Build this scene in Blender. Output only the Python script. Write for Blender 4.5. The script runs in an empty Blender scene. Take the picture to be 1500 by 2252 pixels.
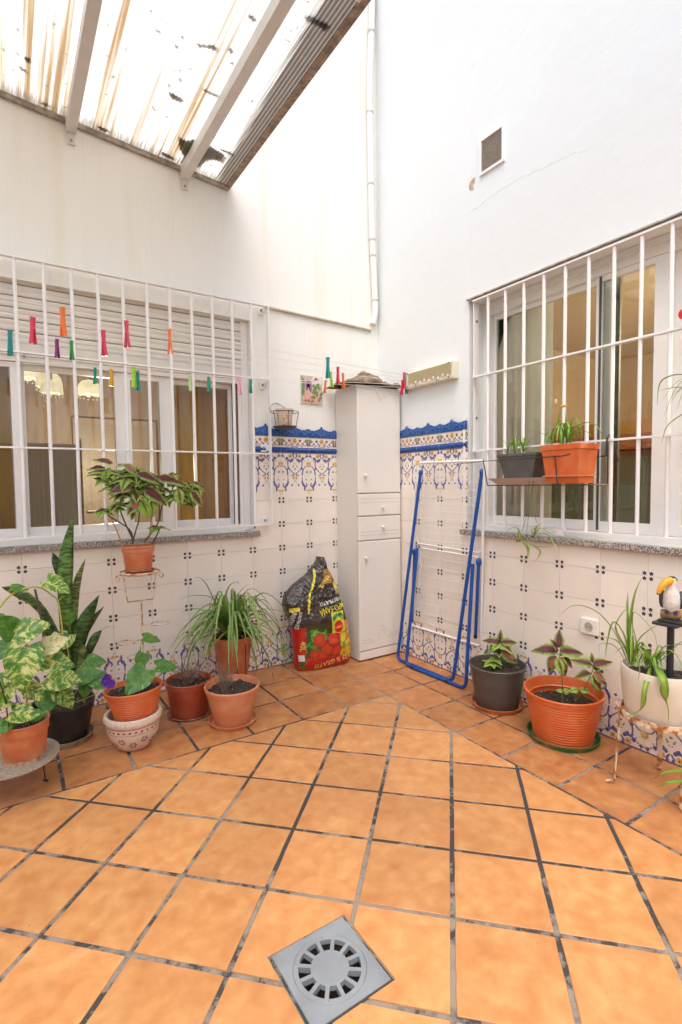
import bpy, bmesh, math, random
import numpy as np
from mathutils import Vector, Matrix, noise
random.seed(7)
C = bpy.context.scene.collection
PI = math.pi
# ---------------------------------------------------------------- camera, sky, sun, exposure
H = 1.3; FPX = 1127.8
_pi, _ro, _ya = 0.0530864867, -0.0113553819, 0.577564682
_f = np.array([math.sin(_ya)*math.cos(_pi), math.cos(_ya)*math.cos(_pi), -math.sin(_pi)])
_r = np.array([math.cos(_ya), -math.sin(_ya), 0.0]); _u = np.cross(_r, _f)
_r2 = _r*math.cos(_ro)+_u*math.sin(_ro); _u2 = -_r*math.sin(_ro)+_u*math.cos(_ro)
RM = np.stack([_r2, _u2, -_f], 1)
cam_d = bpy.data.cameras.new('camera'); cam = bpy.data.objects.new('camera', cam_d); C.objects.link(cam)
m4 = Matrix.Identity(4)
for i in range(3):
    for j in range(3): m4[i][j] = RM[i, j]
m4.translation = (0, 0, H); cam.matrix_world = m4
cam_d.sensor_fit = 'VERTICAL'; cam_d.sensor_height = 36; cam_d.lens = 36*FPX/2252
cam_d.clip_start = 0.02; cam_d.clip_end = 500
sc = bpy.context.scene; sc.camera = cam
world = bpy.data.worlds.new('World'); sc.world = world; world.use_nodes = True
wn = world.node_tree; wn.nodes.clear()
wo = wn.nodes.new('ShaderNodeOutputWorld'); wb = wn.nodes.new('ShaderNodeBackground')
sky = wn.nodes.new('ShaderNodeTexSky'); sky.sky_type = 'NISHITA'; sky.sun_disc = False
SUN_EL, SUN_AZ = math.radians(64), math.radians(220)
sky.sun_elevation = SUN_EL; sky.sun_rotation = SUN_AZ; sky.dust_density = 4.0; sky.air_density = 1.0; sky.ozone_density = 0.6
hs = wn.nodes.new('ShaderNodeHueSaturation'); hs.inputs['Saturation'].default_value = 0.85
wn.links.new(sky.outputs[0], hs.inputs['Color']); wn.links.new(hs.outputs[0], wb.inputs['Color'])
wb.inputs['Strength'].default_value = 0.15
wn.links.new(wb.outputs[0], wo.inputs['Surface'])
sd = bpy.data.lights.new('sun', 'SUN'); sd.energy = 0.5; sd.angle = math.radians(60); sd.color = (1, 0.98, 0.95)
so = bpy.data.objects.new('sun', sd); C.objects.link(so)
sv = Vector((math.sin(SUN_AZ)*math.cos(SUN_EL), math.cos(SUN_AZ)*math.cos(SUN_EL), math.sin(SUN_EL)))
so.rotation_euler = sv.to_track_quat('Z', 'Y').to_euler(); so.location = sv*20
sc.view_settings.view_transform = 'Standard'; sc.view_settings.look = 'None'
sc.view_settings.gamma = 1.0; sc.view_settings.use_curve_mapping = False
sc.view_settings.exposure = 1.12
sc.render.engine = 'CYCLES'
sc.cycles.max_bounces = 10; sc.cycles.diffuse_bounces = 5; sc.cycles.transparent_max_bounces = 16

# ---------------------------------------------------------------- survey helpers: a bearing taken from the tripod, met with a real plane
def _ray(px, py): return RM @ np.array([(px-750)/FPX, -(py-1126)/FPX, -1.0])
def onz(px, py, z=0.0):
    d = _ray(px, py); t = (z-H)/d[2]; return Vector((d[0]*t, d[1]*t, z))
def ony(px, py, y):
    d = _ray(px, py); t = y/d[1]; return Vector((d[0]*t, y, H+d[2]*t))
def onx(px, py, x):
    d = _ray(px, py); t = x/d[0]; return Vector((x, d[1]*t, H+d[2]*t))
def onp(px, py, p, n):
    d = Vector(_ray(px, py)); o = Vector((0, 0, H)); p = Vector(p); n = Vector(n)
    return o+d*((p-o).dot(n)/d.dot(n))
YL, XR = 3.318, 2.53          # left wall face, right wall face

# ---------------------------------------------------------------- materials
def mat(name, col=(0.8, 0.8, 0.8), rough=0.5, metal=0.0, spec=0.5, noise_amt=0.0, noise_scale=20.0, bump=0.0, bump_scale=60.0, col2=None, attr=None, rnd=0.0, emit=None, estr=0.0, trans=None, coat=0.0, stretch=None, nlo=0.35, nhi=0.65):
    m = bpy.data.materials.new(name); m.use_nodes = True; nt = m.node_tree; N = nt.nodes; L = nt.links
    b = N['Principled BSDF']; b.inputs['Roughness'].default_value = rough; b.inputs['Metallic'].default_value = metal
    b.inputs['Specular IOR Level'].default_value = spec
    if coat: b.inputs['Coat Weight'].default_value = coat
    b.inputs['Base Color'].default_value = (*col, 1)
    src = None
    if attr:
        a = N.new('ShaderNodeAttribute'); a.attribute_name = attr; src = a.outputs['Color']
    tc = N.new('ShaderNodeTexCoord'); oi = N.new('ShaderNodeObjectInfo')
    va = N.new('ShaderNodeVectorMath'); va.operation = 'ADD'; sc_ = N.new('ShaderNodeVectorMath'); sc_.operation = 'SCALE'
    cb = N.new('ShaderNodeCombineXYZ'); 
    for k in range(3): L.new(oi.outputs['Random'], cb.inputs[k])
    L.new(cb.outputs[0], sc_.inputs[0]); sc_.inputs['Scale'].default_value = 37.0
    L.new(tc.outputs['Object'], va.inputs[0]); L.new(sc_.outputs[0], va.inputs[1])
    vec = va.outputs[0]
    if stretch:
        mp = N.new('ShaderNodeMapping'); mp.inputs['Scale'].default_value = stretch; L.new(vec, mp.inputs['Vector']); vec = mp.outputs[0]
    if noise_amt or col2:
        nz = N.new('ShaderNodeTexNoise'); nz.inputs['Scale'].default_value = noise_scale; nz.inputs['Detail'].default_value = 5
        L.new(vec, nz.inputs['Vector'])
        mr = N.new('ShaderNodeMapRange'); mr.inputs['From Min'].default_value = nlo; mr.inputs['From Max'].default_value = nhi
        L.new(nz.outputs['Fac'], mr.inputs['Value'])
        mx = N.new('ShaderNodeMix'); mx.data_type = 'RGBA'; L.new(mr.outputs[0], mx.inputs['Factor'])
        c2 = col2 if col2 else tuple(c*(1-noise_amt) for c in col)
        if src: 
            L.new(src, mx.inputs['A']); mm = N.new('ShaderNodeMix'); mm.data_type = 'RGBA'; mm.blend_type = 'MULTIPLY'; mm.inputs['Factor'].default_value = 1
            L.new(src, mm.inputs['A']); mm.inputs['B'].default_value = (1-noise_amt,)*3+(1,); L.new(mm.outputs['Result'], mx.inputs['B'])
        else:
            mx.inputs['A'].default_value = (*col, 1); mx.inputs['B'].default_value = (*c2, 1)
        src = mx.outputs['Result']
    if rnd:
        hv = N.new('ShaderNodeHueSaturation'); r2 = N.new('ShaderNodeMapRange')
        r2.inputs['To Min'].default_value = 1-rnd; r2.inputs['To Max'].default_value = 1+rnd
        L.new(oi.outputs['Random'], r2.inputs['Value']); L.new(r2.outputs[0], hv.inputs['Value'])
        if src: L.new(src, hv.inputs['Color'])
        else: hv.inputs['Color'].default_value = (*col, 1)
        src = hv.outputs[0]
    if src: L.new(src, b.inputs['Base Color'])
    if bump:
        nb = N.new('ShaderNodeTexNoise'); nb.inputs['Scale'].default_value = bump_scale; nb.inputs['Detail'].default_value = 6
        L.new(vec, nb.inputs['Vector']); bp = N.new('ShaderNodeBump'); bp.inputs['Strength'].default_value = bump; bp.inputs['Distance'].default_value = 0.01
        L.new(nb.outputs['Fac'], bp.inputs['Height']); L.new(bp.outputs[0], b.inputs['Normal'])
    if emit:
        b.inputs['Emission Color'].default_value = (*emit, 1); b.inputs['Emission Strength'].default_value = estr
    if trans:
        # thin leaf / sheet: part of the light passes through
        out = N['Material Output']; tb = N.new('ShaderNodeBsdfTranslucent'); ms = N.new('ShaderNodeMixShader')
        ms.inputs[0].default_value = trans
        if src: L.new(src, tb.inputs['Color'])
        else: tb.inputs['Color'].default_value = (*col, 1)
        L.new(b.outputs[0], ms.inputs[1]); L.new(tb.outputs[0], ms.inputs[2]); L.new(ms.outputs[0], out.inputs['Surface'])
    return m

# ---------------------------------------------------------------- mesh builder
class MB:
    def __init__(s): s.v = []; s.f = []; s.m = []; s.c = []; s.usec = False
    def add(s, vs, fs, mi=0, cols=None):
        o = len(s.v); s.v += [tuple(v) for v in vs]; s.f += [tuple(i+o for i in f) for f in fs]; s.m += [mi]*len(fs)
        if cols is not None: s.usec = True; s.c += list(cols)
        else: s.c += [(1, 1, 1)]*len(vs)
        return s
    def box(s, x0, y0, z0, x1, y1, z1, mi=0):
        v = [(x, y, z) for z in (z0, z1) for y in (y0, y1) for x in (x0, x1)]
        return s.add(v, [(0, 2, 3, 1), (4, 5, 7, 6), (0, 1, 5, 4), (2, 6, 7, 3), (0, 4, 6, 2), (1, 3, 7, 5)], mi)
    def bar(s, a, b, w, d, up=(0, 0, 1), mi=0):
        a = Vector(a); b = Vector(b); t = (b-a).normalized(); up = Vector(up)
        if abs(t.dot(up)) > 0.98: up = Vector((1, 0, 0))
        x = t.cross(up).normalized(); y = x.cross(t).normalized()
        vs = []
        for p in (a, b):
            for i, j in ((-1, -1), (1, -1), (1, 1), (-1, 1)): vs.append(p+x*w/2*i+y*d/2*j)
        return s.add(vs, [(3, 2, 1, 0), (4, 5, 6, 7), (0, 1, 5, 4), (1, 2, 6, 5), (2, 3, 7, 6), (3, 0, 4, 7)], mi)
    def tube(s, pts, r, n=8, mi=0, closed=False, caps=True):
        P = [Vector(p) for p in pts]; k = len(P); R = r if isinstance(r, (list, tuple)) else [r]*k
        T = []
        for i in range(k):
            a = P[(i-1) % k] if (closed or i > 0) else P[i]; b = P[(i+1) % k] if (closed or i < k-1) else P[i]
            t = (b-a); T.append(t.normalized() if t.length > 1e-9 else Vector((0, 0, 1)))
        up = Vector((0, 0, 1)) if abs(T[0].z) < 0.9 else Vector((1, 0, 0))
        x = T[0].cross(up).normalized(); vs = []
        for i in range(k):
            x = (x-T[i]*x.dot(T[i]));
            x = x.normalized() if x.length > 1e-6 else T[i].orthogonal().normalized()
            y = T[i].cross(x)
            for j in range(n):
                a = 2*PI*j/n; vs.append(P[i]+(x*math.cos(a)+y*math.sin(a))*R[i])
        fs = []
        for i in range(k if closed else k-1):
            for j in range(n):
                a = i*n+j; b = i*n+(j+1) % n; c = ((i+1) % k)*n+(j+1) % n; d = ((i+1) % k)*n+j; fs.append((a, b, c, d))
        if caps and not closed: fs.append(tuple(range(n))[::-1]); fs.append(tuple(range((k-1)*n, k*n)))
        return s.add(vs, fs, mi)
    def lathe(s, prof, n=32, cx=0, cy=0, mi=0, sx=1, sy=1, wob=0.0, cap=True):
        vs = []; fs = []; k = len(prof)
        for i, (r, z) in enumerate(prof):
            for j in range(n):
                a = 2*PI*j/n; rr = r*(1+wob*math.sin(2*a+1)); vs.append((cx+rr*math.cos(a)*sx, cy+rr*math.sin(a)*sy, z))
        for i in range(k-1):
            for j in range(n): fs.append((i*n+j, i*n+(j+1) % n, (i+1)*n+(j+1) % n, (i+1)*n+j))
        if cap and prof[0][0] > 1e-5: fs.append(tuple(range(n))[::-1])
        if cap and prof[-1][0] > 1e-5: fs.append(tuple(range((k-1)*n, k*n)))
        return s.add(vs, fs, mi)
    def sphere(s, c, r, n=10, mi=0):
        c = Vector(c); rr = r if isinstance(r, (tuple, list)) else (r, r, r); vs = []; fs = []
        for i in range(n+1):
            t = PI*i/n
            for j in range(2*n):
                a = PI*j/n; vs.append((c.x+rr[0]*math.sin(t)*math.cos(a), c.y+rr[1]*math.sin(t)*math.sin(a), c.z+rr[2]*math.cos(t)))
        for i in range(n):
            for j in range(2*n): fs.append((i*2*n+j, (i+1)*2*n+j, (i+1)*2*n+(j+1) % (2*n), i*2*n+(j+1) % (2*n)))
        return s.add(vs, fs, mi)
    def prism(s, poly, h0, h1, axis='z', mi=0, bev=0.0):
        n = len(poly)
        def P(u, v, h): return (u, v, h) if axis == 'z' else ((u, -h, v) if axis == 'y' else (-h, -u, v))
        if bev:
            c = (sum(p[0] for p in poly)/n, sum(p[1] for p in poly)/n)
            ins = inset(poly, bev)
            vs = [P(*p, h0) for p in poly]+[P(*p, h1-bev*0.8) for p in poly]+[P(*p, h1) for p in ins]
            fs = [tuple(range(n))[::-1]]+[(i, (i+1) % n, n+(i+1) % n, n+i) for i in range(n)]+[(n+i, n+(i+1) % n, 2*n+(i+1) % n, 2*n+i) for i in range(n)]+[tuple(range(2*n, 3*n))]
        else:
            vs = [P(*p, h0) for p in poly]+[P(*p, h1) for p in poly]
            fs = [tuple(range(n))[::-1]]+[(i, (i+1) % n, n+(i+1) % n, n+i) for i in range(n)]+[tuple(range(n, 2*n))]
        return s.add(vs, fs, mi)
    def mesh(s, name, mats, smooth=False):
        me = bpy.data.meshes.new(name); me.from_pydata(s.v, [], s.f)
        if not isinstance(mats, (list, tuple)): mats = [mats]
        for m in mats: me.materials.append(m)
        me.polygons.foreach_set('material_index', s.m)
        if s.usec:
            ca = me.color_attributes.new('Col', 'FLOAT_COLOR', 'POINT')
            ca.data.foreach_set('color', np.array([(*c, 1) for c in s.c], dtype=np.float32).ravel())
        me.update()
        if smooth:
            me.polygons.foreach_set('use_smooth', [True]*len(s.f))
            if smooth != 'all': me.set_sharp_from_angle(angle=math.radians(40 if smooth is True else smooth))
        return me
    def build(s, name, mats, parent=None, smooth=False, loc=None):
        return link(name, s.mesh(name, mats, smooth), parent, loc)
def inset(poly, d):
    n = len(poly); A = sum(poly[i][0]*poly[(i+1) % n][1]-poly[(i+1) % n][0]*poly[i][1] for i in range(n)); sg = 1 if A > 0 else -1
    out = []
    for i in range(n):
        p = Vector(poly[i-1]); q = Vector(poly[i]); r = Vector(poly[(i+1) % n])
        a = (q-p); b = (r-q)
        if a.length < 1e-7 or b.length < 1e-7: out.append(tuple(q)); continue
        a.normalize(); b.normalize(); n1 = Vector((-a.y, a.x))*sg; n2 = Vector((-b.y, b.x))*sg
        m = (n1+n2); k = max(0.35, 1+n1.dot(n2)); m = m/k; out.append(tuple(q+m*d))
    return out
def link(name, me, parent=None, loc=None, rz=None):
    o = bpy.data.objects.new(name, me); C.objects.link(o)
    if parent is not None: o.parent = parent
    if loc is not None: o.location = loc
    if rz is not None: o.rotation_euler = (0, 0, rz)
    return o
def tag(o, label, cat, group=None):
    o['label'] = label; o['category'] = cat
    if group: o['group'] = group
    return o
def thing(name, label, cat, loc=(0, 0, 0), rz=0.0, group=None):
    o = bpy.data.objects.new(name, None); C.objects.link(o); o.empty_display_size = 0.05
    o.location = loc; o.rotation_euler = (0, 0, rz); return tag(o, label, cat, group)
def structure(o): o['kind'] = 'structure'; return o
def stuff(o): o['kind'] = 'stuff'; return o
def clip(poly, nx, ny, d):      # keep nx*x+ny*y <= d
    out = []
    for i in range(len(poly)):
        p = poly[i]; q = poly[(i+1) % len(poly)]; a = nx*p[0]+ny*p[1]-d; b = nx*q[0]+ny*q[1]-d
        if a <= 0: out.append(p)
        if (a < 0 < b) or (b < 0 < a):
            t = a/(a-b); out.append((p[0]+(q[0]-p[0])*t, p[1]+(q[1]-p[1])*t))
    return out
def area(poly): return abs(sum(poly[i][0]*poly[(i+1) % len(poly)][1]-poly[(i+1) % len(poly)][0]*poly[i][1] for i in range(len(poly))))/2 if len(poly) > 2 else 0
def bez(pts, n=12):
    """smooth curve through points (Catmull-Rom)"""
    P = [Vector(p) for p in pts]; P = [P[0]*2-P[1]]+P+[P[-1]*2-P[-2]]; out = []
    for i in range(1, len(P)-2):
        for k in range(n):
            t = k/n; a, b, c, d = P[i-1], P[i], P[i+1], P[i+2]
            out.append(0.5*((2*b)+(c-a)*t+(2*a-5*b+4*c-d)*t*t+(-a+3*b-3*c+d)*t**3))
    out.append(P[-2]); return out
def rnd(a, b): return random.uniform(a, b)
# ================================================================ SETTING
# ---- floor: grout bed with every terracotta tile an own piece
def cotto(name, cA, cB, cC):
    m = bpy.data.materials.new(name); m.use_nodes = True; nt = m.node_tree; N = nt.nodes; L = nt.links; b = N['Principled BSDF']
    tc = N.new('ShaderNodeTexCoord'); oi = N.new('ShaderNodeObjectInfo')
    cb = N.new('ShaderNodeCombineXYZ'); L.new(oi.outputs['Random'], cb.inputs[0]); L.new(oi.outputs['Random'], cb.inputs[1])
    sm = N.new('ShaderNodeVectorMath'); sm.operation = 'SCALE'; sm.inputs['Scale'].default_value = 53; L.new(cb.outputs[0], sm.inputs[0])
    va = N.new('ShaderNodeVectorMath'); va.operation = 'ADD'; L.new(tc.outputs['Object'], va.inputs[0]); L.new(sm.outputs[0], va.inputs[1])
    n1 = N.new('ShaderNodeTexNoise'); n1.inputs['Scale'].default_value = 11; n1.inputs['Detail'].default_value = 5; n1.inputs['Distortion'].default_value = 0.6; L.new(va.outputs[0], n1.inputs['Vector'])
    n2 = N.new('ShaderNodeTexNoise'); n2.inputs['Scale'].default_value = 22; n2.inputs['Detail'].default_value = 6; L.new(va.outputs[0], n2.inputs['Vector'])
    cr = N.new('ShaderNodeValToRGB'); e = cr.color_ramp.elements; e[0].position = 0.3; e[0].color = (*cA, 1); e[1].position = 0.72; e[1].color = (*cC, 1)
    k = e.new(0.5); k.color = (*cB, 1); L.new(n1.outputs['Fac'], cr.inputs[0])
    mx = N.new('ShaderNodeMix'); mx.data_type = 'RGBA'; mx.blend_type = 'SOFT_LIGHT'; mx.inputs['Factor'].default_value = 0.45
    L.new(cr.outputs[0], mx.inputs['A']); L.new(n2.outputs['Fac'], mx.inputs['B'])
    hv = N.new('ShaderNodeHueSaturation'); r2 = N.new('ShaderNodeMapRange'); r2.inputs['To Min'].default_value = 0.9; r2.inputs['To Max'].default_value = 1.1
    L.new(oi.outputs['Random'], r2.inputs['Value']); L.new(r2.outputs[0], hv.inputs['Value']); L.new(mx.outputs['Result'], hv.inputs['Color'])
    # uneven wear, water marks and small scuffs that run across the yard
    gp = N.new('ShaderNodeNewGeometry'); w1 = N.new('ShaderNodeTexNoise'); w1.inputs['Scale'].default_value = 2.6; w1.inputs['Detail'].default_value = 7; w1.inputs['Roughness'].default_value = .65; L.new(gp.outputs['Position'], w1.inputs['Vector'])
    wr = N.new('ShaderNodeMapRange'); wr.inputs['From Min'].default_value = .48; wr.inputs['From Max'].default_value = .72; wr.inputs['To Max'].default_value = .35; L.new(w1.outputs['Fac'], wr.inputs['Value'])
    wm = N.new('ShaderNodeMix'); wm.data_type = 'RGBA'; L.new(wr.outputs[0], wm.inputs['Factor']); L.new(hv.outputs[0], wm.inputs['A']); wm.inputs['B'].default_value = (.36, .155, .058, 1)
    w2 = N.new('ShaderNodeTexNoise'); w2.inputs['Scale'].default_value = 75; w2.inputs['Detail'].default_value = 3; L.new(gp.outputs['Position'], w2.inputs['Vector'])
    sr = N.new('ShaderNodeMapRange'); sr.inputs['From Min'].default_value = .70; sr.inputs['From Max'].default_value = .76; sr.inputs['To Max'].default_value = .6; L.new(w2.outputs['Fac'], sr.inputs['Value'])
    sm2 = N.new('ShaderNodeMix'); sm2.data_type = 'RGBA'; L.new(sr.outputs[0], sm2.inputs['Factor']); L.new(wm.outputs['Result'], sm2.inputs['A']); sm2.inputs['B'].default_value = (.17, .10, .06, 1)
    L.new(sm2.outputs['Result'], b.inputs['Base Color'])
    mr = N.new('ShaderNodeMapRange'); mr.inputs['To Min'].default_value = 0.34; mr.inputs['To Max'].default_value = 0.6; L.new(n2.outputs['Fac'], mr.inputs['Value']); L.new(mr.outputs[0], b.inputs['Roughness'])
    bp = N.new('ShaderNodeBump'); bp.inputs['Strength'].default_value = 0.25; bp.inputs['Distance'].default_value = 0.004; L.new(n2.outputs['Fac'], bp.inputs['Height']); L.new(bp.outputs[0], b.inputs['Normal'])
    return m
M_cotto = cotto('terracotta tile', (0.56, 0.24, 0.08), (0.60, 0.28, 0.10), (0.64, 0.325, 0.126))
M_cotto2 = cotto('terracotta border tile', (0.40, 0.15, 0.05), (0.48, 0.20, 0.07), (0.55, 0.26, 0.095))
def grout_mat():
    m = bpy.data.materials.new('weathered grout'); m.use_nodes = True; N = m.node_tree.nodes; L = m.node_tree.links; b = N['Principled BSDF']; b.inputs['Roughness'].default_value = 0.9
    tc = N.new('ShaderNodeTexCoord'); n1 = N.new('ShaderNodeTexNoise'); n1.inputs['Scale'].default_value = 15; n1.inputs['Detail'].default_value = 9; n1.inputs['Roughness'].default_value = 0.7
    n2 = N.new('ShaderNodeTexNoise'); n2.inputs['Scale'].default_value = 1.3; L.new(tc.outputs['Object'], n1.inputs['Vector']); L.new(tc.outputs['Object'], n2.inputs['Vector'])
    ad = N.new('ShaderNodeMath'); ad.operation = 'ADD'; L.new(n1.outputs['Fac'], ad.inputs[0]); L.new(n2.outputs['Fac'], ad.inputs[1])
    cr = N.new('ShaderNodeValToRGB'); e = cr.color_ramp.elements; e[0].position = 0.86; e[0].color = (0.30, 0.255, 0.205, 1); e[1].position = 1.12; e[1].color = (0.055, 0.052, 0.05, 1)
    k = e.new(.98); k.color = (0.17, 0.15, 0.13, 1)
    L.new(ad.outputs[0], cr.inputs[0]); L.new(cr.outputs[0], b.inputs['Base Color'])
    bp = N.new('ShaderNodeBump'); bp.inputs['Strength'].default_value = 0.8; bp.inputs['Distance'].default_value = 0.006; L.new(n1.outputs['Fac'], bp.inputs['Height']); L.new(bp.outputs[0], b.inputs['Normal'])
    return m
M_grout = grout_mat()
BX0, BY0 = -1.35, -1.1
dx0, dy0, dx1, dy1 = 0.560, 1.008, 0.802, 1.243     # floor drain
mb = MB()
# grout bed, left open over the drain pit
for (x0, y0, x1, y1) in ((BX0-.3, BY0-.3, dx0+.01, 3.6), (dx1-.01, BY0-.3, 2.9, 3.6), (dx0+.01, BY0-.3, dx1-.01, dy0+.01), (dx0+.01, dy1-.01, dx1-.01, 3.6)):
    mb.box(x0, y0, -0.15, x1, y1, -0.0035)
floor = structure(mb.build('floor', M_grout))
J = 0.0078
def wobble(poly, amt=0.0011):
    out = []
    n = len(poly)
    for i in range(n):
        p = Vector(poly[i]); q = Vector(poly[(i+1) % n]); L_ = (q-p).length; k = max(1, int(L_/0.045))
        for j in range(k):
            t = j/k; r = p.lerp(q, t)
            out.append((r.x+rnd(-amt, amt), r.y+rnd(-amt, amt)))
    return out
def floor_tile(polys, m, raw=False):
    polys = [p for p in polys if area(p) > 0.0004]
    if not polys: return
    cx = sum(p[0] for p in polys[0])/len(polys[0]); cy = sum(p[1] for p in polys[0])/len(polys[0])
    b = MB()
    for p in polys:
        ip = p if raw else inset(p, J)
        if area(ip) < 0.0003 or area(ip) > area(p): continue
        # drop doubled corners
        q = [ip[0]]
        for a in ip[1:]:
            if (Vector(a)-Vector(q[-1])).length > 0.004: q.append(a)
        w = [(x-cx, y-cy) for x, y in (q if raw else wobble(q))]
        if area(w) < 2e-4 : continue
        A = sum(w[i][0]*w[(i+1) % len(w)][1]-w[(i+1) % len(w)][0]*w[i][1] for i in range(len(w)))
        if A < 0: w = w[::-1]
        b.prism(w, -0.012, 0.0, bev=0 if raw else 0.0016)
    if b.v:
        o = b.build('tile', m, floor, loc=(cx, cy, rnd(-0.0006, 0.0006)))
def cut_drain(p):
    g = 0.006; dx1_, dx0_, dy1_, dy0_ = dx1+g, dx0-g, dy1+g, dy0-g
    p = inset(p, J)
    hit = clip(clip(clip(clip(p, 1, 0, dx1_), -1, 0, -dx0_), 0, 1, dy1_), 0, -1, -dy0_)
    if area(hit) < 1e-5: return None
    out = [clip(p, 1, 0, dx0_), clip(p, -1, 0, -dx1_)]
    mid = clip(clip(p, 1, 0, dx1_), -1, 0, -dx0_)
    out += [clip(mid, 0, 1, dy0_), clip(mid, 0, -1, -dy1_)]
    return [q for q in out if area(q) > 1e-4]
hx = 0.208
EX, EY = 1.923, 2.455
for i in range(-12, 16):
    for j in range(-14, 14):
        cx = 1.487+hx*(i+j)+0; cy = 1.472+hx*(i-j)+hx
        p = [(cx-hx, cy), (cx, cy-hx), (cx+hx, cy), (cx, cy+hx)]
        p = clip(clip(clip(clip(p, 1, 0, EX), 0, 1, EY), -1, 0, -BX0), 0, -1, -BY0)
        if area(p) < 5e-4: continue
        cd_ = cut_drain(p)
        floor_tile([p] if cd_ is None else cd_, M_cotto, cd_ is not None)
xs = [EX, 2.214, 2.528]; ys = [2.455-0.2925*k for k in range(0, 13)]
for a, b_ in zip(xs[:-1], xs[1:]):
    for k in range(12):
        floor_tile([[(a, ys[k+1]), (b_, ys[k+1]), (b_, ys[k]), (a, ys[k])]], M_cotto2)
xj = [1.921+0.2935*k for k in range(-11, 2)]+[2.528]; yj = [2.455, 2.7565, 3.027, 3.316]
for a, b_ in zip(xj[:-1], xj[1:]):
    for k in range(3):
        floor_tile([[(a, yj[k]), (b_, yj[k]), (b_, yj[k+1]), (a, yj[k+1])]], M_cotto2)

# ---- walls
def plaster(name, c, c2, bump=0.35):
    m = mat(name, c, 0.85, noise_amt=0.01, noise_scale=1.2, col2=c2, bump=bump, bump_scale=14, spec=0.2, nlo=0.3, nhi=0.75)
    return m
M_plL = mat('painted plaster', (0.82, 0.815, 0.77), 0.85, noise_scale=2.2, col2=(0.80, 0.775, 0.69), bump=0.3, bump_scale=14, spec=0.2, nlo=0.52, nhi=0.72, stretch=(5, 5, 0.35))
M_plR = plaster('painted plaster cool', (0.765, 0.80, 0.80), (0.745, 0.77, 0.765), 0.22)
WH = 5.6
def wall_with_hole(name, plane, mats, u0, u1, hole, label, thick=0.22, mi=0):
    """plane 'L': face y=YL, u=x ; 'R': face x=XR, u=y"""
    b = MB(); a0, z0, a1, z1 = hole
    def bx(ua, za, ub, zb):
        if plane == 'L': b.box(ua, YL, za, ub, YL+thick, zb)
        else: b.box(XR, ua, za, XR+thick, ub, zb)
    bx(u0, -0.1, a0, WH); bx(a1, -0.1, u1, WH); bx(a0, -0.1, a1, z0); bx(a0, z1, a1, WH)
    return tag(b.build(name, mats), label, 'wall')
LWX1, LWZ0, LWZ1 = 1.436, 0.985, 2.428
left_wall = wall_with_hole('courtyard_wall', 'L', M_plL, -1.65, XR, (-1.05, LWZ0, LWX1, LWZ1), 'cream plastered wall with long barred shuttered window at the left above painted tiles')
RWY0, RWY1, RWZ0, RWZ1 = 0.15, 2.352, 1.0, 2.466
right_wall = wall_with_hole('courtyard_wall', 'R', M_plR, -1.4, YL+0.22, (RWY0, RWZ0, RWY1, RWZ1), 'tall white wall at the right with square vent high above its barred window')
b = MB(); b.box(-1.65-.2, -1.4, -0.1, -1.65, YL+.22, 1.9)  # unseen; height cut so more sky light reaches the lower walls
tag(b.build('courtyard_wall', M_plR), 'low white side wall of the courtyard behind the photographer on the left', 'wall')
b = MB(); b.box(-1.85, -1.6, -0.1, XR+.22, -1.4, 1.9)  # unseen as well, kept low to let sky light in
tag(b.build('courtyard_wall', M_plR), 'low white rear wall of the courtyard behind the photographer', 'wall')
# plaster crack lines and bits on the right wall
M_crack = mat('crack shadow grey', (0.74, 0.75, 0.745), 0.9)
M_stain = mat('brown damp stain', (0.33, 0.2, 0.12), 0.9, col2=(0.6, 0.5, 0.38), noise_scale=60)
def patch(name, m, pts, off, plane, parent, zc=0):
    b = MB(); n = len(pts)
    if plane == 'R': v = [(XR-off, p.y, p.z) for p in pts]
    else: v = [(p.x, YL-off, p.z) for p in pts]
    c = Vector((0, 0, 0))
    for q in v: c += Vector(q)/n
    b.add(v+[tuple(c)], [(i, (i+1) % n, n) for i in range(n)]); return b.build(name, m, parent)
b = MB()
pts = [onx(1030, 470, XR), onx(1120, 405, XR), onx(1180, 375, XR), onx(1250, 342, XR), onx(1300, 325, XR)]
pp = bez([(XR-0.0005, p.y, p.z) for p in pts], 10); pp = [Vector((q.x, q.y, q.z+rnd(-.006, .006))) for q in pp]
b.tube([Vector((q.x+.0006, q.y, q.z)) for q in pp], 0.0010, 4); b.tube([(XR, 2.359, z) for z in (2.48, 3.2, 3.9, 5.5)], 0.0012, 4); b.build('plaster_crack', M_crack, right_wall)
st = [(1040, 392), (1046, 390), (1044, 402), (1040, 408), (1042, 416), (1035, 420), (1031, 414), (1033, 404)]
patch('damp_stain', M_stain, [onx(x, y, XR) for x, y in st], 0.0015, 'R', right_wall)

# ---- wall tiles: cream body, printed figures laid on as thin glaze relief
M_cream = mat('cream glazed tile', (0.86, 0.79, 0.69), 0.16, noise_amt=0.05, noise_scale=6, rnd=0.035, spec=0.5)
M_blue = mat('cobalt glaze', (0.010, 0.045, 0.20), 0.15, noise_amt=0.35, noise_scale=60, col2=(0.02, 0.10, 0.38))
M_ind = mat('indigo print', (0.07, 0.07, 0.25), 0.2, noise_amt=0.3, noise_scale=90, col2=(0.20, 0.19, 0.42))
M_dk = mat('dark print', (0.06, 0.06, 0.09), 0.25)
M_och = mat('ochre print', (0.62, 0.33, 0.05), 0.2, col2=(0.78, 0.50, 0.14), noise_scale=90)
M_grn = mat('sage print', (0.22, 0.25, 0.17), 0.2)
M_mau = mat('mauve print', (0.26, 0.13, 0.16), 0.2)
M_wg = mat('white joint', (0.78, 0.74, 0.68), 0.7)
TM = [M_cream, M_blue, M_ind, M_dk, M_och, M_grn, M_mau, M_wg]
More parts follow.
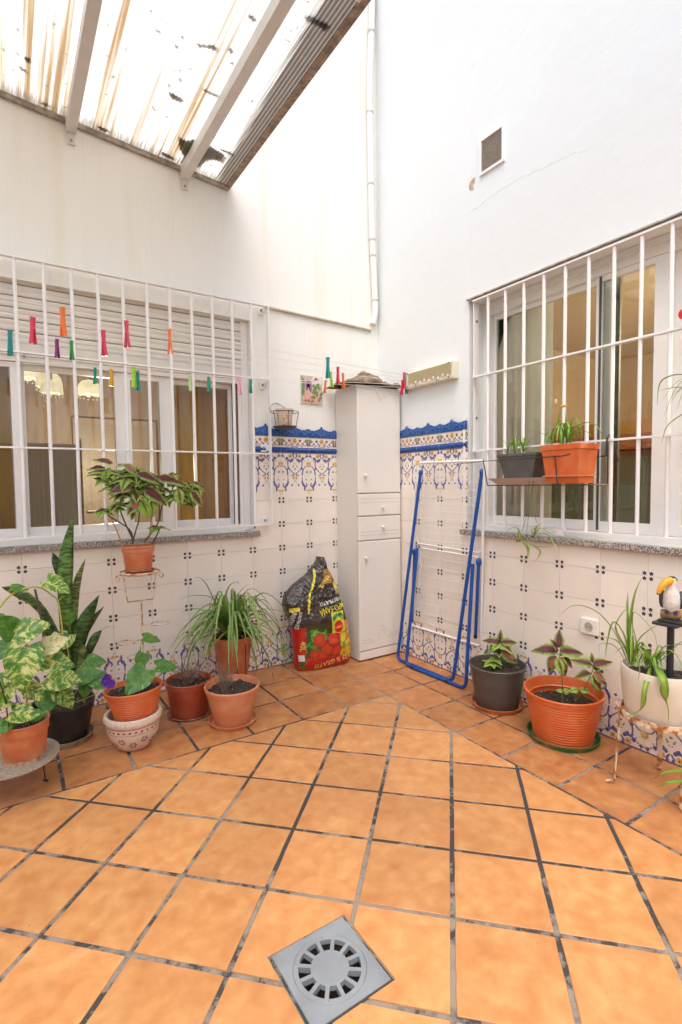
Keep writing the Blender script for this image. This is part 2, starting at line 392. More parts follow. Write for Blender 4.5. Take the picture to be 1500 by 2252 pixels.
TW = [0.2275, 0.2311]; TH = 0.1706
class Deco(MB):
    """u across (0..W), v up (0..TH), flat prints 0.4 mm proud; sign -1 mirrors the design upside down"""
    def __init__(s, W, Hh, flip=False): super().__init__(); s.W = W; s.Hh = Hh; s.flip = flip; s.k = 0
    def pt(s, u, v, w):
        vv = s.Hh-v if s.flip else v
        return (u, -w, vv)
    def face(s, pts, mi, w=0.0022):
        n = len(pts); s.k += 1; w += (s.k % 7)*0.00006
        pts = [(min(max(u, 0.0012), s.W-0.0012), min(max(v, 0.0012), s.Hh-0.0012)) for u, v in pts]
        c = (sum(p[0] for p in pts)/n, sum(p[1] for p in pts)/n)
        vs = [s.pt(*p, w) for p in pts]+[s.pt(*c, w)]
        s.add(vs, [(i, (i+1) % n, n) for i in range(n)], mi)
    def disc(s, u, v, r, mi, n=7): s.face([(u+r*math.cos(2*PI*i/n), v+r*math.sin(2*PI*i/n)) for i in range(n)], mi)
    def flower(s, u, v, r, mi, cm=None, pet=5, ph=0.3):
        for i in range(pet):
            a = 2*PI*i/pet+ph; s.disc(u+r*0.62*math.cos(a), v+r*0.62*math.sin(a), r*0.42, mi, 6)
        if cm is not None: s.disc(u, v, r*0.33, cm, 6)
    def rib(s, pts, w0, w1, mi, n=5):
        P = bez([(p[0], p[1], 0) for p in pts], n); k = len(P)
        for i in range(k-1):
            t = (P[i+1]-P[i]); t = t.normalized() if t.length > 1e-8 else Vector((1, 0, 0)); nn = Vector((-t.y, t.x, 0))
            f0 = i/(k-1); f1 = (i+1)/(k-1)
            def ww(f): return 1.3*(w0+(w1-w0)*f)/2*(1 if 0.02 < f < 0.98 else 0.5)
            a = P[i]+nn*ww(f0); b_ = P[i]-nn*ww(f0); c = P[i+1]-nn*ww(f1); d = P[i+1]+nn*ww(f1)
            wv = 0.00215+(s.k % 5)*0.00005
            q = [(min(max(p.x, 0.0012), s.W-0.0012), min(max(p.y, 0.0012), s.Hh-0.0012)) for p in (a, b_, c, d)]
            s.add([s.pt(*p, wv) for p in q], [(0, 1, 2, 3)], mi)
        s.k += 1
def body(d, W, Hh):
    g = 0.0007
    d.prism([(g, g), (W-g, g), (W-g, Hh-g), (g, Hh-g)], -0.004, 0.002, axis='y', bev=0.0008)
def corner_flowers(d, W, Hh, which):
    for cu, cv in which:
        u = 0.0155 if cu == 0 else W-0.0155; v = 0.0125 if cv == 0 else Hh-0.0125
        d.flower(u, v, 0.0098, 3, 3)
def both(d, W, fn):
    fn(lambda u, v: (u*W, v*W)); fn(lambda u, v: ((1-u)*W, v*W))
def plain_mesh(W, corners=((0, 0), (1, 0), (0, 1), (1, 1))):
    d = Deco(W, TH); body(d, W, TH); corner_flowers(d, W, TH, corners); return d.mesh('plain_tile', TM)
def tileA(W, flip):       # the row that carries the big scrolls
    d = Deco(W, TH, flip); body(d, W, TH)
    V = lambda v: v
    d.face([(0, TH), (0, TH-0.006), (W, TH-0.006), (W, TH)], 2)
    def half(T):
        t = lambda *a: [T(*p) for p in a]
        q = lambda u, v: T(u, v)
        u, v = q(0.335, 0.64); d.flower(u, v, 0.017, 4, 3, 6)
        u, v = q(0.07, 0.64); d.flower(u, v, 0.010, 6, 1, 5)
        u, v = q(0.215, 0.565); d.flower(u, v, 0.0135, 2, 3, 5)
        u, v = q(0.13, 0.60); d.disc(u, v, 0.005, 6)
        u, v = q(0.165, 0.50); d.disc(u, v, 0.004, 5)
        d.rib(t((0.09, 0.72), (0.04, 0.66), (0.0, 0.62)), 0.004, 0.004, 2)
        d.rib(t((0.46, 0.72), (0.43, 0.66), (0.49, 0.56)), 0.014, 0.005, 2)      # half of the hanging bud
        d.rib(t((0.44, 0.56), (0.38, 0.50), (0.31, 0.47)), 0.012, 0.020, 2)        # acanthus leaf
        d.rib(t((0.31, 0.52), (0.26, 0.50), (0.24, 0.45)), 0.013, 0.010, 2)
        d.rib(t((0.25, 0.48), (0.245, 0.36), (0.27, 0.27), (0.36, 0.17), (0.46, 0.09)), 0.007, 0.0045, 2, 6)   # balloon outline
        u, v = q(0.265, 0.255); d.disc(u, v, 0.0095, 2, 8)
        d.rib(t((0.265, 0.255), (0.22, 0.20), (0.235, 0.10), (0.24, 0.02)), 0.008, 0.007, 2)
        d.rib(t((0.03, 0.32), (0.13, 0.30), (0.205, 0.20), (0.235, 0.06)), 0.004, 0.0065, 2, 6)          # arc to the orange flower
        d.rib(t((0.46, 0.11), (0.46, 0.05), (0.40, 0.015), (0.37, 0.06)), 0.008, 0.004, 2)
        u, v = q(0.44, 0.33); d.disc(u, v, 0.0055, 5); u, v = q(0.42, 0.29); d.disc(u, v, 0.0045, 5); u, v = q(0.47, 0.40); d.disc(u, v, 0.0035, 6)
        u, v = q(0.49, 0.23); d.disc(u, v, 0.006, 5)
        u, v = q(0.07, 0.14); d.flower(u, v, 0.010, 5, 3, 4)
        u, v = q(0.0, 0.38); d.flower(u, v, 0.020, 4, None, 7); 
        d.rib(t((0.0, 0.38), (0.05, 0.44), (0.12, 0.47)), 0.003, 0.0015, 4)
        u, v = q(0.045, 0.33); d.disc(u, v, 0.006, 4)
    both(d, W, half)
    if flip: pass
    return d.mesh('scroll_tile', TM)
def tileB(W, flip):       # the row where the scrolls end
    d = Deco(W, TH, flip); body(d, W, TH)
    def half(T):
        t = lambda *a: [T(*p) for p in a]; q = lambda u, v: T(u, v)
        u, v = q(0.46, 0.70); d.disc(u, v, 0.008, 4); d.rib(t((0.40, 0.73), (0.44, 0.67), (0.48, 0.62)), 0.006, 0.004, 4)
        d.rib(t((0.49, 0.62), (0.47, 0.56), (0.42, 0.53)), 0.002, 0.0015, 3)
        u, v = q(0.385, 0.47); d.flower(u, v, 0.0085, 2, 3, 5)
        d.rib(t((0.24, 0.74), (0.245, 0.66), (0.235, 0.60)), 0.004, 0.007, 2)
        d.rib(t((0.25, 0.60), (0.225, 0.50), (0.15, 0.41), (0.09, 0.43), (0.07, 0.50), (0.10, 0.53)), 0.012, 0.006, 2, 6)
        d.rib(t((0.23, 0.53), (0.16, 0.44), (0.15, 0.34)), 0.010, 0.008, 2)
        d.rib(t((0.17, 0.38), (0.155, 0.31), (0.18, 0.28)), 0.010, 0.008, 2)
        d.rib(t((0.12, 0.36), (0.07, 0.28), (0.02, 0.33)), 0.003, 0.008, 4)
        u, v = q(0.045, 0.29); d.disc(u, v, 0.0085, 4); u, v = q(0.03, 0.20); d.disc(u, v, 0.0028, 3)
        u, v = q(0.09, 0.65); d.disc(u, v, 0.005, 5); d.rib(t((0.06, 0.60), (0.10, 0.66), (0.13, 0.62)), 0.002, 0.0015, 5)
    both(d, W, half)
    # the plain corner flowers sit at the far edge of this row
    corner_flowers(d, W, TH, ((0, 0), (1, 0)))
    return d.mesh('scroll_end_tile', TM)
def band_mesh(W):        # flower band under the cornice (0.075 high)
    d = Deco(W, 0.074); hh = 0.074
    d.prism([(.0007, .0007), (W-.0007, .0007), (W-.0007, hh-.0007), (.0007, hh-.0007)], -0.004, 0.003, axis='y', bev=0.0008)
    for v in d.v: pass
    old = d.pt; d.pt = lambda u, v, w: old(u, v, w+0.001)
    d.flower(W/2, 0.046, 0.020, 4, 3, 7)
    for sx in (-1, 1):
        f = lambda u: W/2+sx*u*W
        d.flower(f(.19), 0.048, 0.012, 6, 2, 5); d.disc(f(.13), 0.030, 0.007, 2); d.flower(f(.30), 0.028, 0.010, 6, 4, 5)
        d.flower(f(.44), 0.046, 0.017, 5, 4, 6); d.flower(f(.47), 0.022, 0.013, 6, 3, 6); d.disc(f(.36), 0.045, 0.006, 5)
        d.rib([(f(.0), .012), (f(.08), .004), (f(.17), .018), (f(.26), .006), (f(.36), .018), (f(.42), .008)], .004, .004, 2)
        d.disc(f(.08), .020, .008, 6); d.disc(f(.24), .020, .006, 4)
    return d.mesh('flower_band_tile', TM)
def listel_mesh(W):      # rope moulding
    b = MB(); n = 24; g = 0.0006; hh = 0.0365
    for i in range(n):
        u0 = g+(W-2*g)*i/n; u1 = g+(W-2*g)*(i+1)/n; um = (u0+u1)/2
        prof = [(0.0, 0.002), (0.004, 0.006), (0.012, 0.013), (0.022, 0.014), (0.031, 0.008), (hh, 0.003)]
        for k in range(len(prof)-1):
            (v0, w0), (v1, w1) = prof[k], prof[k+1]; r = 0.0022 if 0 < k < 4 else 0
            b.add([(u0, -w0, v0), (u1, -w0, v0), (u1, -w1, v1), (u0, -w1, v1), (um, -(w0+w1)/2-r, (v0+v1)/2)], [(0, 1, 4), (1, 2, 4), (2, 3, 4), (3, 0, 4)], 1 if k not in (0,) else 1)
    b.box(g, -0.0035, hh-0.0022, W-g, -0.001, hh, 7)
    return b.mesh('listel_tile', TM)
def crest_mesh(W):
    d = Deco(W, 0.1); g = 0.0007
    n = 40; top = []
    for i in range(n+1):
        u = i/n; c = abs(u-.5)*2
        v = 0.050+0.012*math.exp(-((c-1)/0.16)**2)+0.030*math.exp(-(c/0.17)**2)+0.008*math.exp(-((c-.32)/0.10)**2)+0.006*abs(math.sin(u*PI*9))*(0.5+0.5*(1-c))
        top.append((g+(W-2*g)*u, v))
    vs = []; fs = []
    lev = [(0.0, 0.003), (0.004, 0.010), (0.55, 0.011), (0.9, 0.010), (1.0, 0.003)]
    for u, v in top:
        for k, (fr, w) in enumerate(lev):
            z = 0.0 if k == 0 else (0.003 if k == 1 else 0.003+(v-0.003)*fr)
            r = 0.0016*math.sin(u/W*PI*22+k*2) if k in (2, 3) else 0
            vs.append((u, -w-r, z))
    k = len(lev)
    for i in range(n):
        for j in range(k-1): fs.append((i*k+j, (i+1)*k+j, (i+1)*k+j+1, i*k+j+1))
    d.add(vs, fs, 1)
    o2 = d.pt; d.pt = lambda u, v, w: o2(u, v, w+0.011)
    M2 = 8
    for sx in (-1, 1):
        f = lambda u: W/2+sx*u*W
        d.rib([(f(.03), .012), (f(.04), .04), (f(.02), .066)], .003, .002, M2)
        d.rib([(f(.07), .014), (f(.10), .038), (f(.07), .058)], .003, .002, M2)
        d.rib([(f(.40), .014), (f(.30), .030), (f(.20), .040), (f(.13), .030), (f(.17), .022)], .003, .002, M2)
        d.rib([(f(.49), .030), (f(.42), .044), (f(.34), .038)], .003, .002, M2)
    for i in range(22): d.disc(W*(i+.5)/22, .006, .002, M2, 5)
    return d.mesh('crest_tile', TM+[M_blue2])
M_blue2 = mat('light cobalt relief', (0.10, 0.25, 0.58), 0.15)
meshes = []
for W in TW:
    meshes.append(dict(plain=plain_mesh(W), A=tileA(W, False), B=tileB(W, False), Af=tileA(W, True), Bf=tileB(W, True), band=band_mesh(W), listel=listel_mesh(W), crest=crest_mesh(W),
                       p1=plain_mesh(W, ((0, 1), (1, 1)))))
def cut_mesh(W, Hh, hasflow=()):
    d = Deco(W, Hh); body(d, W, Hh); 
    corner_flowers(d, W, Hh, hasflow); return d.mesh('cut_tile', TM)
def clip_mesh(me, u0=None, u1=None, v0=None, v1=None):
    bm = bmesh.new(); bm.from_mesh(me)
    cuts = []
    if u0: cuts.append(((u0, 0, 0), (-1, 0, 0)))
    if u1: cuts.append(((u1, 0, 0), (1, 0, 0)))
    if v0: cuts.append(((0, 0, v0), (0, 0, -1)))
    if v1: cuts.append(((0, 0, v1), (0, 0, 1)))
    for co, no in cuts:
        bmesh.ops.bisect_plane(bm, geom=bm.verts[:]+bm.edges[:]+bm.faces[:], plane_co=co, plane_no=no, clear_outer=True)
    out = bpy.data.meshes.new('cut_tile'); bm.to_mesh(out); bm.free()
    for m in me.materials: out.materials.append(m)
    return out
# bedding sheet behind the tiles so joints read as pale grout
def lay(side, joints, parent, hole, W):
    ms = meshes[side]
    def place(name, me, j, z, sub=0.0):
        if side == 0: link(name, me, parent, (joints[j], YL-0.006, z))
        else: link(name, me, parent, (XR-0.006, joints[j], z), -PI/2)
    n = len(joints)
    for j in range(n):
        a = joints[j]; bb = a+W if side == 0 else a-W
        lo, hi = min(a, bb), max(a, bb)
        for r in range(10):
            z0 = r*TH; z1 = z0+TH
            if r == 9: z0 = 9*TH; z1 = z0+0.19
            name = 'wall_tile'
            if r == 0: me = ms['Af']
            elif r == 1: me = ms['Bf']
            elif r == 7: me = ms['B']
            elif r == 8: me = ms['A']
            else: me = ms['plain']
            # overlap with the window opening?
            h0, h1, hz0, hz1 = hole
            ov = lo < h1-0.004 and hi > h0+0.004 and z1 > hz0+0.004 and z0 < hz1
            if not ov:
                if r < 9: place(name, me, j, z0)
                else:
                    place('listel_tile', ms['listel'], j, z0+.001); place('flower_band_tile', ms['band'], j, z0+0.038); place('crest_tile', ms['crest'], j, z0+0.1135)
            else:
                # cut pieces beside / below the opening
                if z0 < hz0-0.01:
                    place(name, clip_mesh(me, v1=hz0-z0), j, z0)
                if z1 > hz0+0.004 and hi > h1+0.004:
                    ku = dict(u0=h1-lo) if side == 0 else dict(u1=hi-h1)
                    if r < 9: place(name, clip_mesh(me, v0=max(0, hz0-z0), **ku), j, z0)
                    else:
                        place('listel_tile', clip_mesh(ms['listel'], **ku), j, z0+.001); place('flower_band_tile', clip_mesh(ms['band'], **ku), j, z0+0.038); place('crest_tile', clip_mesh(ms['crest'], **ku), j, z0+0.1135)
JL = [0.0565+0.2275*k for k in range(-6, 11)]      # 2.3315 is the last full joint start beside the corner
JR = [2.840+0.2311-0.0+0.2311*0-0.2311*k for k in range(0, 15)]
lay(0, [x for x in JL if x+0.2275 < XR], left_wall, (-1.05, LWX1, 0.95, LWZ1), TW[0])
lay(1, JR, right_wall, (RWY0, RWY1, 0.965, RWZ1), TW[1])
# ================================================================ WINDOWS, GRILLES, ROOMS
M_white = mat('white lacquered metal', (0.84, 0.825, 0.80), 0.35, noise_amt=0.03, noise_scale=9)
M_alu = mat('white window profile', (0.83, 0.815, 0.785), 0.3, noise_amt=0.05, noise_scale=5)
M_dark = mat('black rubber seal', (0.02, 0.02, 0.02), 0.6)
M_slat = mat('cream shutter slat', (0.70, 0.66, 0.60), 0.45, noise_amt=0.08, noise_scale=8)
M_steel = mat('zinc bolt', (0.35, 0.34, 0.32), 0.4, metal=0.8)
M_granite = mat('speckled granite', (0.55, 0.50, 0.44), 0.4, col2=(0.10, 0.09, 0.08), noise_scale=170, nlo=0.42, nhi=0.56)
def glass_mat():
    m = bpy.data.materials.new('window glass'); m.use_nodes = True; N = m.node_tree.nodes; L = m.node_tree.links; N.clear()
    o = N.new('ShaderNodeOutputMaterial'); t = N.new('ShaderNodeBsdfTransparent'); g = N.new('ShaderNodeBsdfGlossy'); mx = N.new('ShaderNodeMixShader')
    t.inputs['Color'].default_value = (0.86, 0.88, 0.86, 1); g.inputs['Roughness'].default_value = 0.0
    fr = N.new('ShaderNodeFresnel'); fr.inputs['IOR'].default_value = 1.5
    L.new(fr.outputs[0], mx.inputs[0]); L.new(t.outputs[0], mx.inputs[1]); L.new(g.outputs[0], mx.inputs[2]); L.new(mx.outputs[0], o.inputs['Surface'])
    return m
M_glass = glass_mat()
# ---- left window (plane y)
lw = thing('sliding_window', 'wide white sliding window at the left with its roller shutter half down', 'window', (0.2, 3.40, 0.985))
OX, OY, OZ = 0.2, 3.40, 0.985
def L_(b, x0, y0, z0, x1, y1, z1, mi=0): b.box(x0-OX, y0-OY, z0-OZ, x1-OX, y1-OY, z1-OZ, mi)
b = MB(); L_(b, 1.385, 3.365, .99, 1.434, 3.47, 2.426); L_(b, -1.04, 3.345, .986, 1.384, 3.49, 1.022); L_(b, -1.04, 3.36, 1.0225, 1.384, 3.378, 1.034); L_(b, -1.04, 3.365, 2.0, 1.384, 3.47, 2.03)
L_(b, 1.36, 3.37, 1.03, 1.3845, 3.376, 2.0); L_(b, 1.345, 3.41, 1.03, 1.36, 3.416, 2.0); b.build('frame', M_alu, lw)
b = MB(); L_(b, 1.371, 3.376, 1.035, 1.384, 3.40, 2.0); L_(b, 1.336, 3.381, 1.035, 1.3445, 3.43, 2.0); b.build('seal', M_dark, lw)
def sashL(x0, x1, y, st=0.05, name='sash'):
    b = MB(); z0, z1 = 1.024, 1.998; L_(b, x0, y, z0, x0+st, y+.03, z1); L_(b, x1-st, y, z0, x1, y+.03, z1); L_(b, x0+st, y+.001, z0, x1-st, y+.029, z0+.052); L_(b, x0+st, y+.001, z1-.03, x1-st, y+.029, z1)
    s = b.build(name, M_alu, lw); b = MB(); L_(b, x0+st-.004, y+.013, z0+.048, x1-st+.004, y+.017, z1-.026); b.build('glass_pane', M_glass, s)
sashL(-0.62, 0.093, 3.385, 0.052); sashL(0.035, 0.655, 3.425, 0.075); sashL(0.575, 0.93, 3.385, 0.09); sashL(0.845, 1.37, 3.425, 0.06)
sh = MB(); L_(sh, -1.03, 3.352, 2.03, 1.384, 3.362, 2.098); shu = sh.build('roller_shutter', M_slat, lw)
sb = MB(); pr = [(0, 0.0), (-.006, .004), (-.0075, .015), (-.0045, .029), (-.0075, .035), (-.0095, .047), (-.006, .0575), (0, .0605)]
vs = []; fs = []
for x in (-1.03-OX, 1.384-OX):
    for (dy, z) in pr: vs.append((x, dy, z))
n = len(pr); fs = [(i, i+1, n+i+1, n+i) for i in range(n-1)]+[tuple(range(n)), tuple(range(n, 2*n))[::-1]]
sb.add(vs, fs); sme = sb.mesh('slat', M_slat)
for k in range(6): link('slat', sme, shu, (0, 3.362-OY, 2.0985+0.0632*k-OZ))
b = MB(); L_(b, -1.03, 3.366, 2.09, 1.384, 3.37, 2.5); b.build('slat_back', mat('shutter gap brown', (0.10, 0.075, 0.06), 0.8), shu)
b = MB(); L_(b, -1.03, 3.362, 2.03+.005, 1.384, 3.366, 2.094); b.build('bottom_rail', M_slat, shu)
for px, py in ((53, 789), (417, 833)):
    p = ony(px, py, 3.345); b = MB(); b.tube([(p.x-OX, 3.352-OY, 2.005-OZ+.02), (p.x-OX, 3.335-OY, 2.005-OZ+.02)], 0.008, 10); b.build('stopper', M_steel, shu)
# sills
def sill(x0, y0, z0, x1, y1, z1, label):
    b = MB(); b.box(x0, y0, z0, x1, y1, z1); o = b.build('window_sill', M_granite); md = o.modifiers.new('bevel', 'BEVEL'); md.width = 0.004; md.segments = 2; return tag(o, label, 'window sill')
sill(-1.06, 3.272, 0.951, 1.466, 3.50, 0.9848, 'speckled granite sill under the left barred window')
sill(2.492, 0.14, 0.966, 2.80, 2.398, 0.9995, 'speckled granite sill under the right barred window')
# ---- left grille: stands off the wall
def grille_left():
    g = thing('window_grille', 'white steel bar grille standing off the left wall before the shutter', 'window grille', (0.3, 3.258, 1.03)); ox, oy, oz = 0.3, 3.258, 1.03
    def bb(x0, y0, z0, x1, y1, z1): 
        b = MB(); b.box(x0-ox, y0-oy, z0-oz, x1-ox, y1-oy, z1-oz); return b
    y0, y1 = 3.243, 3.273
    for z in (2.520, 2.026, 1.519, 1.030): bb(-1.15, y0, z-.0045, 1.538, y1, z+.0045).build('rail', M_white, g)
    bb(1.5385, y0-.002, 1.026, 1.5475, y1+.002, 2.525).build('side_bar', M_white, g)
    bar = MB(); bar.tube([(0, 0, 0), (0, 0, 1.489)], 0.0098, 10); me = bar.mesh('bar', M_white, True)
    for k in range(-9, 10): link('bar', me, g, (0.214+0.1341*k-ox, 0, 1.031-oz))
    for z in (2.503, 1.995, 1.564, 1.057):
        b = MB(); b.box(1.495-ox, 3.300-oy, z-.028-oz, 1.537-ox, 3.3095-oy, z+.022-oz); b.box(1.529-ox, 3.274-oy, z-.022-oz, 1.537-ox, 3.2995-oy, z+.02-oz)
        l = b.build('lug', M_white, g); b = MB(); b.lathe([(0.0095, 0), (0.0095, .003), (0.006, .0035), (.006, .007), (0, .008)], 12); o = b.build('bolt', M_steel, l); o.rotation_euler = (PI/2, 0, 0); o.location = (1.514-ox, 3.2995-oy, z-oz)
grille_left()
# ---- right window (recessed, plane x)
rw = thing('sliding_window', 'white sliding window at the right with sheer curtain behind its first pane', 'window', (2.69, 1.3, 1.0))
def R_(b, x0, y0, z0, x1, y1, z1, mi=0): b.box(x0-2.69, y0-1.3, z0-1, x1-2.69, y1-1.3, z1-1, mi)
b = MB(); R_(b, 2.665, 2.30, 1.0, 2.749, 2.351, 2.464); R_(b, 2.665, RWY0, 2.385, 2.749, 2.2995, 2.464); R_(b, 2.64, RWY0, 1.0003, 2.749, 2.2995, 1.03); R_(b, 2.652, RWY0, 2.43, 2.6645, 2.2995, 2.464)
b.build('frame', M_alu, rw)
def sashR(y0, y1, x, s0, s1):
    b = MB(); z0, z1 = 1.032, 2.384; R_(b, x, y0, z0, x+.03, y0+s0, z1); R_(b, x, y1-s1, z0, x+.03, y1, z1); R_(b, x+.001, y0+s0, z0, x+.029, y1-s1, z0+.055); R_(b, x+.001, y0+s0, z1-.03, x+.029, y1-s1, z1)
    s = b.build('sash', M_alu, rw); b = MB(); R_(b, x+.013, y0+s0-.004, z0+.05, x+.017, y1-s1+.004, z1-.026); b.build('glass_pane', M_glass, s); return s
sashR(1.525, 2.298, 2.70, 0.045, 0.02); sashR(1.215, 1.585, 2.672, 0.075, 0.03); sashR(0.55, 1.222, 2.702, 0.08, 0.055); sashR(0.16, 0.60, 2.672, 0.05, 0.05)
b = MB(); R_(b, 2.7305, 1.49, 1.04, 2.745, 1.52, 2.38); R_(b, 2.667, 1.555, 1.04, 2.6715, 1.567, 2.38); b.build('seal', mat('dark grey seal', (.06, .065, .06), .5), rw)
def grille_right():
    g = thing('window_grille', 'white steel bar grille set inside the right window recess, carrying planters', 'window grille', (2.53, 1.3, 1.03)); ox, oy, oz = 2.53, 1.3, 1.03
    def bb(x0, y0, z0, x1, y1, z1):
        b = MB(); b.box(x0-ox, y0-oy, z0-oz, x1-ox, y1-oy, z1-oz); return b
    for z in (2.4505, 1.9745, 1.507, 1.037): bb(2.516, RWY0+.01, z-.005, 2.546, 2.311, z+.005).build('rail', M_white, g)
    bb(2.53, 2.3115, 1.03, 2.577, 2.3175, 2.456).build('side_plate', M_white, g)
    bb(2.5465, RWY0+.01, 2.4455, 2.577, 2.311, 2.4500).build('top_plate', M_white, g)
    bar = MB(); bar.tube([(0, 0, 0), (0, 0, 1.408)], 0.0095, 10); me = bar.mesh('bar', M_white, True)
    for k in range(-11, 5): link('bar', me, g, (0.001, 1.674+0.1306*k-oy-(0.0), 1.0375-oz))
    for z in (2.33, 1.72, 1.17):
        b = MB(); b.lathe([(.009, 0), (.009, .003), (.005, .004), (.005, .009), (0, .01)], 12); o = b.build('bolt', M_steel, g); o.rotation_euler = (PI/2, 0, 0); o.location = (2.556-ox, 2.3113-oy, z-oz)
    bb(2.50, 1.655, 1.012, 2.53, 1.70, 1.05).build('lug', M_white, g)
grille_right()
b = MB(); b.box(2.5155, 2.372, 0.99, 2.5215, 2.39, 1.735); tag(b.build('cable_cover', M_white), 'thin white vertical strip over the tiles left of the right window', 'cable cover')
b = MB(); b.box(2.512, RWY0, 2.4665, 2.5295, 2.36, 2.474); tag(b.build('drip_edge', mat('weathered drip edge', (0.52, 0.46, 0.36), 0.8, noise_amt=0.4, noise_scale=30)), 'thin weathered drip edge along the top of the right window recess', 'drip edge')

# ---- rooms behind the windows
M_rw = mat('dark brown wood wall', (0.15, 0.095, 0.065), 0.6, col2=(0.22, 0.145, 0.10), noise_scale=3, stretch=(6, 6, 0.7))
M_rc = mat('room ceiling cream', (0.62, 0.53, 0.40), 0.8)
M_rb = mat('beige room wall', (0.52, 0.40, 0.26), 0.8, noise_amt=0.06, noise_scale=2)
M_rf = mat('room floor', (0.25, 0.14, 0.08), 0.4)
def room(name, x0, y0, x1, y1, z1, wallm, label, skip, fl=0.0):
    # closed shell of thin slabs open only on the window side
    b = MB(); t = 0.05
    b.box(x0, y0, fl-.05, x1, y1, fl, 2); b.box(x0, y0, z1, x1, y1, z1+.05, 1)
    if skip != 'y0': b.box(x0, y0-t, fl, x1, y0, z1, 0)
    b.box(x0, y1, fl, x1, y1+t, z1, 0)
    if skip != 'x0': b.box(x0-t, y0, fl, x0, y1, z1, 0)
    b.box(x1, y0, fl, x1+t, y1, z1, 0)
    return structure(b.build(name, [wallm, M_rc, M_rf]))
room('dining_room', -2.2, 3.545, 2.4, 6.8, 2.75, M_rw, '', 'y0')
room('living_room', 2.755, -1.6, 6.2, 3.50, 2.75, M_rb, '', 'x0')
M_cyel = mat('mustard curtain', (0.72, 0.42, 0.03), 0.85, noise_amt=0.15, noise_scale=5, stretch=(12, 12, 1), trans=0.25)
M_csheer = mat('white sheer curtain', (0.88, 0.88, 0.85), 0.9, trans=0.4)
def curtain(axis, a0, a1, pos, z0, z1, m, folds, amp, label, n=90):
    b = MB(); vs = []; fs = []
    for j, z in enumerate((z0, (z0+z1)/2, z1)):
        for i in range(n+1):
            t = i/n; u = a0+(a1-a0)*t; w = pos+amp*math.sin(t*folds*2*PI+0.4*math.sin(t*17))*(1-.15*j)
            vs.append((u, w, z) if axis == 'y' else (w, u, z))
    for j in range(2):
        for i in range(n): fs.append((j*(n+1)+i, j*(n+1)+i+1, (j+1)*(n+1)+i+1, (j+1)*(n+1)+i))
    b.add(vs, fs); o = b.build('curtain', m, smooth='all'); md = o.modifiers.new('thickness', 'SOLIDIFY'); md.thickness = 0.0015
    return tag(o, label, 'curtain')
curtain('y', 1.03, 1.62, 3.68, 0.05, 2.6, M_cyel, 3.5, 0.03, 'mustard curtain hanging inside the right end of the left window')
curtain('y', -0.75, 0.10, 3.66, 0.05, 2.6, M_cyel, 5, 0.022, 'mustard curtain behind the left sash beside the photo edge')
curtain('x', 1.93, 2.70, 2.80, 0.9, 2.72, M_csheer, 6, 0.022, 'white sheer curtain drawn behind the first pane of the right window')
# ribbed grey reflection stand-in and furniture inside the dining room
M_grey = mat('ribbed grey reflection stand-in', (0.36, 0.31, 0.27), 0.7)
t = thing('reflection_panel', 'added grey ribbed panel standing in for a reflection, inside the room behind the left window', 'screen', (0.15, 4.25, 0))  # added panel imitating a ribbed reflection in the left glass
b = MB()
for k in range(26): b.box(-0.10+k*0.0155, -0.01-(k % 2)*.006, 0.02, -0.10+k*0.0155+.0145, 0.0-(k % 2)*.002, 1.62)
b.build('panel', M_grey, t); b = MB(); b.box(-.13, -.01, 0, -.1005, .015, 1.66); b.box(.305, -.01, 0, .33, .015, 1.66); b.build('post', M_rw, t)
M_ivory = mat('ivory door paint', (0.60, 0.50, 0.36), 0.5)
def door(label, x, y, rz, w=0.8, h=2.05, m=M_ivory):
    t = thing('room_door', label, 'door', (x, y, 0), rz)
    b = MB(); b.box(0, -.02, 0, w, .0, h); d = b.build('leaf', m, t)
    b = MB(); b.box(-.07, -.03, 0, 0, .0, h+.07); b.box(w, -.03, 0, w+.07, .0, h+.07); b.box(0, -.03, h, w, .0, h+.07); b.build('door_frame', M_rw, t)
    for (u0, z0, u1, z1) in ((.1, .15, w-.1, .9), (.1, 1.0, w-.1, h-.15)):
        b = MB(); b.box(u0, -.028, z0, u1, -.0205, z1); b.build('panel', m, t)
    b = MB(); b.tube([(.05, -.03, 1.02), (.05, -.06, 1.02), (.14, -.06, 1.02)], .008, 8); b.build('handle', M_steel, t)
door('panelled beige door inside the room behind the right window', 6.18, 2.6, -PI/2)
door('pale panelled door at the back of the room behind the left window', 0.75, 6.78, 0, m=mat('brown door paint', (0.17, 0.12, 0.085), 0.5))
M_red = mat('red brown reflection', (0.36, 0.09, 0.03), 0.8, col2=(0.5, 0.2, 0.06), noise_scale=12)
t = thing('reflection_cabinet', 'added dark cabinet whose red brown top stands in for a reflection, inside the right room', 'cabinet', (4.6, 2.7, 0))  # added cabinet; its top imitates an orange red reflection in the right glass
b = MB(); b.box(-.35, -.9, 0, .05, .9, 1.55); b.build('body', M_rw, t)
b = MB(); 
for k in range(7): b.box(-.36, -.88+k*.25, .1, -.351, -.88+k*.25+.225, 1.5)
b.build('door', mat('slate green panel', (0.12, 0.17, 0.15), 0.5), t)
b = MB(); b.box(-.42, -.95, 1.56, .06, .95, 1.68); b.build('canopy', M_red, t)
b = MB(); b.box(-.30, -.7, 1.69, 0, .7, 1.80); b.build('top_box', mat('ochre box', (0.55, 0.33, 0.09), .6), t)
t = thing('dining_table', 'brown wooden table inside the room behind the left window', 'table', (1.0, 4.7, 0))
b = MB(); b.box(-.8, -.4, .72, .6, .4, .76); b.build('tabletop', mat('brown wood', (0.33, 0.18, 0.08), 0.4), t)
for sx in (-.75, .5):
    for sy in (-.35, .3):
        b = MB(); b.box(sx, sy, 0, sx+.05, sy+.05, .719); b.build('leg', M_rw, t)
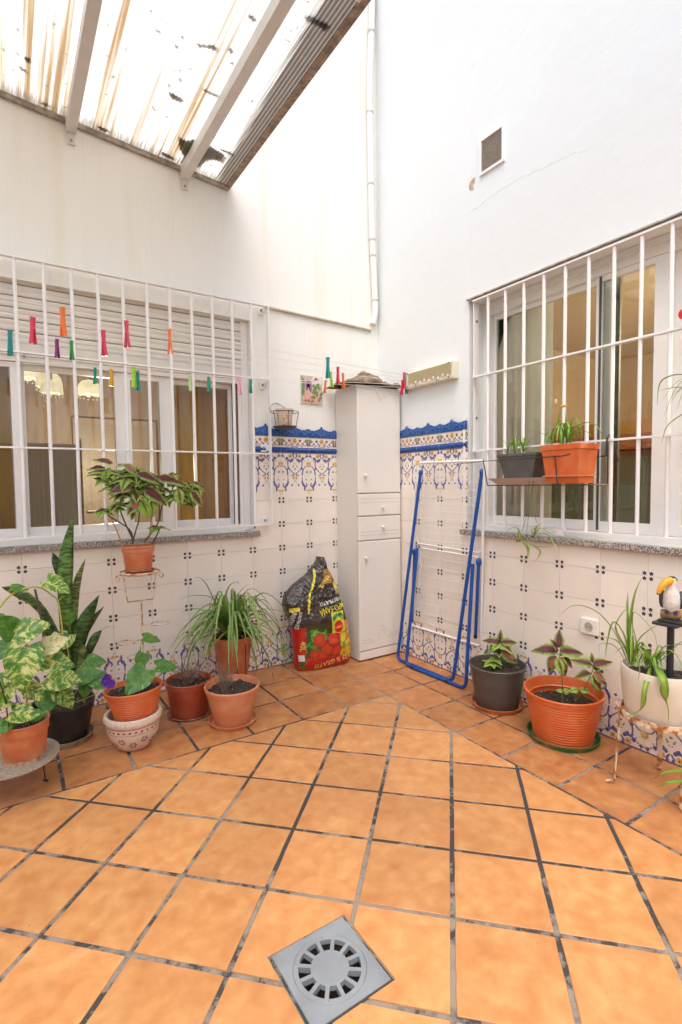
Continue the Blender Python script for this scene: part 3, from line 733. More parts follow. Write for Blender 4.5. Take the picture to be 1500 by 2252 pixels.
# lit glass shades of the chandelier in the left room
M_shade = mat('glowing frosted glass shade', (0.9, 0.86, 0.72), 0.4, emit=(1.0, 0.90, 0.66), estr=0.12, trans=0.3)
M_bulb = mat('lit bulb', (1, 1, 1), 0.3, emit=(1.0, 0.95, 0.82), estr=2.2)
M_crys = mat('crystal drop', (0.75, 0.72, 0.62), 0.1, emit=(1, .9, .7), estr=0.05)
ch = thing('chandelier', 'lit chandelier with scalloped glass shades and crystal drops seen through the left window', 'chandelier', (0.22, 4.35, 2.2))
def shade(px, py, y, r):
    p = ony(px, py, y)-Vector((0.22, 4.35, 2.2)); b = MB(); n = 32; prof = [(0.25, 0.0), (0.62, -0.12), (0.86, -0.45), (0.96, -0.85), (1.0, -1.25)]
    vs = []; fs = []
    for i, (rr, z) in enumerate(prof):
        for j in range(n):
            a = 2*PI*j/n; sc_ = 1+(0.05*math.cos(8*a) if i > 1 else 0); zz = z-(0.12*abs(math.cos(4*a)) if i == 4 else 0)
            vs.append((rr*r*sc_*math.cos(a), rr*r*sc_*math.sin(a), zz*r))
    for i in range(4):
        for j in range(n): fs.append((i*n+j, i*n+(j+1) % n, (i+1)*n+(j+1) % n, (i+1)*n+j))
    b.add(vs, fs); o = b.build('lamp_shade', M_shade, ch, smooth=True, loc=p)
    bb = MB(); bb.sphere((0, 0, -r*.8), r*.42, 8); bb.build('bulb', M_bulb, o, smooth=True)
    bb = MB()
    for j in range(16):
        a = 2*PI*j/16; bb.sphere((r*math.cos(a), r*math.sin(a), -r*1.5-rnd(0, .1)*r), r*.075, 4)
    bb.build('crystal', M_crys, o, smooth=True)
    b = MB(); b.tube([p+Vector((0, 0, 0)), p+Vector((0, 0, .1)), (0, 0, .25)], .006, 6); b.build('arm', M_steel, ch)
shade(107, 818, 4.35, .085); shade(113, 836, 4.15, .07); shade(196, 836, 4.35, .085); shade(60, 800, 4.6, .085)
b = MB()
for k in range(14):
    a = rnd(0, 6.28); r = rnd(.01, .06); z = rnd(-.32, -.05); b.sphere((r*math.cos(a)+.06, r*math.sin(a), z), .006, 4); b.tube([(r*math.cos(a)+.06, r*math.sin(a), z), (r*math.cos(a)+.06, r*math.sin(a), 0)], .0012, 4)
b.build('crystal', M_crys, ch); b = MB(); b.tube([(0, 0, .55), (0, 0, -.05)], .012, 8); b.build('stem', M_steel, ch)
pld = bpy.data.lights.new('chandelier_light', 'POINT'); pld.energy = 68; pld.color = (1, 0.86, 0.62); pld.shadow_soft_size = 0.12
plo = bpy.data.objects.new('chandelier_light', pld); C.objects.link(plo); plo.location = (0.9, 5.6, 1.5)
pld = bpy.data.lights.new('living_room_fill', 'POINT'); pld.energy = 95; pld.color = (1, 0.80, 0.52); pld.shadow_soft_size = 0.15  # added unseen fill light that warms the right room; no lamp modelled
plo = bpy.data.objects.new('living_room_fill', pld); C.objects.link(plo); plo.location = (4.4, 0.6, 2.3)

# ================================================================ CANOPY ROOF
def sheet_mat():
    m = bpy.data.materials.new('grimy ribbed polycarbonate'); m.use_nodes = True; N = m.node_tree.nodes; L = m.node_tree.links; N.clear()
    o = N.new('ShaderNodeOutputMaterial'); tr = N.new('ShaderNodeBsdfTranslucent'); df = N.new('ShaderNodeBsdfDiffuse'); mx = N.new('ShaderNodeMixShader'); mx.inputs[0].default_value = 0.93
    tc = N.new('ShaderNodeTexCoord'); mp = N.new('ShaderNodeMapping'); mp.inputs['Scale'].default_value = (20, 0.35, 1); L.new(tc.outputs['Object'], mp.inputs['Vector'])
    n1 = N.new('ShaderNodeTexNoise'); n1.inputs['Scale'].default_value = 1.6; n1.inputs['Detail'].default_value = 4; L.new(mp.outputs[0], n1.inputs['Vector'])
    # rust run-off streaks start strongest at the wall
    sx = N.new('ShaderNodeSeparateXYZ'); L.new(tc.outputs['Object'], sx.inputs[0])
    mr = N.new('ShaderNodeMapRange'); mr.inputs['From Min'].default_value = -2.2; mr.inputs['From Max'].default_value = 0.0; mr.inputs['To Min'].default_value = -0.12; mr.inputs['To Max'].default_value = 0.045; L.new(sx.outputs[1], mr.inputs['Value'])
    ad = N.new('ShaderNodeMath'); ad.operation = 'ADD'; L.new(n1.outputs['Fac'], ad.inputs[0]); L.new(mr.outputs[0], ad.inputs[1])
    cr = N.new('ShaderNodeValToRGB'); e = cr.color_ramp.elements; e[0].position = 0.535; e[0].color = (0.90, 0.88, 0.83, 1); e[1].position = 0.83; e[1].color = (0.10, 0.06, 0.03, 1)
    k = e.new(0.70); k.color = (0.42, 0.27, 0.13, 1); k = e.new(0.625); k.color = (0.58, 0.49, 0.37, 1); L.new(ad.outputs[0], cr.inputs[0])
    n2 = N.new('ShaderNodeTexNoise'); n2.inputs['Scale'].default_value = 26; n2.inputs['Detail'].default_value = 3; L.new(tc.outputs['Object'], n2.inputs['Vector'])
    m2 = N.new('ShaderNodeMapRange'); m2.inputs['From Min'].default_value = 0.68; m2.inputs['From Max'].default_value = 0.74; L.new(n2.outputs['Fac'], m2.inputs['Value'])
    mm = N.new('ShaderNodeMix'); mm.data_type = 'RGBA'; L.new(m2.outputs[0], mm.inputs['Factor']); L.new(cr.outputs[0], mm.inputs['A']); mm.inputs['B'].default_value = (0.28, 0.21, 0.13, 1)
    # grime that gathers against the free edge and the wall
    def grime(out, lo, hi, hi_v):
        g = N.new('ShaderNodeMapRange'); g.inputs['From Min'].default_value = lo; g.inputs['From Max'].default_value = hi; g.inputs['To Max'].default_value = hi_v; L.new(out, g.inputs['Value']); return g.outputs[0]
    n3 = N.new('ShaderNodeTexNoise'); n3.inputs['Scale'].default_value = 7; n3.inputs['Detail'].default_value = 6; L.new(mp.outputs[0], n3.inputs['Vector'])
    sy = N.new('ShaderNodeMath'); sy.operation = 'MULTIPLY_ADD'; L.new(sx.outputs[1], sy.inputs[0]); sy.inputs[1].default_value = -0.045; L.new(sx.outputs[0], sy.inputs[2])
    s2 = N.new('ShaderNodeMath'); s2.operation = 'MULTIPLY_ADD'; L.new(n3.outputs['Fac'], s2.inputs[0]); s2.inputs[1].default_value = 0.10; L.new(sy.outputs[0], s2.inputs[2])
    g1 = grime(s2.outputs[0], 1.245, 1.285, 0.95)
    s3 = N.new('ShaderNodeMath'); s3.operation = 'MULTIPLY_ADD'; L.new(n3.outputs['Fac'], s3.inputs[0]); s3.inputs[1].default_value = 0.26; L.new(sx.outputs[1], s3.inputs[2])
    g2 = grime(s3.outputs[0], 0.03, 0.10, 0.6)
    gm = N.new('ShaderNodeMath'); gm.operation = 'MAXIMUM'; L.new(g1, gm.inputs[0]); L.new(g2, gm.inputs[1])
    m3 = N.new('ShaderNodeMix'); m3.data_type = 'RGBA'; L.new(gm.outputs[0], m3.inputs['Factor']); L.new(mm.outputs['Result'], m3.inputs['A']); m3.inputs['B'].default_value = (0.085, 0.062, 0.045, 1)
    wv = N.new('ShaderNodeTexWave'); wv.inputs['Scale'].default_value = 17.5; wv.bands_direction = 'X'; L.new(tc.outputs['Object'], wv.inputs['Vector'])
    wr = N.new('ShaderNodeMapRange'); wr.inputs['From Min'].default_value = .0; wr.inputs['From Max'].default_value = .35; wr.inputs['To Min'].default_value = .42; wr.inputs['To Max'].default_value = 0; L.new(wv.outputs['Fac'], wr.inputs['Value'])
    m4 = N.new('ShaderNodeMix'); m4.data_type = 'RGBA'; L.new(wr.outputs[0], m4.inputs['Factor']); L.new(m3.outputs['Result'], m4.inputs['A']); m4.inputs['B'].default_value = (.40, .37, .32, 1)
    L.new(m4.outputs['Result'], tr.inputs['Color']); L.new(m4.outputs['Result'], df.inputs['Color'])
    L.new(df.outputs[0], mx.inputs[1]); L.new(tr.outputs[0], mx.inputs[2]); L.new(mx.outputs[0], o.inputs['Surface'])
    return m
M_sheet = sheet_mat()
CZ = lambda x: 3.385-0.092*(x-0.05)
cn = thing('canopy_roof', 'lean to roof of dirty ribbed translucent sheet on grey rafters over the left wall', 'canopy', (0, YL, 0))
slope = math.atan(-0.092)
def csheet(x0, x1):
    b = MB(); vs = []; fs = []; nx = int((x1-x0)/0.0045)
    ys = [0.0, -0.75, -1.6, -3.2]
    for y in ys:
        for i in range(nx+1):
            x = x0+(x1-x0)*i/nx; vs.append((x, y, CZ(x)+(0.0 if i % 4 < 2 else 0.0035)))
    for j in range(len(ys)-1):
        for i in range(nx): fs.append((j*(nx+1)+i, j*(nx+1)+i+1, (j+1)*(nx+1)+i+1, (j+1)*(nx+1)+i))
    b.add(vs, fs); return b.build('roof_sheet', M_sheet, cn)
csheet(-1.6, 0.385); csheet(0.389, 1.012); csheet(1.016, 1.293)
M_raf = mat('pale painted steel', (0.72, 0.70, 0.66), 0.5, noise_amt=0.08, noise_scale=7)
for x in (-0.26, 0.380, 1.013):
    z = CZ(x)-0.004; b = MB(); b.bar((x, -0.004, z-.036), (x, -3.2, z-.036), .052, .065)
    r = b.build('rafter', M_raf, cn)
    b = MB(); b.box(x-.020, -.014, z-.13, x+.020, -.0045, z-.069); k = b.build('bracket', M_raf, r)
    b = MB(); b.lathe([(.008, 0), (.008, .004), (0, .006)], 10); o = b.build('bolt', M_steel, r, loc=(x, -.014, z-.112)); o.rotation_euler = (PI/2, 0, 0)
b = MB(); b.bar((-1.6, -.012, CZ(-1.6)-.018), (1.30, -.012, CZ(1.30)-.018), .02, .028, up=(0, 0, 1)); b.build('wall_rail', mat('grimy cream rail', (0.45, 0.40, 0.33), .7, noise_amt=.5, noise_scale=25), cn)
M_edge = mat('dirty edge trim', (0.38, 0.29, 0.21), .7, noise_amt=.5, noise_scale=30)
b = MB(); b.box(1.2945, -3.2, CZ(1.3)-.016, 1.312, 0.0, CZ(1.3)+.022); b.box(1.270, -3.2, CZ(1.3)-.0155, 1.294, 0, CZ(1.3)-.010); b.build('edge_trim', M_edge, cn)
b = MB(); yy = 1.74-YL; b.bar((1.045, yy, CZ(1.045)-.030), (1.262, yy, CZ(1.262)-.030), .035, .035); b.build('purlin', M_raf, cn)
# leaf litter and droppings lying on top of the sheet
M_lit = mat('rotting leaf litter', (0.20, 0.14, 0.08), 0.9, col2=(0.09, 0.07, 0.04), noise_scale=40)
b = MB()
def blob(px, py, rx, ry, n=9):
    for _ in range(1):
        d = _ray(px, py); 
        # meet the sloping sheet
        t = (CZ(0)+0.006-H)/(d[2]+0.092*d[0]); x, y = d[0]*t, d[1]*t; z = CZ(x)+.0065
        s = t/FPX
        if x > 1.27 or y > YL-.02: return
        vs = []
        for i in range(n):
            a = 2*PI*i/n; k = rnd(.6, 1.25); vs.append((x+rx*k*math.cos(a)*s*1.2, y-YL+ry*k*math.sin(a)*s*1.2, z+rnd(0, .004)))
        o = len(vs); c = (x, y-YL, z+.008); bt = (x, y-YL, z-.001)
        b.add(vs+[c, bt], [(i, (i+1) % n, o) for i in range(n)]+[((i+1) % n, i, o+1) for i in range(n)])
for px, py, rx, ry in [(60, 128, 7, 7), (52, 152, 4, 4), (38, 62, 4, 4), (118, 50, 3, 3), (8, 107, 3, 3), (236, 53, 3, 3), (332, 22, 4, 3), (345, 64, 4, 3), (366, 48, 3, 3), (400, 80, 5, 4), (389, 101, 5, 4), (440, 98, 8, 5), (452, 99, 6, 4), (468, 102, 9, 6), (508, 109, 7, 6), (556, 38, 9, 6), (510, 137, 5, 4), (386, 212, 13, 8), (372, 186, 5, 3), (396, 173, 5, 4), (384, 153, 3, 3), (340, 240, 4, 3), (335, 232, 3, 3), (328, 260, 4, 3), (366, 255, 4, 3), (250, 167, 4, 4), (275, 208, 3, 3), (300, 243, 3, 3), (228, 283, 14, 5), (322, 177, 3, 3), (278, 106, 4, 3), (415, 90, 3, 3), (640, 64, 3, 3), (652, 58, 3, 3), (548, 234, 3, 3), (30, 152, 3, 3), (45, 147, 4, 3), (55, 156, 3, 3), (350, 68, 4, 3), (470, 300, 3, 3), (20, 205, 12, 4), (100, 228, 9, 4), (500, 333, 16, 4), (440, 345, 8, 4), (365, 340, 14, 6)]:
    blob(px, py, rx, ry)
for q in range(230):
    blob(rnd(0, 760), rnd(0, 400), rnd(.8, 2.3), rnd(.8, 2.1), 6)
def shp(pts):
    vs = []
    for px, py in pts:
        d = _ray(px, py); t = (CZ(0)+0.006-H)/(d[2]+0.092*d[0]); x, y = d[0]*t, d[1]*t; vs.append((x, y-YL, CZ(x)+.0075+rnd(0, .006)))
    n = len(vs); c = tuple(sum(v[k] for v in vs)/n for k in range(3)); b.add(vs+[c], [(i, (i+1) % n, n) for i in range(n)])
shp([(392, 297), (400, 303), (412, 307), (425, 303), (440, 309), (452, 325), (462, 318), (475, 327), (490, 335), (497, 345), (489, 356), (470, 350), (455, 352), (446, 360), (438, 368), (425, 360), (410, 362), (396, 357), (404, 343), (394, 325)])
shp([(671, 32), (684, 31), (700, 40), (716, 47), (728, 55), (722, 60), (712, 66), (706, 57), (690, 49), (672, 42)]); shp([(445, 191), (462, 199), (482, 206), (480, 212), (462, 206), (446, 197)])
stuff(b.build('leaf_litter', M_lit, cn))
# ================================================================ THINGS ON THE WALLS
M_pipe = mat('white painted pipe', (0.80, 0.79, 0.76), 0.45, noise_amt=0.03)
dp = thing('drain_pipe', 'white vertical pipe running down the corner above the cabinet', 'pipe', (2.47, 3.28, 2.5))
def q(x, y, z): return (x-2.47, y-3.28, z-2.5)
b = MB(); P = [(2.49, 3.292, 5.55), (2.478, 3.292, 4.9), (2.452, 3.292, 4.33), (2.455, 3.292, 3.8), (2.462, 3.292, 3.3), (2.484, 3.292, 2.82), (2.488, 3.290, 2.70), (2.484, 3.292, 2.62), (2.468, 3.300, 2.56)]
b.tube(bez([q(*p) for p in P], 8), 0.0245, 14); b.build('pipe', M_pipe, dp, smooth=True)
M_clip = mat('weathered clip', (0.62, 0.58, 0.52), .6, noise_amt=.4, noise_scale=40)
for z, x in ((4.75, 2.470), (4.15, 2.452), (3.62, 2.456), (3.20, 2.466), (3.08, 2.471), (2.74, 2.487)):
    b = MB(); b.tube([q(x, 3.292, z-.008), q(x, 3.292, z+.008)], 0.0262, 14); b.build('clip', M_clip, dp, smooth=True)
cd = MB(); P = [(1.56, 3.306, 2.536), (1.9, 3.306, 2.528), (2.2, 3.306, 2.522), (2.42, 3.306, 2.515), (2.455, 3.304, 2.512)]
cd.tube(bez(P, 8), 0.011, 10); tag(cd.build('conduit', mat('cream conduit', (0.66, 0.58, 0.47), .6, noise_amt=.2, noise_scale=18), smooth=True), 'thin cream conduit running along the left wall from the grille top to the corner pipe', 'pipe')
# wall vent high on the right wall
vt = thing('wall_vent', 'square louvred vent with white frame high on the right wall', 'vent', (XR, 2.166, 3.295))
b = MB(); a, c = .092, .106
for (y0, z0, y1, z1) in ((-a, c-.014, a, c), (-a, -c, a, -c+.014), (-a, -c+.014, -a+.014, c-.014), (a-.014, -c+.014, a, c-.014)): b.box(-.014, y0, z0, 0, y1, z1)
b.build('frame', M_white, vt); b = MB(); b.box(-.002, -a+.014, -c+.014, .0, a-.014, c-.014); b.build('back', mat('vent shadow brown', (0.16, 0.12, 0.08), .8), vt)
M_lou = mat('dusty louvre', (0.52, 0.48, 0.41), .6, noise_amt=.3, noise_scale=40)
s = MB(); s.bar((-.0065, -a+.0145, 0), (-.0065, a-.0145, 0), .0055, .0025, up=(.6, 0, .8)); sm = s.mesh('louvre', M_lou)
for k in range(20): link('louvre', sm, vt, (0, 0, -c+.020+k*.0095))
# cream slatted clothesline casing
cs = thing('clothesline_casing', 'cream ribbed plastic casing of the clothesline on the wall right of the cabinet', 'clothesline casing', (XR, 2.675, 2.05))
b = MB(); M_crm = mat('aged cream plastic', (0.72, 0.67, 0.52), .4, noise_amt=.08); b.box(-.055, -.235, -.060, -.0005, .235, .055); o = b.build('casing', M_crm, cs); md = o.modifiers.new('bevel', 'BEVEL'); md.width = .006; md.segments = 2
s = MB(); s.box(-.060, -.222, -.002, -.0552, .205, .002); sm = s.mesh('rib', mat('cream rib', (0.56, 0.47, 0.28), .5))
for k in range(9): link('rib', sm, cs, (0, 0, .043-k*.0085))
s = MB(); 
for k in range(9): s.box(-.062, -.20+k*.045, -.045+.01*(k % 2), -.0555, -.185+k*.045, -.028+.01*(k % 2))
s.build('spout', M_wg, cs)
b = MB(); b.box(-.062, .2355, -.055, -.005, .243, .060)
for k in range(5): b.tube([(-.03, .243, .05-k*.022), (-.03, .262, .052-k*.022), (-.03, .262, .043-k*.022)], .003, 6)
b.build('hook_plate', M_steel, cs)
for y, z in ((.21, .045), (.21, -.048), (-.20, .045), (-.20, -.048), (-.09, -.05), (.12, -.05)):
    b = MB(); b.lathe([(.005, 0), (.005, .002), (0, .003)], 8); o = b.build('screw', M_dark, cs, loc=(-.0605, y, z)); o.rotation_euler = (0, -PI/2, 0)
# small ceramic picture (plain courtyard scene)
pc = thing('wall_picture', 'small square glazed picture of a garden arch and palms left of the cabinet', 'picture', (1.912, YL, 1.998), 0)
b = MB(); b.box(-.089, -.010, -.101, .089, 0, .101); b.build('plate', mat('picture ground', (0.62, 0.55, 0.48), .25, noise_amt=.2, noise_scale=30), pc)
pm = [mat('pic violet', (0.36, 0.16, 0.34), .3), mat('pic green', (0.10, 0.20, 0.07), .3, col2=(.25, .33, .12), noise_scale=80), mat('pic red', (0.45, 0.12, 0.08), .3), mat('pic pink path', (0.66, 0.33, 0.26), .3, col2=(.7, .5, .4), noise_scale=60), mat('pic white', (0.75, 0.72, 0.68), .3)]
b = MB()
def pf(pts, mi, w): 
    n = len(pts); c = (sum(p[0] for p in pts)/n, sum(p[1] for p in pts)/n); b.add([(x, -.010-w, z) for x, z in pts]+[(c[0], -.010-w, c[1])], [(i, (i+1) % n, n) for i in range(n)], mi)
pf([(-.085, -.095), (.085, -.095), (.07, -.05), (-.02, .01), (-.06, -.01)], 3, .0004)
pf([(-.085, .1), (-.085, -.05), (-.062, -.04), (-.058, .06)], 1, .0006); pf([(-.055, 0), (-.055, .05), (-.03, .075), (0, .05), (0, -.01), (-.015, -.02), (-.018, .04), (-.035, .045), (-.042, .03), (-.042, -.01)], 0, .0008)
pf([(0, .03), (.085, .05), (.085, .1), (.01, .1)], 4, .0005); pf([(.01, .06), (.06, .08), (.03, .095)], 2, .0009)
for k in range(16):
    x = rnd(.0, .08); z = rnd(-.055, .045); pf([(x+.014*math.cos(t_)*rnd(.5, 1.2), z+.014*math.sin(t_)*rnd(.5, 1.3)) for t_ in np.linspace(0, 5.4, 7)], 1, .001+.0001*k)
for k in range(10):
    x = rnd(-.08, .08); z = rnd(-.09, -.05); pf([(x+.01*math.cos(t_), z+.008*math.sin(t_)) for t_ in np.linspace(0, 5.4, 6)], rnd(0, 1) > .5 and 2 or 1, .003+.0001*k)
b.build('painting', pm, pc)
# power socket
sk = thing('power_socket', 'square white power socket on the tiles behind the spider plant', 'socket', (XR-.008, 1.503, .549))
b = MB(); b.box(-.016, -.047, -.041, 0, .047, .041); o = b.build('plate', mat('socket white', (.8, .77, .7), .3), sk); md = o.modifiers.new('bevel', 'BEVEL'); md.width = .004; md.segments = 2
b = MB(); b.lathe([(.024, .0165), (.0215, .019), (.0195, .0175), (.019, .0168), (0, .0166)], 28); o = b.build('outlet', mat('outlet grey', (.45, .40, .33), .5), sk); o.rotation_euler = (0, -PI/2, 0)
for s_ in (-1, 1):
    b = MB(); b.lathe([(.0032, .0170), (0, .0174)], 10); o = b.build('pin_hole', M_dark, sk, loc=(0, s_*.0095, 0)); o.rotation_euler = (0, -PI/2, 0)
# hanging wire holder with a mini pot
M_wire = mat('black wire', (0.03, 0.03, 0.03), .5)
hp = thing('wire_pot_holder', 'black wire hanging holder on the wall above the blue tile cornice', 'pot holder', (1.632, 3.205, 1.700))
b = MB(); R1, R0 = .098, .078
b.tube([(R1*math.cos(a), R1*math.sin(a), .105) for a in np.linspace(0, 2*PI, 33)[:-1]], .0022, 6, closed=True)
for a in (-2.9, -1.75, -.35, 1.0): b.tube([(R1*math.cos(a), R1*math.sin(a), .107), (R0*math.cos(a), R0*math.sin(a), .002)], .0022, 6)
b.tube(bez([(-.092, .02, .105), (-.096, .03, .135), (-.075, .05, .15), (-.04, .09, .172), (0, .104, .178), (.03, .09, .160), (.06, .06, .13), (.09, .02, .107)], 6), .002, 6)
b.build('wire_frame', M_wire, hp, smooth=True)
b = MB(); b.lathe([(0, -.012), (.055, -.012), (.082, .002), (.084, .006), (.079, .006), (.056, -.006), (0, -.006)], 28); b.build('tray', mat('dark tray', (0.06, .05, .04), .4), hp, smooth=True)
mp_ = thing('mini_pot', 'tiny cream pot with brown ring dots standing in the black wire holder', 'plant pot', (1.632, 3.205, 1.6945))
b = MB(); b.lathe([(0, 0), (.042, 0), (.044, .004), (.057, .113), (.063, .114), (.064, .130), (.059, .131), (.054, .12), (0, .118)], 28); b.build('pot', mat('peach ceramic', (.72, .55, .40), .5), mp_, smooth=True)
b = MB(); M_dot = mat('brown ring print', (.30, .16, .12), .5)
for k in range(34):
    a = rnd(-PI, 0.3); z = rnd(.01, .095)**1.0; rr = .0443+(z-.004)*.119+.0006; r = rnd(.003, .007); n = 8; vs = []
    for i in range(n):
        for rad in (r, r*.5):
            th = 2*PI*i/n; aa = a+rad*math.cos(th)/rr; zz = z+rad*math.sin(th); R_k = .0443+(zz-.004)*.119+.0006; vs.append((R_k*math.cos(aa), R_k*math.sin(aa), zz))
    b.add(vs, [(2*i, (2*i+2) % (2*n), (2*i+3) % (2*n), 2*i+1) for i in range(n)])
b.build('dot_print', M_dot, mp_)

# ---- floor drain
dr = thing('floor_drain', 'grey square plastic floor drain with ring of slots in the orange tiles', 'drain', ((dx0+dx1)/2, (dy0+dy1)/2, 0))
M_dr = mat('blue grey plastic', (0.28, 0.31, 0.34), .5, noise_amt=.22, noise_scale=9, bump=.15, bump_scale=90)
hs_ = (dx1-dx0)/2-.004; N_ = 12; r0, r1 = .052, .085; b = MB()
# plate as rings: outside square to circle, ring, spokes, hub
seg = 96; top = 0.0022
def ringp(r, z): return [(r*math.cos(2*PI*i/seg), r*math.sin(2*PI*i/seg), z) for i in range(seg)]
def sqp(z): 
    out = []
    for i in range(seg):
        a = 2*PI*i/seg; c, s = math.cos(a), math.sin(a); k = hs_/max(abs(c), abs(s)); out.append((c*k, s*k, z))
    return out
def ringf(A, B): return [(A+i, A+(i+1) % seg, B+(i+1) % seg, B+i) for i in range(seg)]
b.add(sqp(-.01)+sqp(top-.001)+[(x*.992, y*.992, top) for x, y, z in sqp(0)]+ringp(.1005, top)+ringp(.099, top-.002)+ringp(.0975, top)+ringp(r1, top)+ringp(r1, -.012), ringf(0, seg)+ringf(seg, 2*seg)+ringf(2*seg, 3*seg)+ringf(3*seg, 4*seg)+ringf(4*seg, 5*seg)+ringf(5*seg, 6*seg)+ringf(6*seg, 7*seg))
b.lathe([(0, top), (r0, top), (r0, -.012)], 48)
for k in range(N_):
    a = 2*PI*(k+.5)/N_+.13; b.bar((math.cos(a)*(r0-.001), math.sin(a)*(r0-.001), top-.0082), (math.cos(a)*(r1+.001), math.sin(a)*(r1+.001), top-.0082), .0105, .016)
b.build('grate', M_dr, dr)
b = MB(); b.lathe([(.096, -.012), (.090, -.13), (0, -.13)], 32, cap=False); b.build('drain_pit', mat('dirty pit brown', (0.07, .045, .03), .8), dr)
b = MB()
for (x0, y0, x1, y1) in ((-hs_-.006, -hs_-.006, hs_+.006, -hs_), (-hs_-.006, hs_, hs_+.006, hs_+.006), (-hs_-.006, -hs_, -hs_, hs_), (hs_, -hs_, hs_+.006, hs_)): b.box(x0, y0, -.01, x1, y1, -.0012)
b.build('mortar_edge', M_grout, dr)
b = MB()
for x, y in ((.091, .02), (-.072, .06), (-.05, -.076), (.03, .088)): b.lathe([(.0032, top), (.002, top+.0005), (0, top+.0006)], 8, x, y)
b.build('screw', mat('rusty screw', (.4, .2, .1), .6), dr)

# ---- corner cabinet
cb_ = thing('bathroom_cabinet', 'tall narrow white cabinet with two doors and two drawers in the corner', 'cabinet', (2.117, 3.022, 0))
M_cab = mat('cream white laminate', (0.79, 0.755, 0.69), .35, noise_amt=.03, noise_scale=3)
M_cside = mat('cream white laminate side', (0.77, 0.73, 0.66), .4, noise_amt=.04, noise_scale=3)
Wc, Dc, Hc = .395, .290, 2.015
b = MB(); b.box(0.002, .019, .012, Wc-.002, Dc, Hc); b.build('body', M_cside, cb_)
b = MB(); b.box(.004, .0, .012, Wc-.002, .0185, .072); b.build('plinth', M_cab, cb_)
M_groove = mat('groove line', (0.50, 0.44, 0.36), .6)
def front(name, z0, z1, lines, knob):
    b = MB(); b.box(0.001, -.001, z0+.0018, Wc-.001, .0185, z1-.0018); o = b.build(name, M_cab, cb_); md = o.modifiers.new('bevel', 'BEVEL'); md.width = .006; md.segments = 3
    for ln in lines:
        g = MB(); g.tube([(x, -.0012, z) for x, z in ln], .0012, 4); g.build('groove', M_groove, o)
    k = MB(); k.lathe([(.007, 0), (.006, .010), (.013, .016), (.0145, .021), (.012, .027), (0, .029)], 20); kk = k.build('knob', M_cab, o, smooth=True, loc=(knob[0], -.001, knob[1])); kk.rotation_euler = (PI/2, 0, 0)
front('door', 1.236, 2.010, [[(.02, 1.985), (.155, 1.985), (.215, 1.90)], [(.175, 1.975), (.215, 1.915), (.265, 1.985), (.375, 1.985)], [(.235, 1.93), (.285, 1.965), (.38, 1.965)]], (.060, 1.364))
front('drawer', 1.070, 1.232, [[(.02, 1.195), (.375, 1.195)], [(.02, 1.168), (.375, 1.168)]], (.217, 1.130))
front('drawer', .890, 1.066, [[(.02, .955), (.375, .955)], [(.02, .930), (.375, .930)]], (.217, .984))
front('door', .076, .886, [[(.03, .155), (.12, .155)], [(.03, .132), (.14, .132)], [(.21, .245), (.275, .18), (.31, .172), (.385, .185)], [(.17, .155), (.205, .215), (.27, .150), (.385, .162)], [(.2, .225), (.215, .245)]], (.060, .765))
# rag heap on the cabinet
b = MB(); nx, ny = 60, 26; vs = []; fs = []
for j in range(ny+1):
    for i in range(nx+1):
        u = i/nx; v = j/ny; x = -.10+u*(Wc+.10); y = -.035+v*(Dc+.02)
        hmp = .026+.085*math.exp(-((u-.46)/.15)**2)*(0.4+.6*math.sin(PI*min(1, v*1.1)))+.03*noise.noise(Vector((u*6, v*4, 1)))+.017*noise.noise(Vector((u*17, v*9, 4)))
        e = min(u, 1-u, v, 1-v)*14; hmp = max(.004, hmp*min(1, e+.2))
        if e < .3: hmp -= .0
        vs.append((x+.008*noise.noise(Vector((u*9, v*9, 9))), y+.008*noise.noise(Vector((u*9, v*9, 5))), hmp))
for j in range(ny):
    for i in range(nx): fs.append((j*(nx+1)+i, j*(nx+1)+i+1, (j+1)*(nx+1)+i+1, (j+1)*(nx+1)+i))
b.add(vs, fs)
o = b.build('rag_heap', mat('dirty brown rag', (0.13, 0.085, 0.052), .95, col2=(.27, .20, .145), noise_scale=16, bump=.9, bump_scale=55), smooth='all', loc=(2.117, 3.022, Hc)); md = o.modifiers.new('thickness', 'SOLIDIFY'); md.thickness = .003
tag(o, 'crumpled dirty brown cloth lying on top of the corner cabinet', 'cloth')

# ---- washing lines and pegs
M_line = mat('white plastic cord', (.82, .80, .76), .5)
HK = [Vector((2.497, 2.937, 2.098-k*.022)) for k in range(5)]
def lefton(px, py, y): return ony(px, py, y)
LN = [(HK[0], [(373, 724, 2.43), (278, 706, 2.40), (137, 677, 2.36)]), (HK[1], [(227, 727, 2.60), (72, 698, 2.55)]), (HK[2], [(157, 749, 2.84), (125, 745, 2.83), (22, 728, 2.80)]),
      (HK[3], [(525, 828, 2.96), (303, 815, 2.93), (293, 810, 2.93)]), (HK[4], [(551, 833, 3.10), (459, 828, 3.08), (418, 823, 3.07), (244, 811, 3.04), (209, 808, 3.03)])]
pos = []
for k, (h, pts) in enumerate(LN):
    P = [ony(x, y+3, d) for x, y, d in pts]; a, c = P[0], P[-1]; dirv = (c-a).normalized(); far = c+dirv*((-1.64-c.x)/dirv.x)
    path = [h, a]+P[1:-1]+[c, far]
    b = MB(); b.tube(path, .0017, 5)
    lab = ['nearest the camera, carrying two orange pegs and a red peg', 'second from the camera, carrying two red pegs over the shutter', 'third from the camera, carrying teal, purple and green pegs', 'fourth from the camera, carrying a pink peg', 'closest to the window bars, carrying five small pegs'][k]
    tag(b.build('washing_line', M_line), 'thin white washing line '+lab, 'clothesline'); pos.append((h, a, path))
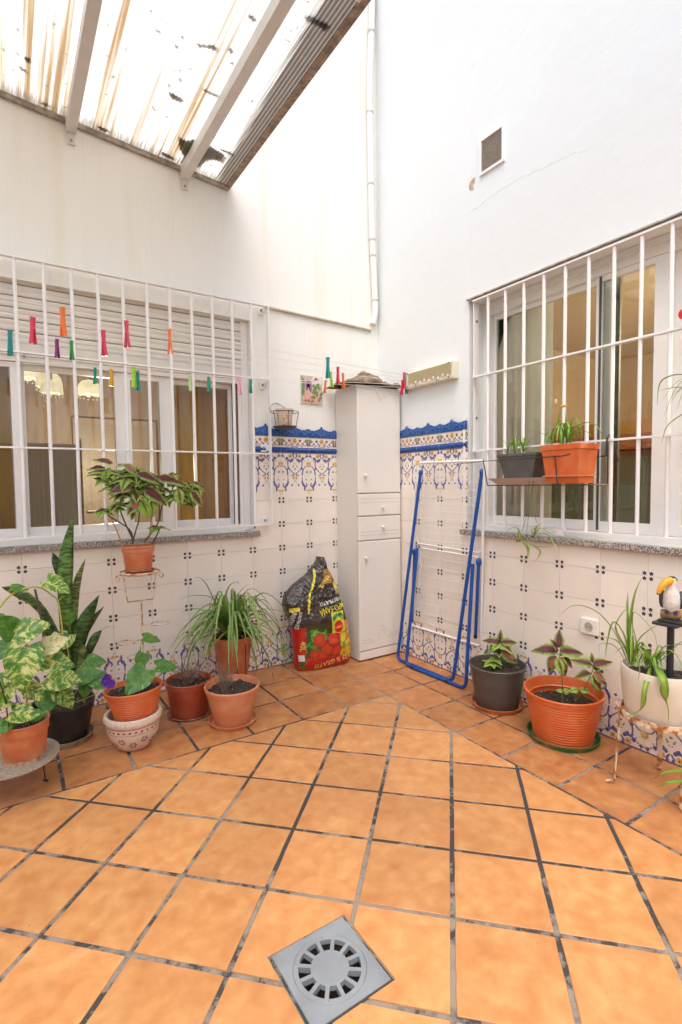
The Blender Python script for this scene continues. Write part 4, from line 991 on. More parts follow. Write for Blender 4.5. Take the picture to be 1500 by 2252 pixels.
def peg(px, y0, y1, d, col, label, tilt=0.0, P=None, size=None, yaw=None):
    p = P if P is not None else ony(px, y0+3, d)
    dep = Vector(_f).dot(p-Vector((0, 0, H))); Ls = size or (y1-y0)*dep/FPX*.97
    t = thing('clothes_peg', label, 'clothes peg', p, yaw if yaw is not None else rnd(.35, 1.1)*random.choice((-1, 1)), 'coloured pegs on the washing lines'); t.rotation_euler.x = 0; t.rotation_euler.y = tilt+rnd(-.05, .05)
    m = pegm(col); w = Ls*.16; th = Ls*.05
    for s_ in (-1, 1):
        b = MB(); prof = [(0.06*Ls, .050*Ls), (.0, .035*Ls), (-.30*Ls, .020*Ls), (-.42*Ls, .030*Ls), (-.62*Ls, .045*Ls), (-.94*Ls, .085*Ls)]
        vs = []
        for z, y in prof:
            for yy in (y-th/2, y+th/2):
                for xx in (-w/2, w/2): vs.append((xx+s_*w*.06, s_*yy, z))
        fs = []
        for i in range(len(prof)-1):
            o_ = i*4; fs += [(o_, o_+1, o_+5, o_+4), (o_+2, o_+6, o_+7, o_+3), (o_, o_+4, o_+6, o_+2), (o_+1, o_+3, o_+7, o_+5)]
        fs += [(0, 2, 3, 1), (len(vs)-4, len(vs)-3, len(vs)-1, len(vs)-2)]; b.add(vs, fs); b.build('jaw', m, t)
    b = MB(); b.tube([(-w*.55, 0, -.36*Ls), (w*.55, 0, -.36*Ls)], .03*Ls, 8); b.build('spring', M_steel, t)
PC = {}
COLS = dict(teal=(.0, .24, .25), red=(.62, .015, .06), orange=(.80, .17, .01), purple=(.22, .01, .14), green=(.01, .26, .03), tealgreen=(.0, .27, .16), yellow=(.75, .42, .01), lime=(.36, .60, .04), pale=(.42, .62, .25), pink=(.80, .34, .50), blue=(.02, .25, .42))
def pegm(c):
    if c not in PC: PC[c] = mat(c+' peg plastic', COLS[c], .35)
    return PC[c]
for a in [(22, 728, 783, 2.80, 'teal', 'teal clothes peg nearest the left photo edge'), (72, 698, 757, 2.55, 'red', 'red clothes peg left of the tallest orange peg', .03), (137, 677, 740, 2.36, 'orange', 'largest orange clothes peg, highest on the washing lines', -.02),
          (125, 745, 787, 2.83, 'purple', 'purple clothes peg below the large orange peg'), (157, 749, 792, 2.84, 'green', 'plain green clothes peg just right of the purple peg'), (227, 727, 784, 2.60, 'red', 'red clothes peg low over the shutter, right of the green peg', -.04),
          (278, 706, 765, 2.40, 'red', 'crimson clothes peg highest among the red ones, left of the lone orange peg', .03), (373, 724, 779, 2.43, 'orange', 'orange clothes peg hanging alone at the right of the shutter', -.05), (209, 808, 845, 3.03, 'tealgreen', 'small teal green clothes peg beside the right chandelier shade'),
          (244, 811, 849, 3.04, 'yellow', 'small yellow clothes peg on the line before the sash'), (293, 807, 853, 2.93, 'lime', 'lime clothes peg touching a blue green peg'), (303, 815, 860, 2.935, 'teal', 'blue green clothes peg touching a lime peg'),
          (418, 823, 859, 3.07, 'pale', 'pale green clothes peg in front of the mustard curtain'), (459, 828, 861, 3.08, 'tealgreen', 'small dark green clothes peg before the curtain beside the pale green one'), (525, 828, 868, 2.96, 'pink', 'pink clothes peg near the end of the left grille'), (551, 833, 864, 3.10, 'tealgreen', 'small green clothes peg right of the pink one at the grille end')]:
    peg(*a[:4], a[4], a[5], a[6] if len(a) > 6 else 0)
def onpath(k, px):
    h, a, path = pos[k]; lo, hi = 0.0, 1.0
    for _ in range(40):
        m = (lo+hi)/2; p = h.lerp(a, m); v = Vector(RM.T @ np.array(p-Vector((0, 0, H)))); X = 750+FPX*v.x/-v.z
        if X > px: lo = m
        else: hi = m
    return h.lerp(a, (lo+hi)/2)
for k, px, c, lab, sz, tl in [(0, 721, 'teal', 'teal clothes peg standing highest beside the wall picture', .125, -.03), (2, 727, 'lime', 'lime clothes peg hanging against the left edge of the cabinet', .10, -.15), (3, 716, 'orange', 'orange clothes peg half hidden behind the teal peg by the picture', .085, .2), (1, 743, 'red', 'crimson clothes peg in front of the cabinet top', .11, .0), (2, 754, 'orange', 'orange clothes peg in front of the cabinet top right of the crimson one', .10, -.1),
                             (0, 889, 'red', 'crimson clothes peg at the hook end of the lines', .12, .02), (2, 885, 'red', 'pink red clothes peg below the crimson one at the hook end', .11, .12), (2, 893, 'blue', 'blue clothes peg hidden among those at the hook end', .095, -.15), (1, 897, 'lime', 'lime clothes peg outermost at the hook end by the casing', .10, -.18)]:
    P = onpath(k, px); P.z += .012 if k == 0 else 0
    peg(px, 0, 0, 0, c, lab, tl, P=P, size=sz, yaw=.4)
# ================================================================ DRYING RACK
M_bt = mat('blue enamelled tube', (0.004, 0.075, 0.34), .3, noise_amt=.15, noise_scale=30)
M_wt = mat('white enamelled tube', (.80, .79, .77), .3)
rk = thing('drying_rack', 'folded blue and white drying rack leaning on the tiles between cabinet and grey pot', 'drying rack', (2.40, 2.55, 0))
RO = Vector((2.40, 2.55, 0))
def rb(pts, r, m, name, n=10, sm=True):
    b = MB(); b.tube([Vector(p)-RO for p in pts], r, n); return b.build(name, m, rk, smooth=sm)
def rounded(pts, r, n=5):
    out = [Vector(pts[0])]
    for i in range(1, len(pts)-1):
        p, q_, s = Vector(pts[i-1]), Vector(pts[i]), Vector(pts[i+1]); a = (p-q_).normalized(); c = (s-q_).normalized()
        A = q_+a*r; Cc = q_+c*r
        for k in range(n+1):
            t = k/n; out.append(A.lerp(q_, t).lerp(q_.lerp(Cc, t), t))
    out.append(Vector(pts[-1])); return out
# frame A (front) and frame B, crossing near the middle
A_tl = onx(925, 1040, 2.455); A_tr = onx(1060, 1038, 2.455); zf = .0115
A_bl = onz(874, 1449, zf); A_br = onz(996, 1499, zf)
B_bl = onz(893, 1462, zf); B_br = onz(1024, 1515, zf)
rb(rounded([A_tl, A_bl, A_br, A_tr], .05), .0115, M_bt, 'front_leg_frame')
B_tl = onx(918, 1205, 2.44); B_tr = onx(1040, 1240, 2.44)
rb(rounded([B_tl, B_bl, B_br, B_tr], .05), .0115, M_bt, 'rear_leg_frame')
WP = ((2.478, 2.5, 1.0), (1, 0, 0.055))
W_ = lambda px, py: onp(px, py, *WP)
rb(rounded([W_(922, 1040), W_(921, 1018), W_(1066, 1013), W_(1057, 1422), W_(904, 1375), W_(915, 1060)], .03), .0085, M_wt, 'outer_frame')
rb(rounded([W_(921, 1050), W_(917, 1195), W_(1060, 1217), W_(1062, 1040)], .035), .006, M_wt, 'upper_wing')
rb(rounded([W_(922, 1290), W_(925, 1205), W_(1054, 1226), W_(1054, 1290)], .03), .006, M_wt, 'lower_wing')
b = MB()
for k in range(9):
    t = k/8; b.tube([W_(922-2*t*2, 1060+t*125)-RO, W_(1061-2*t, 1060+t*140)-RO], .0013, 4)
for k in range(8):
    t = k/7; b.tube([W_(922-8*t, 1222+t*140)-RO, W_(1055-2*t, 1245+t*160)-RO], .0013, 4)
for k in range(8):
    t = (k+.5)/8; b.tube([W_(925+t*134, 1022-4*t)-RO, W_(920+t*136, 1197+t*20)-RO, W_(907+t*148, 1378+t*42)-RO], .0013, 4)
b.build('drying_cord', M_wt, rk)
M_cap = mat('black end cap', (.02, .02, .02), .5)
for a, c in (((912, 1214), (906, 1362)), ((1053, 1236), (1046, 1396))):
    p, q_ = onp(*a, (2.45, 2.5, 1), (1, 0, .05)), onp(*c, (2.45, 2.5, 1), (1, 0, .05)); rb([p, q_], .0105, M_bt, 'strut')
    d = (q_-p).normalized(); rb([q_-d*.002, q_+d*.022], .0115, M_cap, 'end_cap')
    b = MB(); b.sphere(p-RO, (.02, .016, .028), 8); b.build('joint', M_bt, rk, smooth=True)
for p in (A_tl, A_tr):
    b = MB(); b.sphere(p-RO, (.017, .015, .022), 8); b.build('joint', M_bt, rk, smooth=True)
for t in (.12, .72):
    p = B_bl.lerp(B_br, t); d = (B_br-B_bl).normalized(); rb([p-d*.012, p+d*.012], .0125, M_cap, 'foot_grip')

# ================================================================ COMPOST BAG
M_bag = mat('printed plastic sack', (.1, .1, .1), .27, attr='Col', noise_amt=.25, noise_scale=28, bump=1.0, bump_scale=13, spec=.6, coat=.4)
bag = thing('compost_bag', 'crumpled upside down compost sack with vegetable print beside the cabinet', 'compost bag', (1.85, 3.10, 0), 0.0)
LE = [(0, 1.662), (.03, 1.655), (.18, 1.640), (.27, 1.632), (.35, 1.615), (.42, 1.585), (.47, 1.570), (.54, 1.585), (.60, 1.650), (.63, 1.70), (.66, 1.755), (.69, 1.79), (.73, 1.83), (.76, 1.852), (.785, 1.858)]
RE = [(0, 2.045), (.03, 2.062), (.10, 2.068), (.20, 2.056), (.30, 2.046), (.36, 2.030), (.42, 2.018), (.47, 2.0), (.53, 1.982), (.58, 1.968), (.64, 1.940), (.68, 1.918), (.72, 1.900), (.76, 1.893), (.785, 1.885)]
DP = [(0, .055), (.05, .085), (.15, .098), (.3, .092), (.42, .080), (.5, .07), (.6, .05), (.68, .036), (.74, .024), (.785, .012)]
def interp(T, z):
    for (a, x), (c, y) in zip(T[:-1], T[1:]):
        if z <= c: return x+(y-x)*max(0, (z-a))/(c-a)
    return T[-1][1]
def bagpt(u, z, off=0.0):
    """u -1..1 across the front"""
    l, r = interp(LE, z), interp(RE, z); cx = (l+r)/2; w = (r-l)/2; d = interp(DP, z); s = max(-1, min(1, u)); a = s*PI/2
    x = cx+w*math.copysign(abs(math.sin(a))**.8, a); y = 3.125-d*abs(math.cos(a))**.55
    k = noise.noise(Vector((x*8, z*10, 0)))*.014*(0.2+2.2*z)+noise.noise(Vector((x*23, z*26, 3)))*.016*(.2+2.4*max(0, z-.26))+abs(noise.noise(Vector((x*38+z*20, z*30-x*14, 11))))*.016*min(1, max(0, z-.24)*5)+abs(noise.noise(Vector((x*12+z*9, z*7, 7))))*.022*(max(0, z-.25)*2.0)
    y += -k*abs(math.cos(a))**.3+(z-.05)*0.04-0.10*(s)*.35
    return Vector((x-1.85, y-3.10-off, z))
def bagcol(u, z):
    x = bagpt(u, z).x+1.85; n = noise.noise(Vector((x*30, z*30, 1))); n2 = noise.noise(Vector((x*11, z*11, 5))); n3 = noise.noise(Vector((x*60, z*60, 9)))
    blk = (.035, .027, .024)
    if n2 > .18: blk = (.065, .048, .038)
    if n3 > .48 and z > .40: blk = (.20, .18, .16)
    if z > .60 and .1 < u < .75 and z < .70: return (.36, .17, .02) if n < .2 else (.5, .33, .06)
    if z > .52 and .55 < u < .9 and n2 > -.2 and z < .66: return (.62, .52, .06)
    if z > .33: return blk
    edge = .075+.018*math.sin((x-1.6)*9)+(x-1.85)*.07
    if z < edge-.0: return (.56, .012, .012) if not (x < 1.70 and n > .0) else (.05, .18, .02)
    if x < 1.70 and z < .31 and x < 1.66+z*.06+.03: return (.56, .02, .012)
    # tomatoes
    for (tx, tz, tr) in ((1.795, .215, .05), (1.905, .21, .052), (1.85, .15, .05), (1.755, .125, .035), (1.92, .13, .045), (1.81, .10, .04), (1.72, .075, .03)):
        d = math.hypot(x-tx, z-tz)/tr
        if d < 1: return (.60, .03+.05*(1-d), .015) if d < .9 else (.30, .01, .01)
    if x > 1.955: return (.72, .50, .03) if n > -.1 else ((.62, .22, .02) if n2 > 0 else (.22, .36, .05))
    if z < .30 and x < 1.85+.02*n: return (.07, .30, .03) if n > .05 else ((.015, .10, .015) if n2 > -.1 else (.22, .46, .08))
    if z < .26: return (.03, .11, .02)
    return (.04, .05, .02)
b = MB(); NU, NZ = 150, 190; vs = []; cols = []; fs = []
for j in range(NZ+1):
    z = .785*j/NZ
    for i in range(NU+1):
        u = -1+2*i/NU; p = bagpt(u, z); 
        if j == 0: p.z = 0.001
        vs.append(p); cols.append(bagcol(u, z))
for j in range(NZ):
    for i in range(NU): fs.append((j*(NU+1)+i, j*(NU+1)+i+1, (j+1)*(NU+1)+i+1, (j+1)*(NU+1)+i))
# back panel closes the sack
NB = 12; base = len(vs)
for j in range(NZ+1):
    z = .785*j/NZ; a, c = vs[j*(NU+1)], vs[j*(NU+1)+NU]
    for i in range(NB+1):
        t = i/NB; p = a.lerp(c, t); p = Vector((p.x, p.y+.05*math.sin(PI*t)*(1-z), p.z)); vs.append(p); cols.append((.04, .03, .03))
for j in range(NZ):
    for i in range(NB): fs.append((base+j*(NB+1)+i+1, base+j*(NB+1)+i, base+(j+1)*(NB+1)+i, base+(j+1)*(NB+1)+i+1))
b.add(vs, fs, 0, cols); b.build('sack', M_bag, bag, smooth='all')
def text_pts(s, size):
    cu = bpy.data.curves.new('lettering', 'FONT'); cu.body = s; cu.size = size; cu.align_x = 'CENTER'; cu.align_y = 'CENTER'; cu.offset = size*.02
    o = bpy.data.objects.new('lettering', cu); C.objects.link(o); dg = bpy.context.evaluated_depsgraph_get(); me = bpy.data.meshes.new_from_object(o.evaluated_get(dg))
    bm = bmesh.new(); bm.from_mesh(me); bmesh.ops.triangulate(bm, faces=bm.faces[:]); bmesh.ops.subdivide_edges(bm, edges=[e for e in bm.edges if e.calc_length() > size*.3], cuts=1)
    vs = [v.co.copy() for v in bm.verts]; bm.verts.index_update(); fs = [tuple(v.index for v in f.verts) for f in bm.faces]; bm.free(); bpy.data.objects.remove(o); bpy.data.curves.remove(cu); bpy.data.meshes.remove(me); return vs, fs
def u_at(x, z):
    lo, hi = -1, 1
    for _ in range(30):
        m = (lo+hi)/2
        if bagpt(m, z).x+1.85 < x: lo = m
        else: hi = m
    return lo
def on_bag(name, vs2, fs, x0, z0, ang, m, off=.0035, sx=1.0, curve=0.0):
    c, s = math.cos(ang), math.sin(ang); vs = []
    for v in vs2:
        a, d = v[0]*sx, v[1]; x = x0+a*c-d*s; z = z0+a*s+d*c+curve*(x0-(x0+a*c))**2
        z = max(.004, min(.78, z)); vs.append(bagpt(u_at(x, z), z, off))
    b = MB(); b.add(vs, fs); return b.build(name, m, bag)
M_pw = mat('white print', (.75, .75, .72), .4); M_py = mat('yellow print', (.75, .66, .04), .4); M_pr = mat('red print', (.58, .01, .01), .4); M_pg = mat('green print', (.0, .25, .08), .4); M_pyg = mat('lime yellow print', (.62, .62, .05), .4); M_pyo = mat('pale yellow print', (.80, .55, .12), .4)
def lett(s, size, x, z, ang, m, off=.0042, sx=1.0, curve=0.0):
    v, f = text_pts(s, size); on_bag('lettering', v, f, x, z, ang, m, off, sx, curve)
def grid(w, h, nx=10, ny=10): 
    return [(w*(i/nx-.5), h*(j/ny-.5)) for j in range(ny+1) for i in range(nx+1)], [(j*(nx+1)+i, j*(nx+1)+i+1, (j+1)*(nx+1)+i+1, (j+1)*(nx+1)+i) for j in range(ny) for i in range(nx)]
def ell(rx, ry, n=28, k=5):
    vs = [(0, 0)]; fs = []
    for q_ in range(1, k+1):
        for i in range(n): vs.append((rx*q_/k*math.cos(2*PI*i/n), ry*q_/k*math.sin(2*PI*i/n)))
    for i in range(n): fs.append((0, 1+i, 1+(i+1) % n))
    for q_ in range(k-1):
        for i in range(n): fs.append((1+q_*n+i, 1+q_*n+(i+1) % n, 1+(q_+1)*n+(i+1) % n, 1+(q_+1)*n+i))
    return vs, fs
U = PI+.07
v, f = grid(.105, .150); on_bag('printed_panel', v, f, 1.945, .325, .05, M_pyg, .0030)
for sx_ in (-1, 1):
    L2 = [(0, .055), (.012*sx_, .064), (.030*sx_, .060), (.044*sx_, .040), (.046*sx_, .012), (.030*sx_, .018), (.012*sx_, .035), (.002*sx_, .048)]
    c_ = (.026*sx_, .04); on_bag('leaf_emblem', L2+[c_], [(i, (i+1) % 8, 8) for i in range(8)], 1.945, .325, .05, M_pg, .0044)
v, f = ell(.041, .047); on_bag('emblem_ring', v, f, 1.948, .292, 0, M_pyo, .0046); v, f = ell(.037, .043); on_bag('emblem_disc', v, f, 1.948, .292, 0, M_pr, .0056)
lett('COMPO', .025, 1.948, .292, U, M_pyo, .0075, .95)
lett('COMPO SANA', .058, 1.935, .430, PI+.16, M_py, .005, .72)
lett('SUBSTRATO', .038, 1.905, .478, PI+.16, M_pw, .005, .95)
lett('UNIVERSAL', .034, 1.612, .37, -PI/2-.12+PI*0, M_pw, .005, .8); lett('SUBSTRATO', .030, 1.650, .37, -PI/2-.18, M_pw, .005, .75)
lett('50+10L', .036, 1.86, .615, PI+.85, M_pyo, .005)
lett('40L', .048, 1.677, .185, PI/2+PI, M_pyo, .005)
lett('+25 % GRATIS', .050, 1.90, .052, PI+.13, M_pyo, .0055, .95)
v, f = grid(.014, .36, 2, 30); on_bag('printed_stripe', [(x+.012*math.sin(y*22), y) for x, y in v], f, 1.765, .585, -.30, M_py, .004)
v, f = grid(.06, .03); on_bag('printed_panel', v, f, 1.625, .445, .1, M_py, .0035)
v, f = grid(.032, .045); on_bag('bar_code', v, f, 1.672, .10, .1, M_pw, .0045)

# ================================================================ PLANTS
M_soil = mat('dark potting soil', (.022, .014, .010), .95, col2=(.065, .045, .03), noise_scale=60, bump=1.0, bump_scale=80)
M_perl = mat('pale grit', (.42, .33, .24), .8)
TC = dict(orange=((.60, .115, .022), (.62, .17, .055)), terra=((.50, .135, .050), (.56, .22, .11)), light=((.58, .20, .085), (.60, .30, .17)), darkred=((.34, .055, .022), (.38, .09, .045)), grey=((.085, .075, .065), (.065, .06, .055)), black=((.018, .018, .020), (.03, .03, .033)))
PM = {}
def pot_mat(k):
    if k not in PM: PM[k] = mat(k+' plastic pot', TC[k][0], .42, col2=TC[k][1], noise_scale=13, bump=.08, bump_scale=40, nlo=.42, nhi=.72)
    return PM[k]
M_lime = mat('lime scale crust', (.52, .38, .27), .9, col2=(.30, .15, .08), noise_scale=50, bump=.4)
def soil(parent, r, z, grit=40, seed=1, sx=1, sy=1):
    b = MB(); random.seed(seed); R = 12; S = 36; vs = [(0, 0, z+.006)]; fs = []
    for i in range(1, R+1):
        for j in range(S):
            a = 2*PI*j/S; rr = r*i/R; vs.append((rr*math.cos(a)*sx, rr*math.sin(a)*sy, z+.014*noise.noise(Vector((rr*math.cos(a)*28, rr*math.sin(a)*28, seed)))+.006*(1-(i/R)**2)+rnd(-.0025, .0025)))
    for j in range(S): fs.append((0, 1+j, 1+(j+1) % S))
    for i in range(R-1):
        for j in range(S): fs.append((1+i*S+j, 1+(i+1)*S+j, 1+(i+1)*S+(j+1) % S, 1+i*S+(j+1) % S))
    b.add(vs, fs); o = b.build('soil', M_soil, parent)
    b = MB()
    for k in range(grit*3):
        a = rnd(0, 6.28); rr = r*math.sqrt(rnd(0, .92)); s = rnd(.002, .006); c = Vector((rr*math.cos(a)*sx, rr*math.sin(a)*sy, z+.009+rnd(-.002, .004)))
        v = [c+Vector((rnd(-s, s), rnd(-s, s), rnd(-s, s)*.7)) for _ in range(4)]; b.add(v, [(0, 1, 2), (0, 2, 3), (0, 3, 1), (1, 3, 2)], 0 if k % 3 else 1)
    stuff(b.build('soil_crumbs', [M_soil, M_perl], parent)); return o
def pot(parent, rb_, rr, h, key, rim=.022, band=.03, ribs=0, crust=False, sx=1, sy=1, soilz=None, seed=1, thick=.004, grit=40):
    b = MB(); rs = rr-.006; P = [(0, 0), (rb_, 0), (rb_+.002, .004)]
    if ribs:
        for k in range(ribs+1):
            t = k/ribs; r = rb_+(rs-rb_)*t; z = .006+(h-band-.006)*t; P += [(r, z), (r+.0016, z+(h-band)/ribs*.3), (r, z+(h-band)/ribs*.6)]
        P = [p for p in P if p[1] <= h-band]
    P += [(rs-.001, h-band-.001), (rs+.0035, h-band), (rr-.0015, h-rim*.6), (rr+.002, h-rim*.45), (rr+.0025, h-.004), (rr-.001, h), (rr-.006, h-.001), (rr-.008, h-.008)]
    zs = soilz if soilz is not None else h-.022
    P += [(rs-thick-.002, h-band), (rb_+(rs-rb_)*max(0, zs-.03)/h-thick, max(.006, zs-.03)), (0, max(.006, zs-.03))]
    b.lathe(P, 40, sx=sx, sy=sy); o = b.build('pot', pot_mat(key), parent, smooth=30)
    if crust:
        c = MB(); n = 40; vs = []; fs = []
        for i in range(n):
            a = 2*PI*i/n; top = .018+.010*noise.noise(Vector((math.cos(a)*2, math.sin(a)*2, seed)))
            for z, e in ((.0005, .0016), (top, .0012)):
                r = rb_+(rs-rb_)*z/h+e+.0012; vs.append((r*math.cos(a)*sx, r*math.sin(a)*sy, z))
        fs = [(2*i, (2*i+2) % (2*n), (2*i+3) % (2*n), 2*i+1) for i in range(n)]; c.add(vs, fs); c.build('lime_crust', M_lime, parent, smooth='all')
    rsoil = (rb_+(rs-rb_)*min(1, zs/(h-band)))-thick-.0005
    soil(parent, rsoil, zs, grit, seed, sx, sy); return o
def saucer(x, y, z, r, m, label, hgt=.022):
    b = MB(); b.lathe([(0, 0), (r-.014, 0), (r-.003, hgt-.004), (r, hgt), (r-.004, hgt+.001), (r-.010, hgt-.006), (r-.018, .005), (0, .005)], 40)
    return tag(b.build('plant_saucer', m, smooth=30, loc=(x, y, z)), label, 'plant saucer')
def leaf_frame(o, base, direction, up, scale):
    """local +Y along the leaf, +Z its upper face"""
    y = Vector(direction).normalized(); z = Vector(up); z = (z-y*z.dot(y)); z = z.normalized() if z.length > 1e-4 else y.orthogonal().normalized(); x = y.cross(z)
    m = Matrix(((x.x, y.x, z.x, 0), (x.y, y.y, z.y, 0), (x.z, y.z, z.z, 0), (0, 0, 0, 1))); o.matrix_local = Matrix.Translation(base) @ m @ Matrix.Scale(scale, 4)
# ---- coleus leaves (unit length 1, serrated, painted by attribute)
def coleus_mesh(seed, purple=.7, green=(.25, .38, .07), pur=(.12, .025, .038), pink=None, width=.62):
    random.seed(seed); b = MB(); NL, NW = 22, 8; vs = []; cols = []; fs = []
    for i in range(NL+1):
        t = i/NL; w = width/2*(math.sin(PI*min(1, t**.72))**.85)*(1-.25*t) if 0 < t < 1 else 0.0
        for j in range(-NW//2, NW//2+1):
            s = j/(NW/2); ser = 1+(.13*(1 if i % 2 else -.5) if abs(s) == 1 else 0)
            x = s*w*ser; y = t+(.015 if abs(s) == 1 and i % 2 else 0); z = -.32*t*t+.10*abs(s)*w*2-.09*abs(s)**2+.012*math.sin(i*1.9+j)+.02*math.sin(t*9+s*3+seed)
            vs.append((x, y, z))
            e = abs(s)*(1+.12*rnd(-1, 1)); q_ = purple*(1.0-.55*max(0, t-.55)/.45-.4*max(0, .15-t)/.15)
            if pink and abs(s) < .26 and t < .72: c = pink
            elif e < q_: c = tuple(v*rnd(.8, 1.25) for v in pur)
            elif e < q_+.17: c = tuple((a+d)/2 for a, d in zip(pur, green))
            elif e > .93: c = (.34, .44, .15)
            else: c = tuple(v*rnd(.85, 1.2) for v in green)
            cols.append(c)
    k = NW+1
    for i in range(NL):
        for j in range(NW): fs.append((i*k+j, i*k+j+1, (i+1)*k+j+1, (i+1)*k+j))
    b.add(vs, fs, 0, cols); return b.mesh('leaf', M_leafc, smooth='all')
M_leafc = mat('coleus leaf', (.2, .3, .05), .5, attr='Col', noise_amt=.12, noise_scale=40, trans=.22, spec=.35)
COL = [coleus_mesh(1, .60), coleus_mesh(2, .42), coleus_mesh(3, .44, pink=(.48, .12, .12)), coleus_mesh(4, .52, green=(.30, .46, .07)), coleus_mesh(5, .22, green=(.32, .48, .07)), coleus_mesh(6, .05, green=(.26, .45, .05), width=.75), coleus_mesh(7, .74, pur=(.17, .05, .06))]
M_stem = mat('green brown stem', (.16, .17, .05), .6, noise_amt=.4, noise_scale=30); M_stemb = mat('brown woody stem', (.10, .065, .035), .7, noise_amt=.3, noise_scale=40); M_stemp = mat('pinkish cane', (.42, .24, .15), .6)
def whorl(parent, p, axis, s, n=4, mix=(0, 1, 3), tilt=.35, spin=None):
    axis = Vector(axis).normalized(); x = axis.orthogonal().normalized(); y = axis.cross(x); a0 = spin if spin is not None else rnd(0, 6)
    for k in range(n):
        a = a0+2*PI*k/n+rnd(-.3, .3); d = x*math.cos(a)+y*math.sin(a); tl = tilt+rnd(-.25, .25)
        o = link('leaf', COL[random.choice(mix)], parent); leaf_frame(o, Vector(p), d*math.cos(tl)-Vector((0, 0, 1))*math.sin(tl)*.3+axis*math.sin(tl)*.7, axis+d*.15, s*rnd(.75, 1.15))
# ---- strap leaves
M_sp = mat('spider plant leaf', (.16, .28, .04), .45, attr='Col', noise_amt=.12, noise_scale=20, trans=.25)
def strap(parent, pts, w, g=(.13, .25, .035), mid=(.30, .42, .10), tipc=None, fold=.25, n=7, name='leaf', m=None):
    P = bez(pts, n); k = len(P); b = MB(); vs = []; cols = []; fs = []; prev = None
    for i in range(k):
        t = (P[min(i+1, k-1)]-P[max(i-1, 0)]).normalized(); f = i/(k-1)
        side = t.cross(Vector((0, 0, 1)))
        side = side.normalized() if side.length > .15 else (prev or t.orthogonal().normalized())
        if prev and side.dot(prev) < 0: side = -side
        if prev: side = (side+prev*1.5).normalized()
        prev = side; up = side.cross(t)
        ww = w*(min(1, .55+f*2.2) if f < .2 else 1)*(1-max(0, f-.35)**1.4/.65**1.4*.93)
        for s in (-1, -.35, .35, 1):
            vs.append(P[i]+side*s*ww/2+up*abs(s)*ww*fold*(1 if abs(s) == 1 else .35))
            c = mid if abs(s) < .5 else g
            if tipc and f > .9: c = tipc
            cols.append(tuple(v*rnd(.9, 1.1) for v in c))
    for i in range(k-1):
        for j in range(3): fs.append((i*4+j, i*4+j+1, (i+1)*4+j+1, (i+1)*4+j))
    b.add(vs, fs, 0, cols); return b.build(name, m or M_sp, parent, smooth='all')
BR = (.16, .09, .04)
def arch(base, az, L, rise, droop, w, parent, **kw):
    d = Vector((math.cos(az), math.sin(az), 0)); base = Vector(base)
    strap(parent, [base, base+d*L*.18+Vector((0, 0, rise*.62)), base+d*L*.45+Vector((0, 0, rise)), base+d*L*.78+Vector((0, 0, rise*.75-droop*.35)), base+d*L+Vector((0, 0, rise*.4-droop))], w, **kw)

# ---- tall coleus on the wire stand
KX, KY = .612, 3.02
K0 = Vector((KX, KY, 0))
M_rwire = mat('cream wire with rust', (.66, .52, .36), .6, col2=(.30, .13, .05), noise_scale=45, nlo=.48, nhi=.62)
ws = thing('wire_plant_stand', 'slender rusty cream wire stand with scrolls and empty rings holding the tall coleus', 'plant stand', K0)
zp = ony(305, 1262, KY).z
b = MB()
b.tube([(.103*math.cos(a), .103*math.sin(a), zp+.012) for a in np.linspace(0, 2*PI, 33)[:-1]], .005, 8, closed=True); b.tube([(.085*math.cos(a), .085*math.sin(a), zp) for a in np.linspace(0, 2*PI, 33)[:-1]], .003, 6, closed=True)
b.build('plate_ring', M_rwire, ws, smooth=True)
b = MB(); zb = ony(306, 1321, KY).z
for s_ in (-1, 1):
    sc = [(s_*.070, 0, zb+.004), (s_*.078, 0, zb+.06), (s_*.083, 0, zp-.03), (s_*.09, 0, zp-.004), (s_*.115, 0, zp+.001), (s_*.128, 0, zp-.018), (s_*.118, 0, zp-.032), (s_*.106, 0, zp-.022), (s_*.112, 0, zp-.012)]
    b.tube(bez(sc, 6), .0033, 6)
b.tube([(-.071, 0, zb), (.071, 0, zb)], .0035, 6); b.build('scroll_bracket', M_rwire, ws, smooth=True)
b = MB(); b.tube([(0.004, 0, zb), (.006, 0, .0)], .005, 8); b.tube(bez([(.006, 0, .10), (.07, .02, .04), (.12, .03, .004)], 5), .004, 6); b.tube(bez([(.006, 0, .10), (-.07, .02, .04), (-.12, .03, .004)], 5), .004, 6); b.tube(bez([(.006, 0, .10), (0, -.06, .04), (0, -.10, .004)], 5), .004, 6); b.build('column', M_rwire, ws, smooth=True)
for (px, py, rr) in ((350, 1369, .048), (277, 1411, .048), (296, 1442, .042)):
    c = ony(px, py, KY)-K0; c.y -= .02; b = MB(); b.tube([(c.x+rr*math.cos(a), c.y+rr*math.sin(a), c.z) for a in np.linspace(0, 2*PI, 25)[:-1]], .0035, 6, closed=True); b.tube([(0.005, 0, c.z), (c.x-math.copysign(rr, c.x), c.y, c.z)], .0035, 6); b.build('ring', M_rwire, ws, smooth=True)
saucer(KX, KY, zp+.004, .083, pot_mat('darkred'), 'dark red saucer under the tall coleus pot on the wire stand', .02)
kp = thing('potted_plant', 'tall purple and green coleus in a terracotta pot held up by the wire stand', 'potted plant', (KX-.005, KY, zp+.010))
hK = ony(301, 1199, KY).z-zp-.010; pot(kp, .066, .089, hK, 'terra', band=.035, crust=True, seed=3)
random.seed(11)
def kpt(px, py, dy=0): return ony(px, py, KY+dy)-Vector((KX-.005, KY, zp+.010))
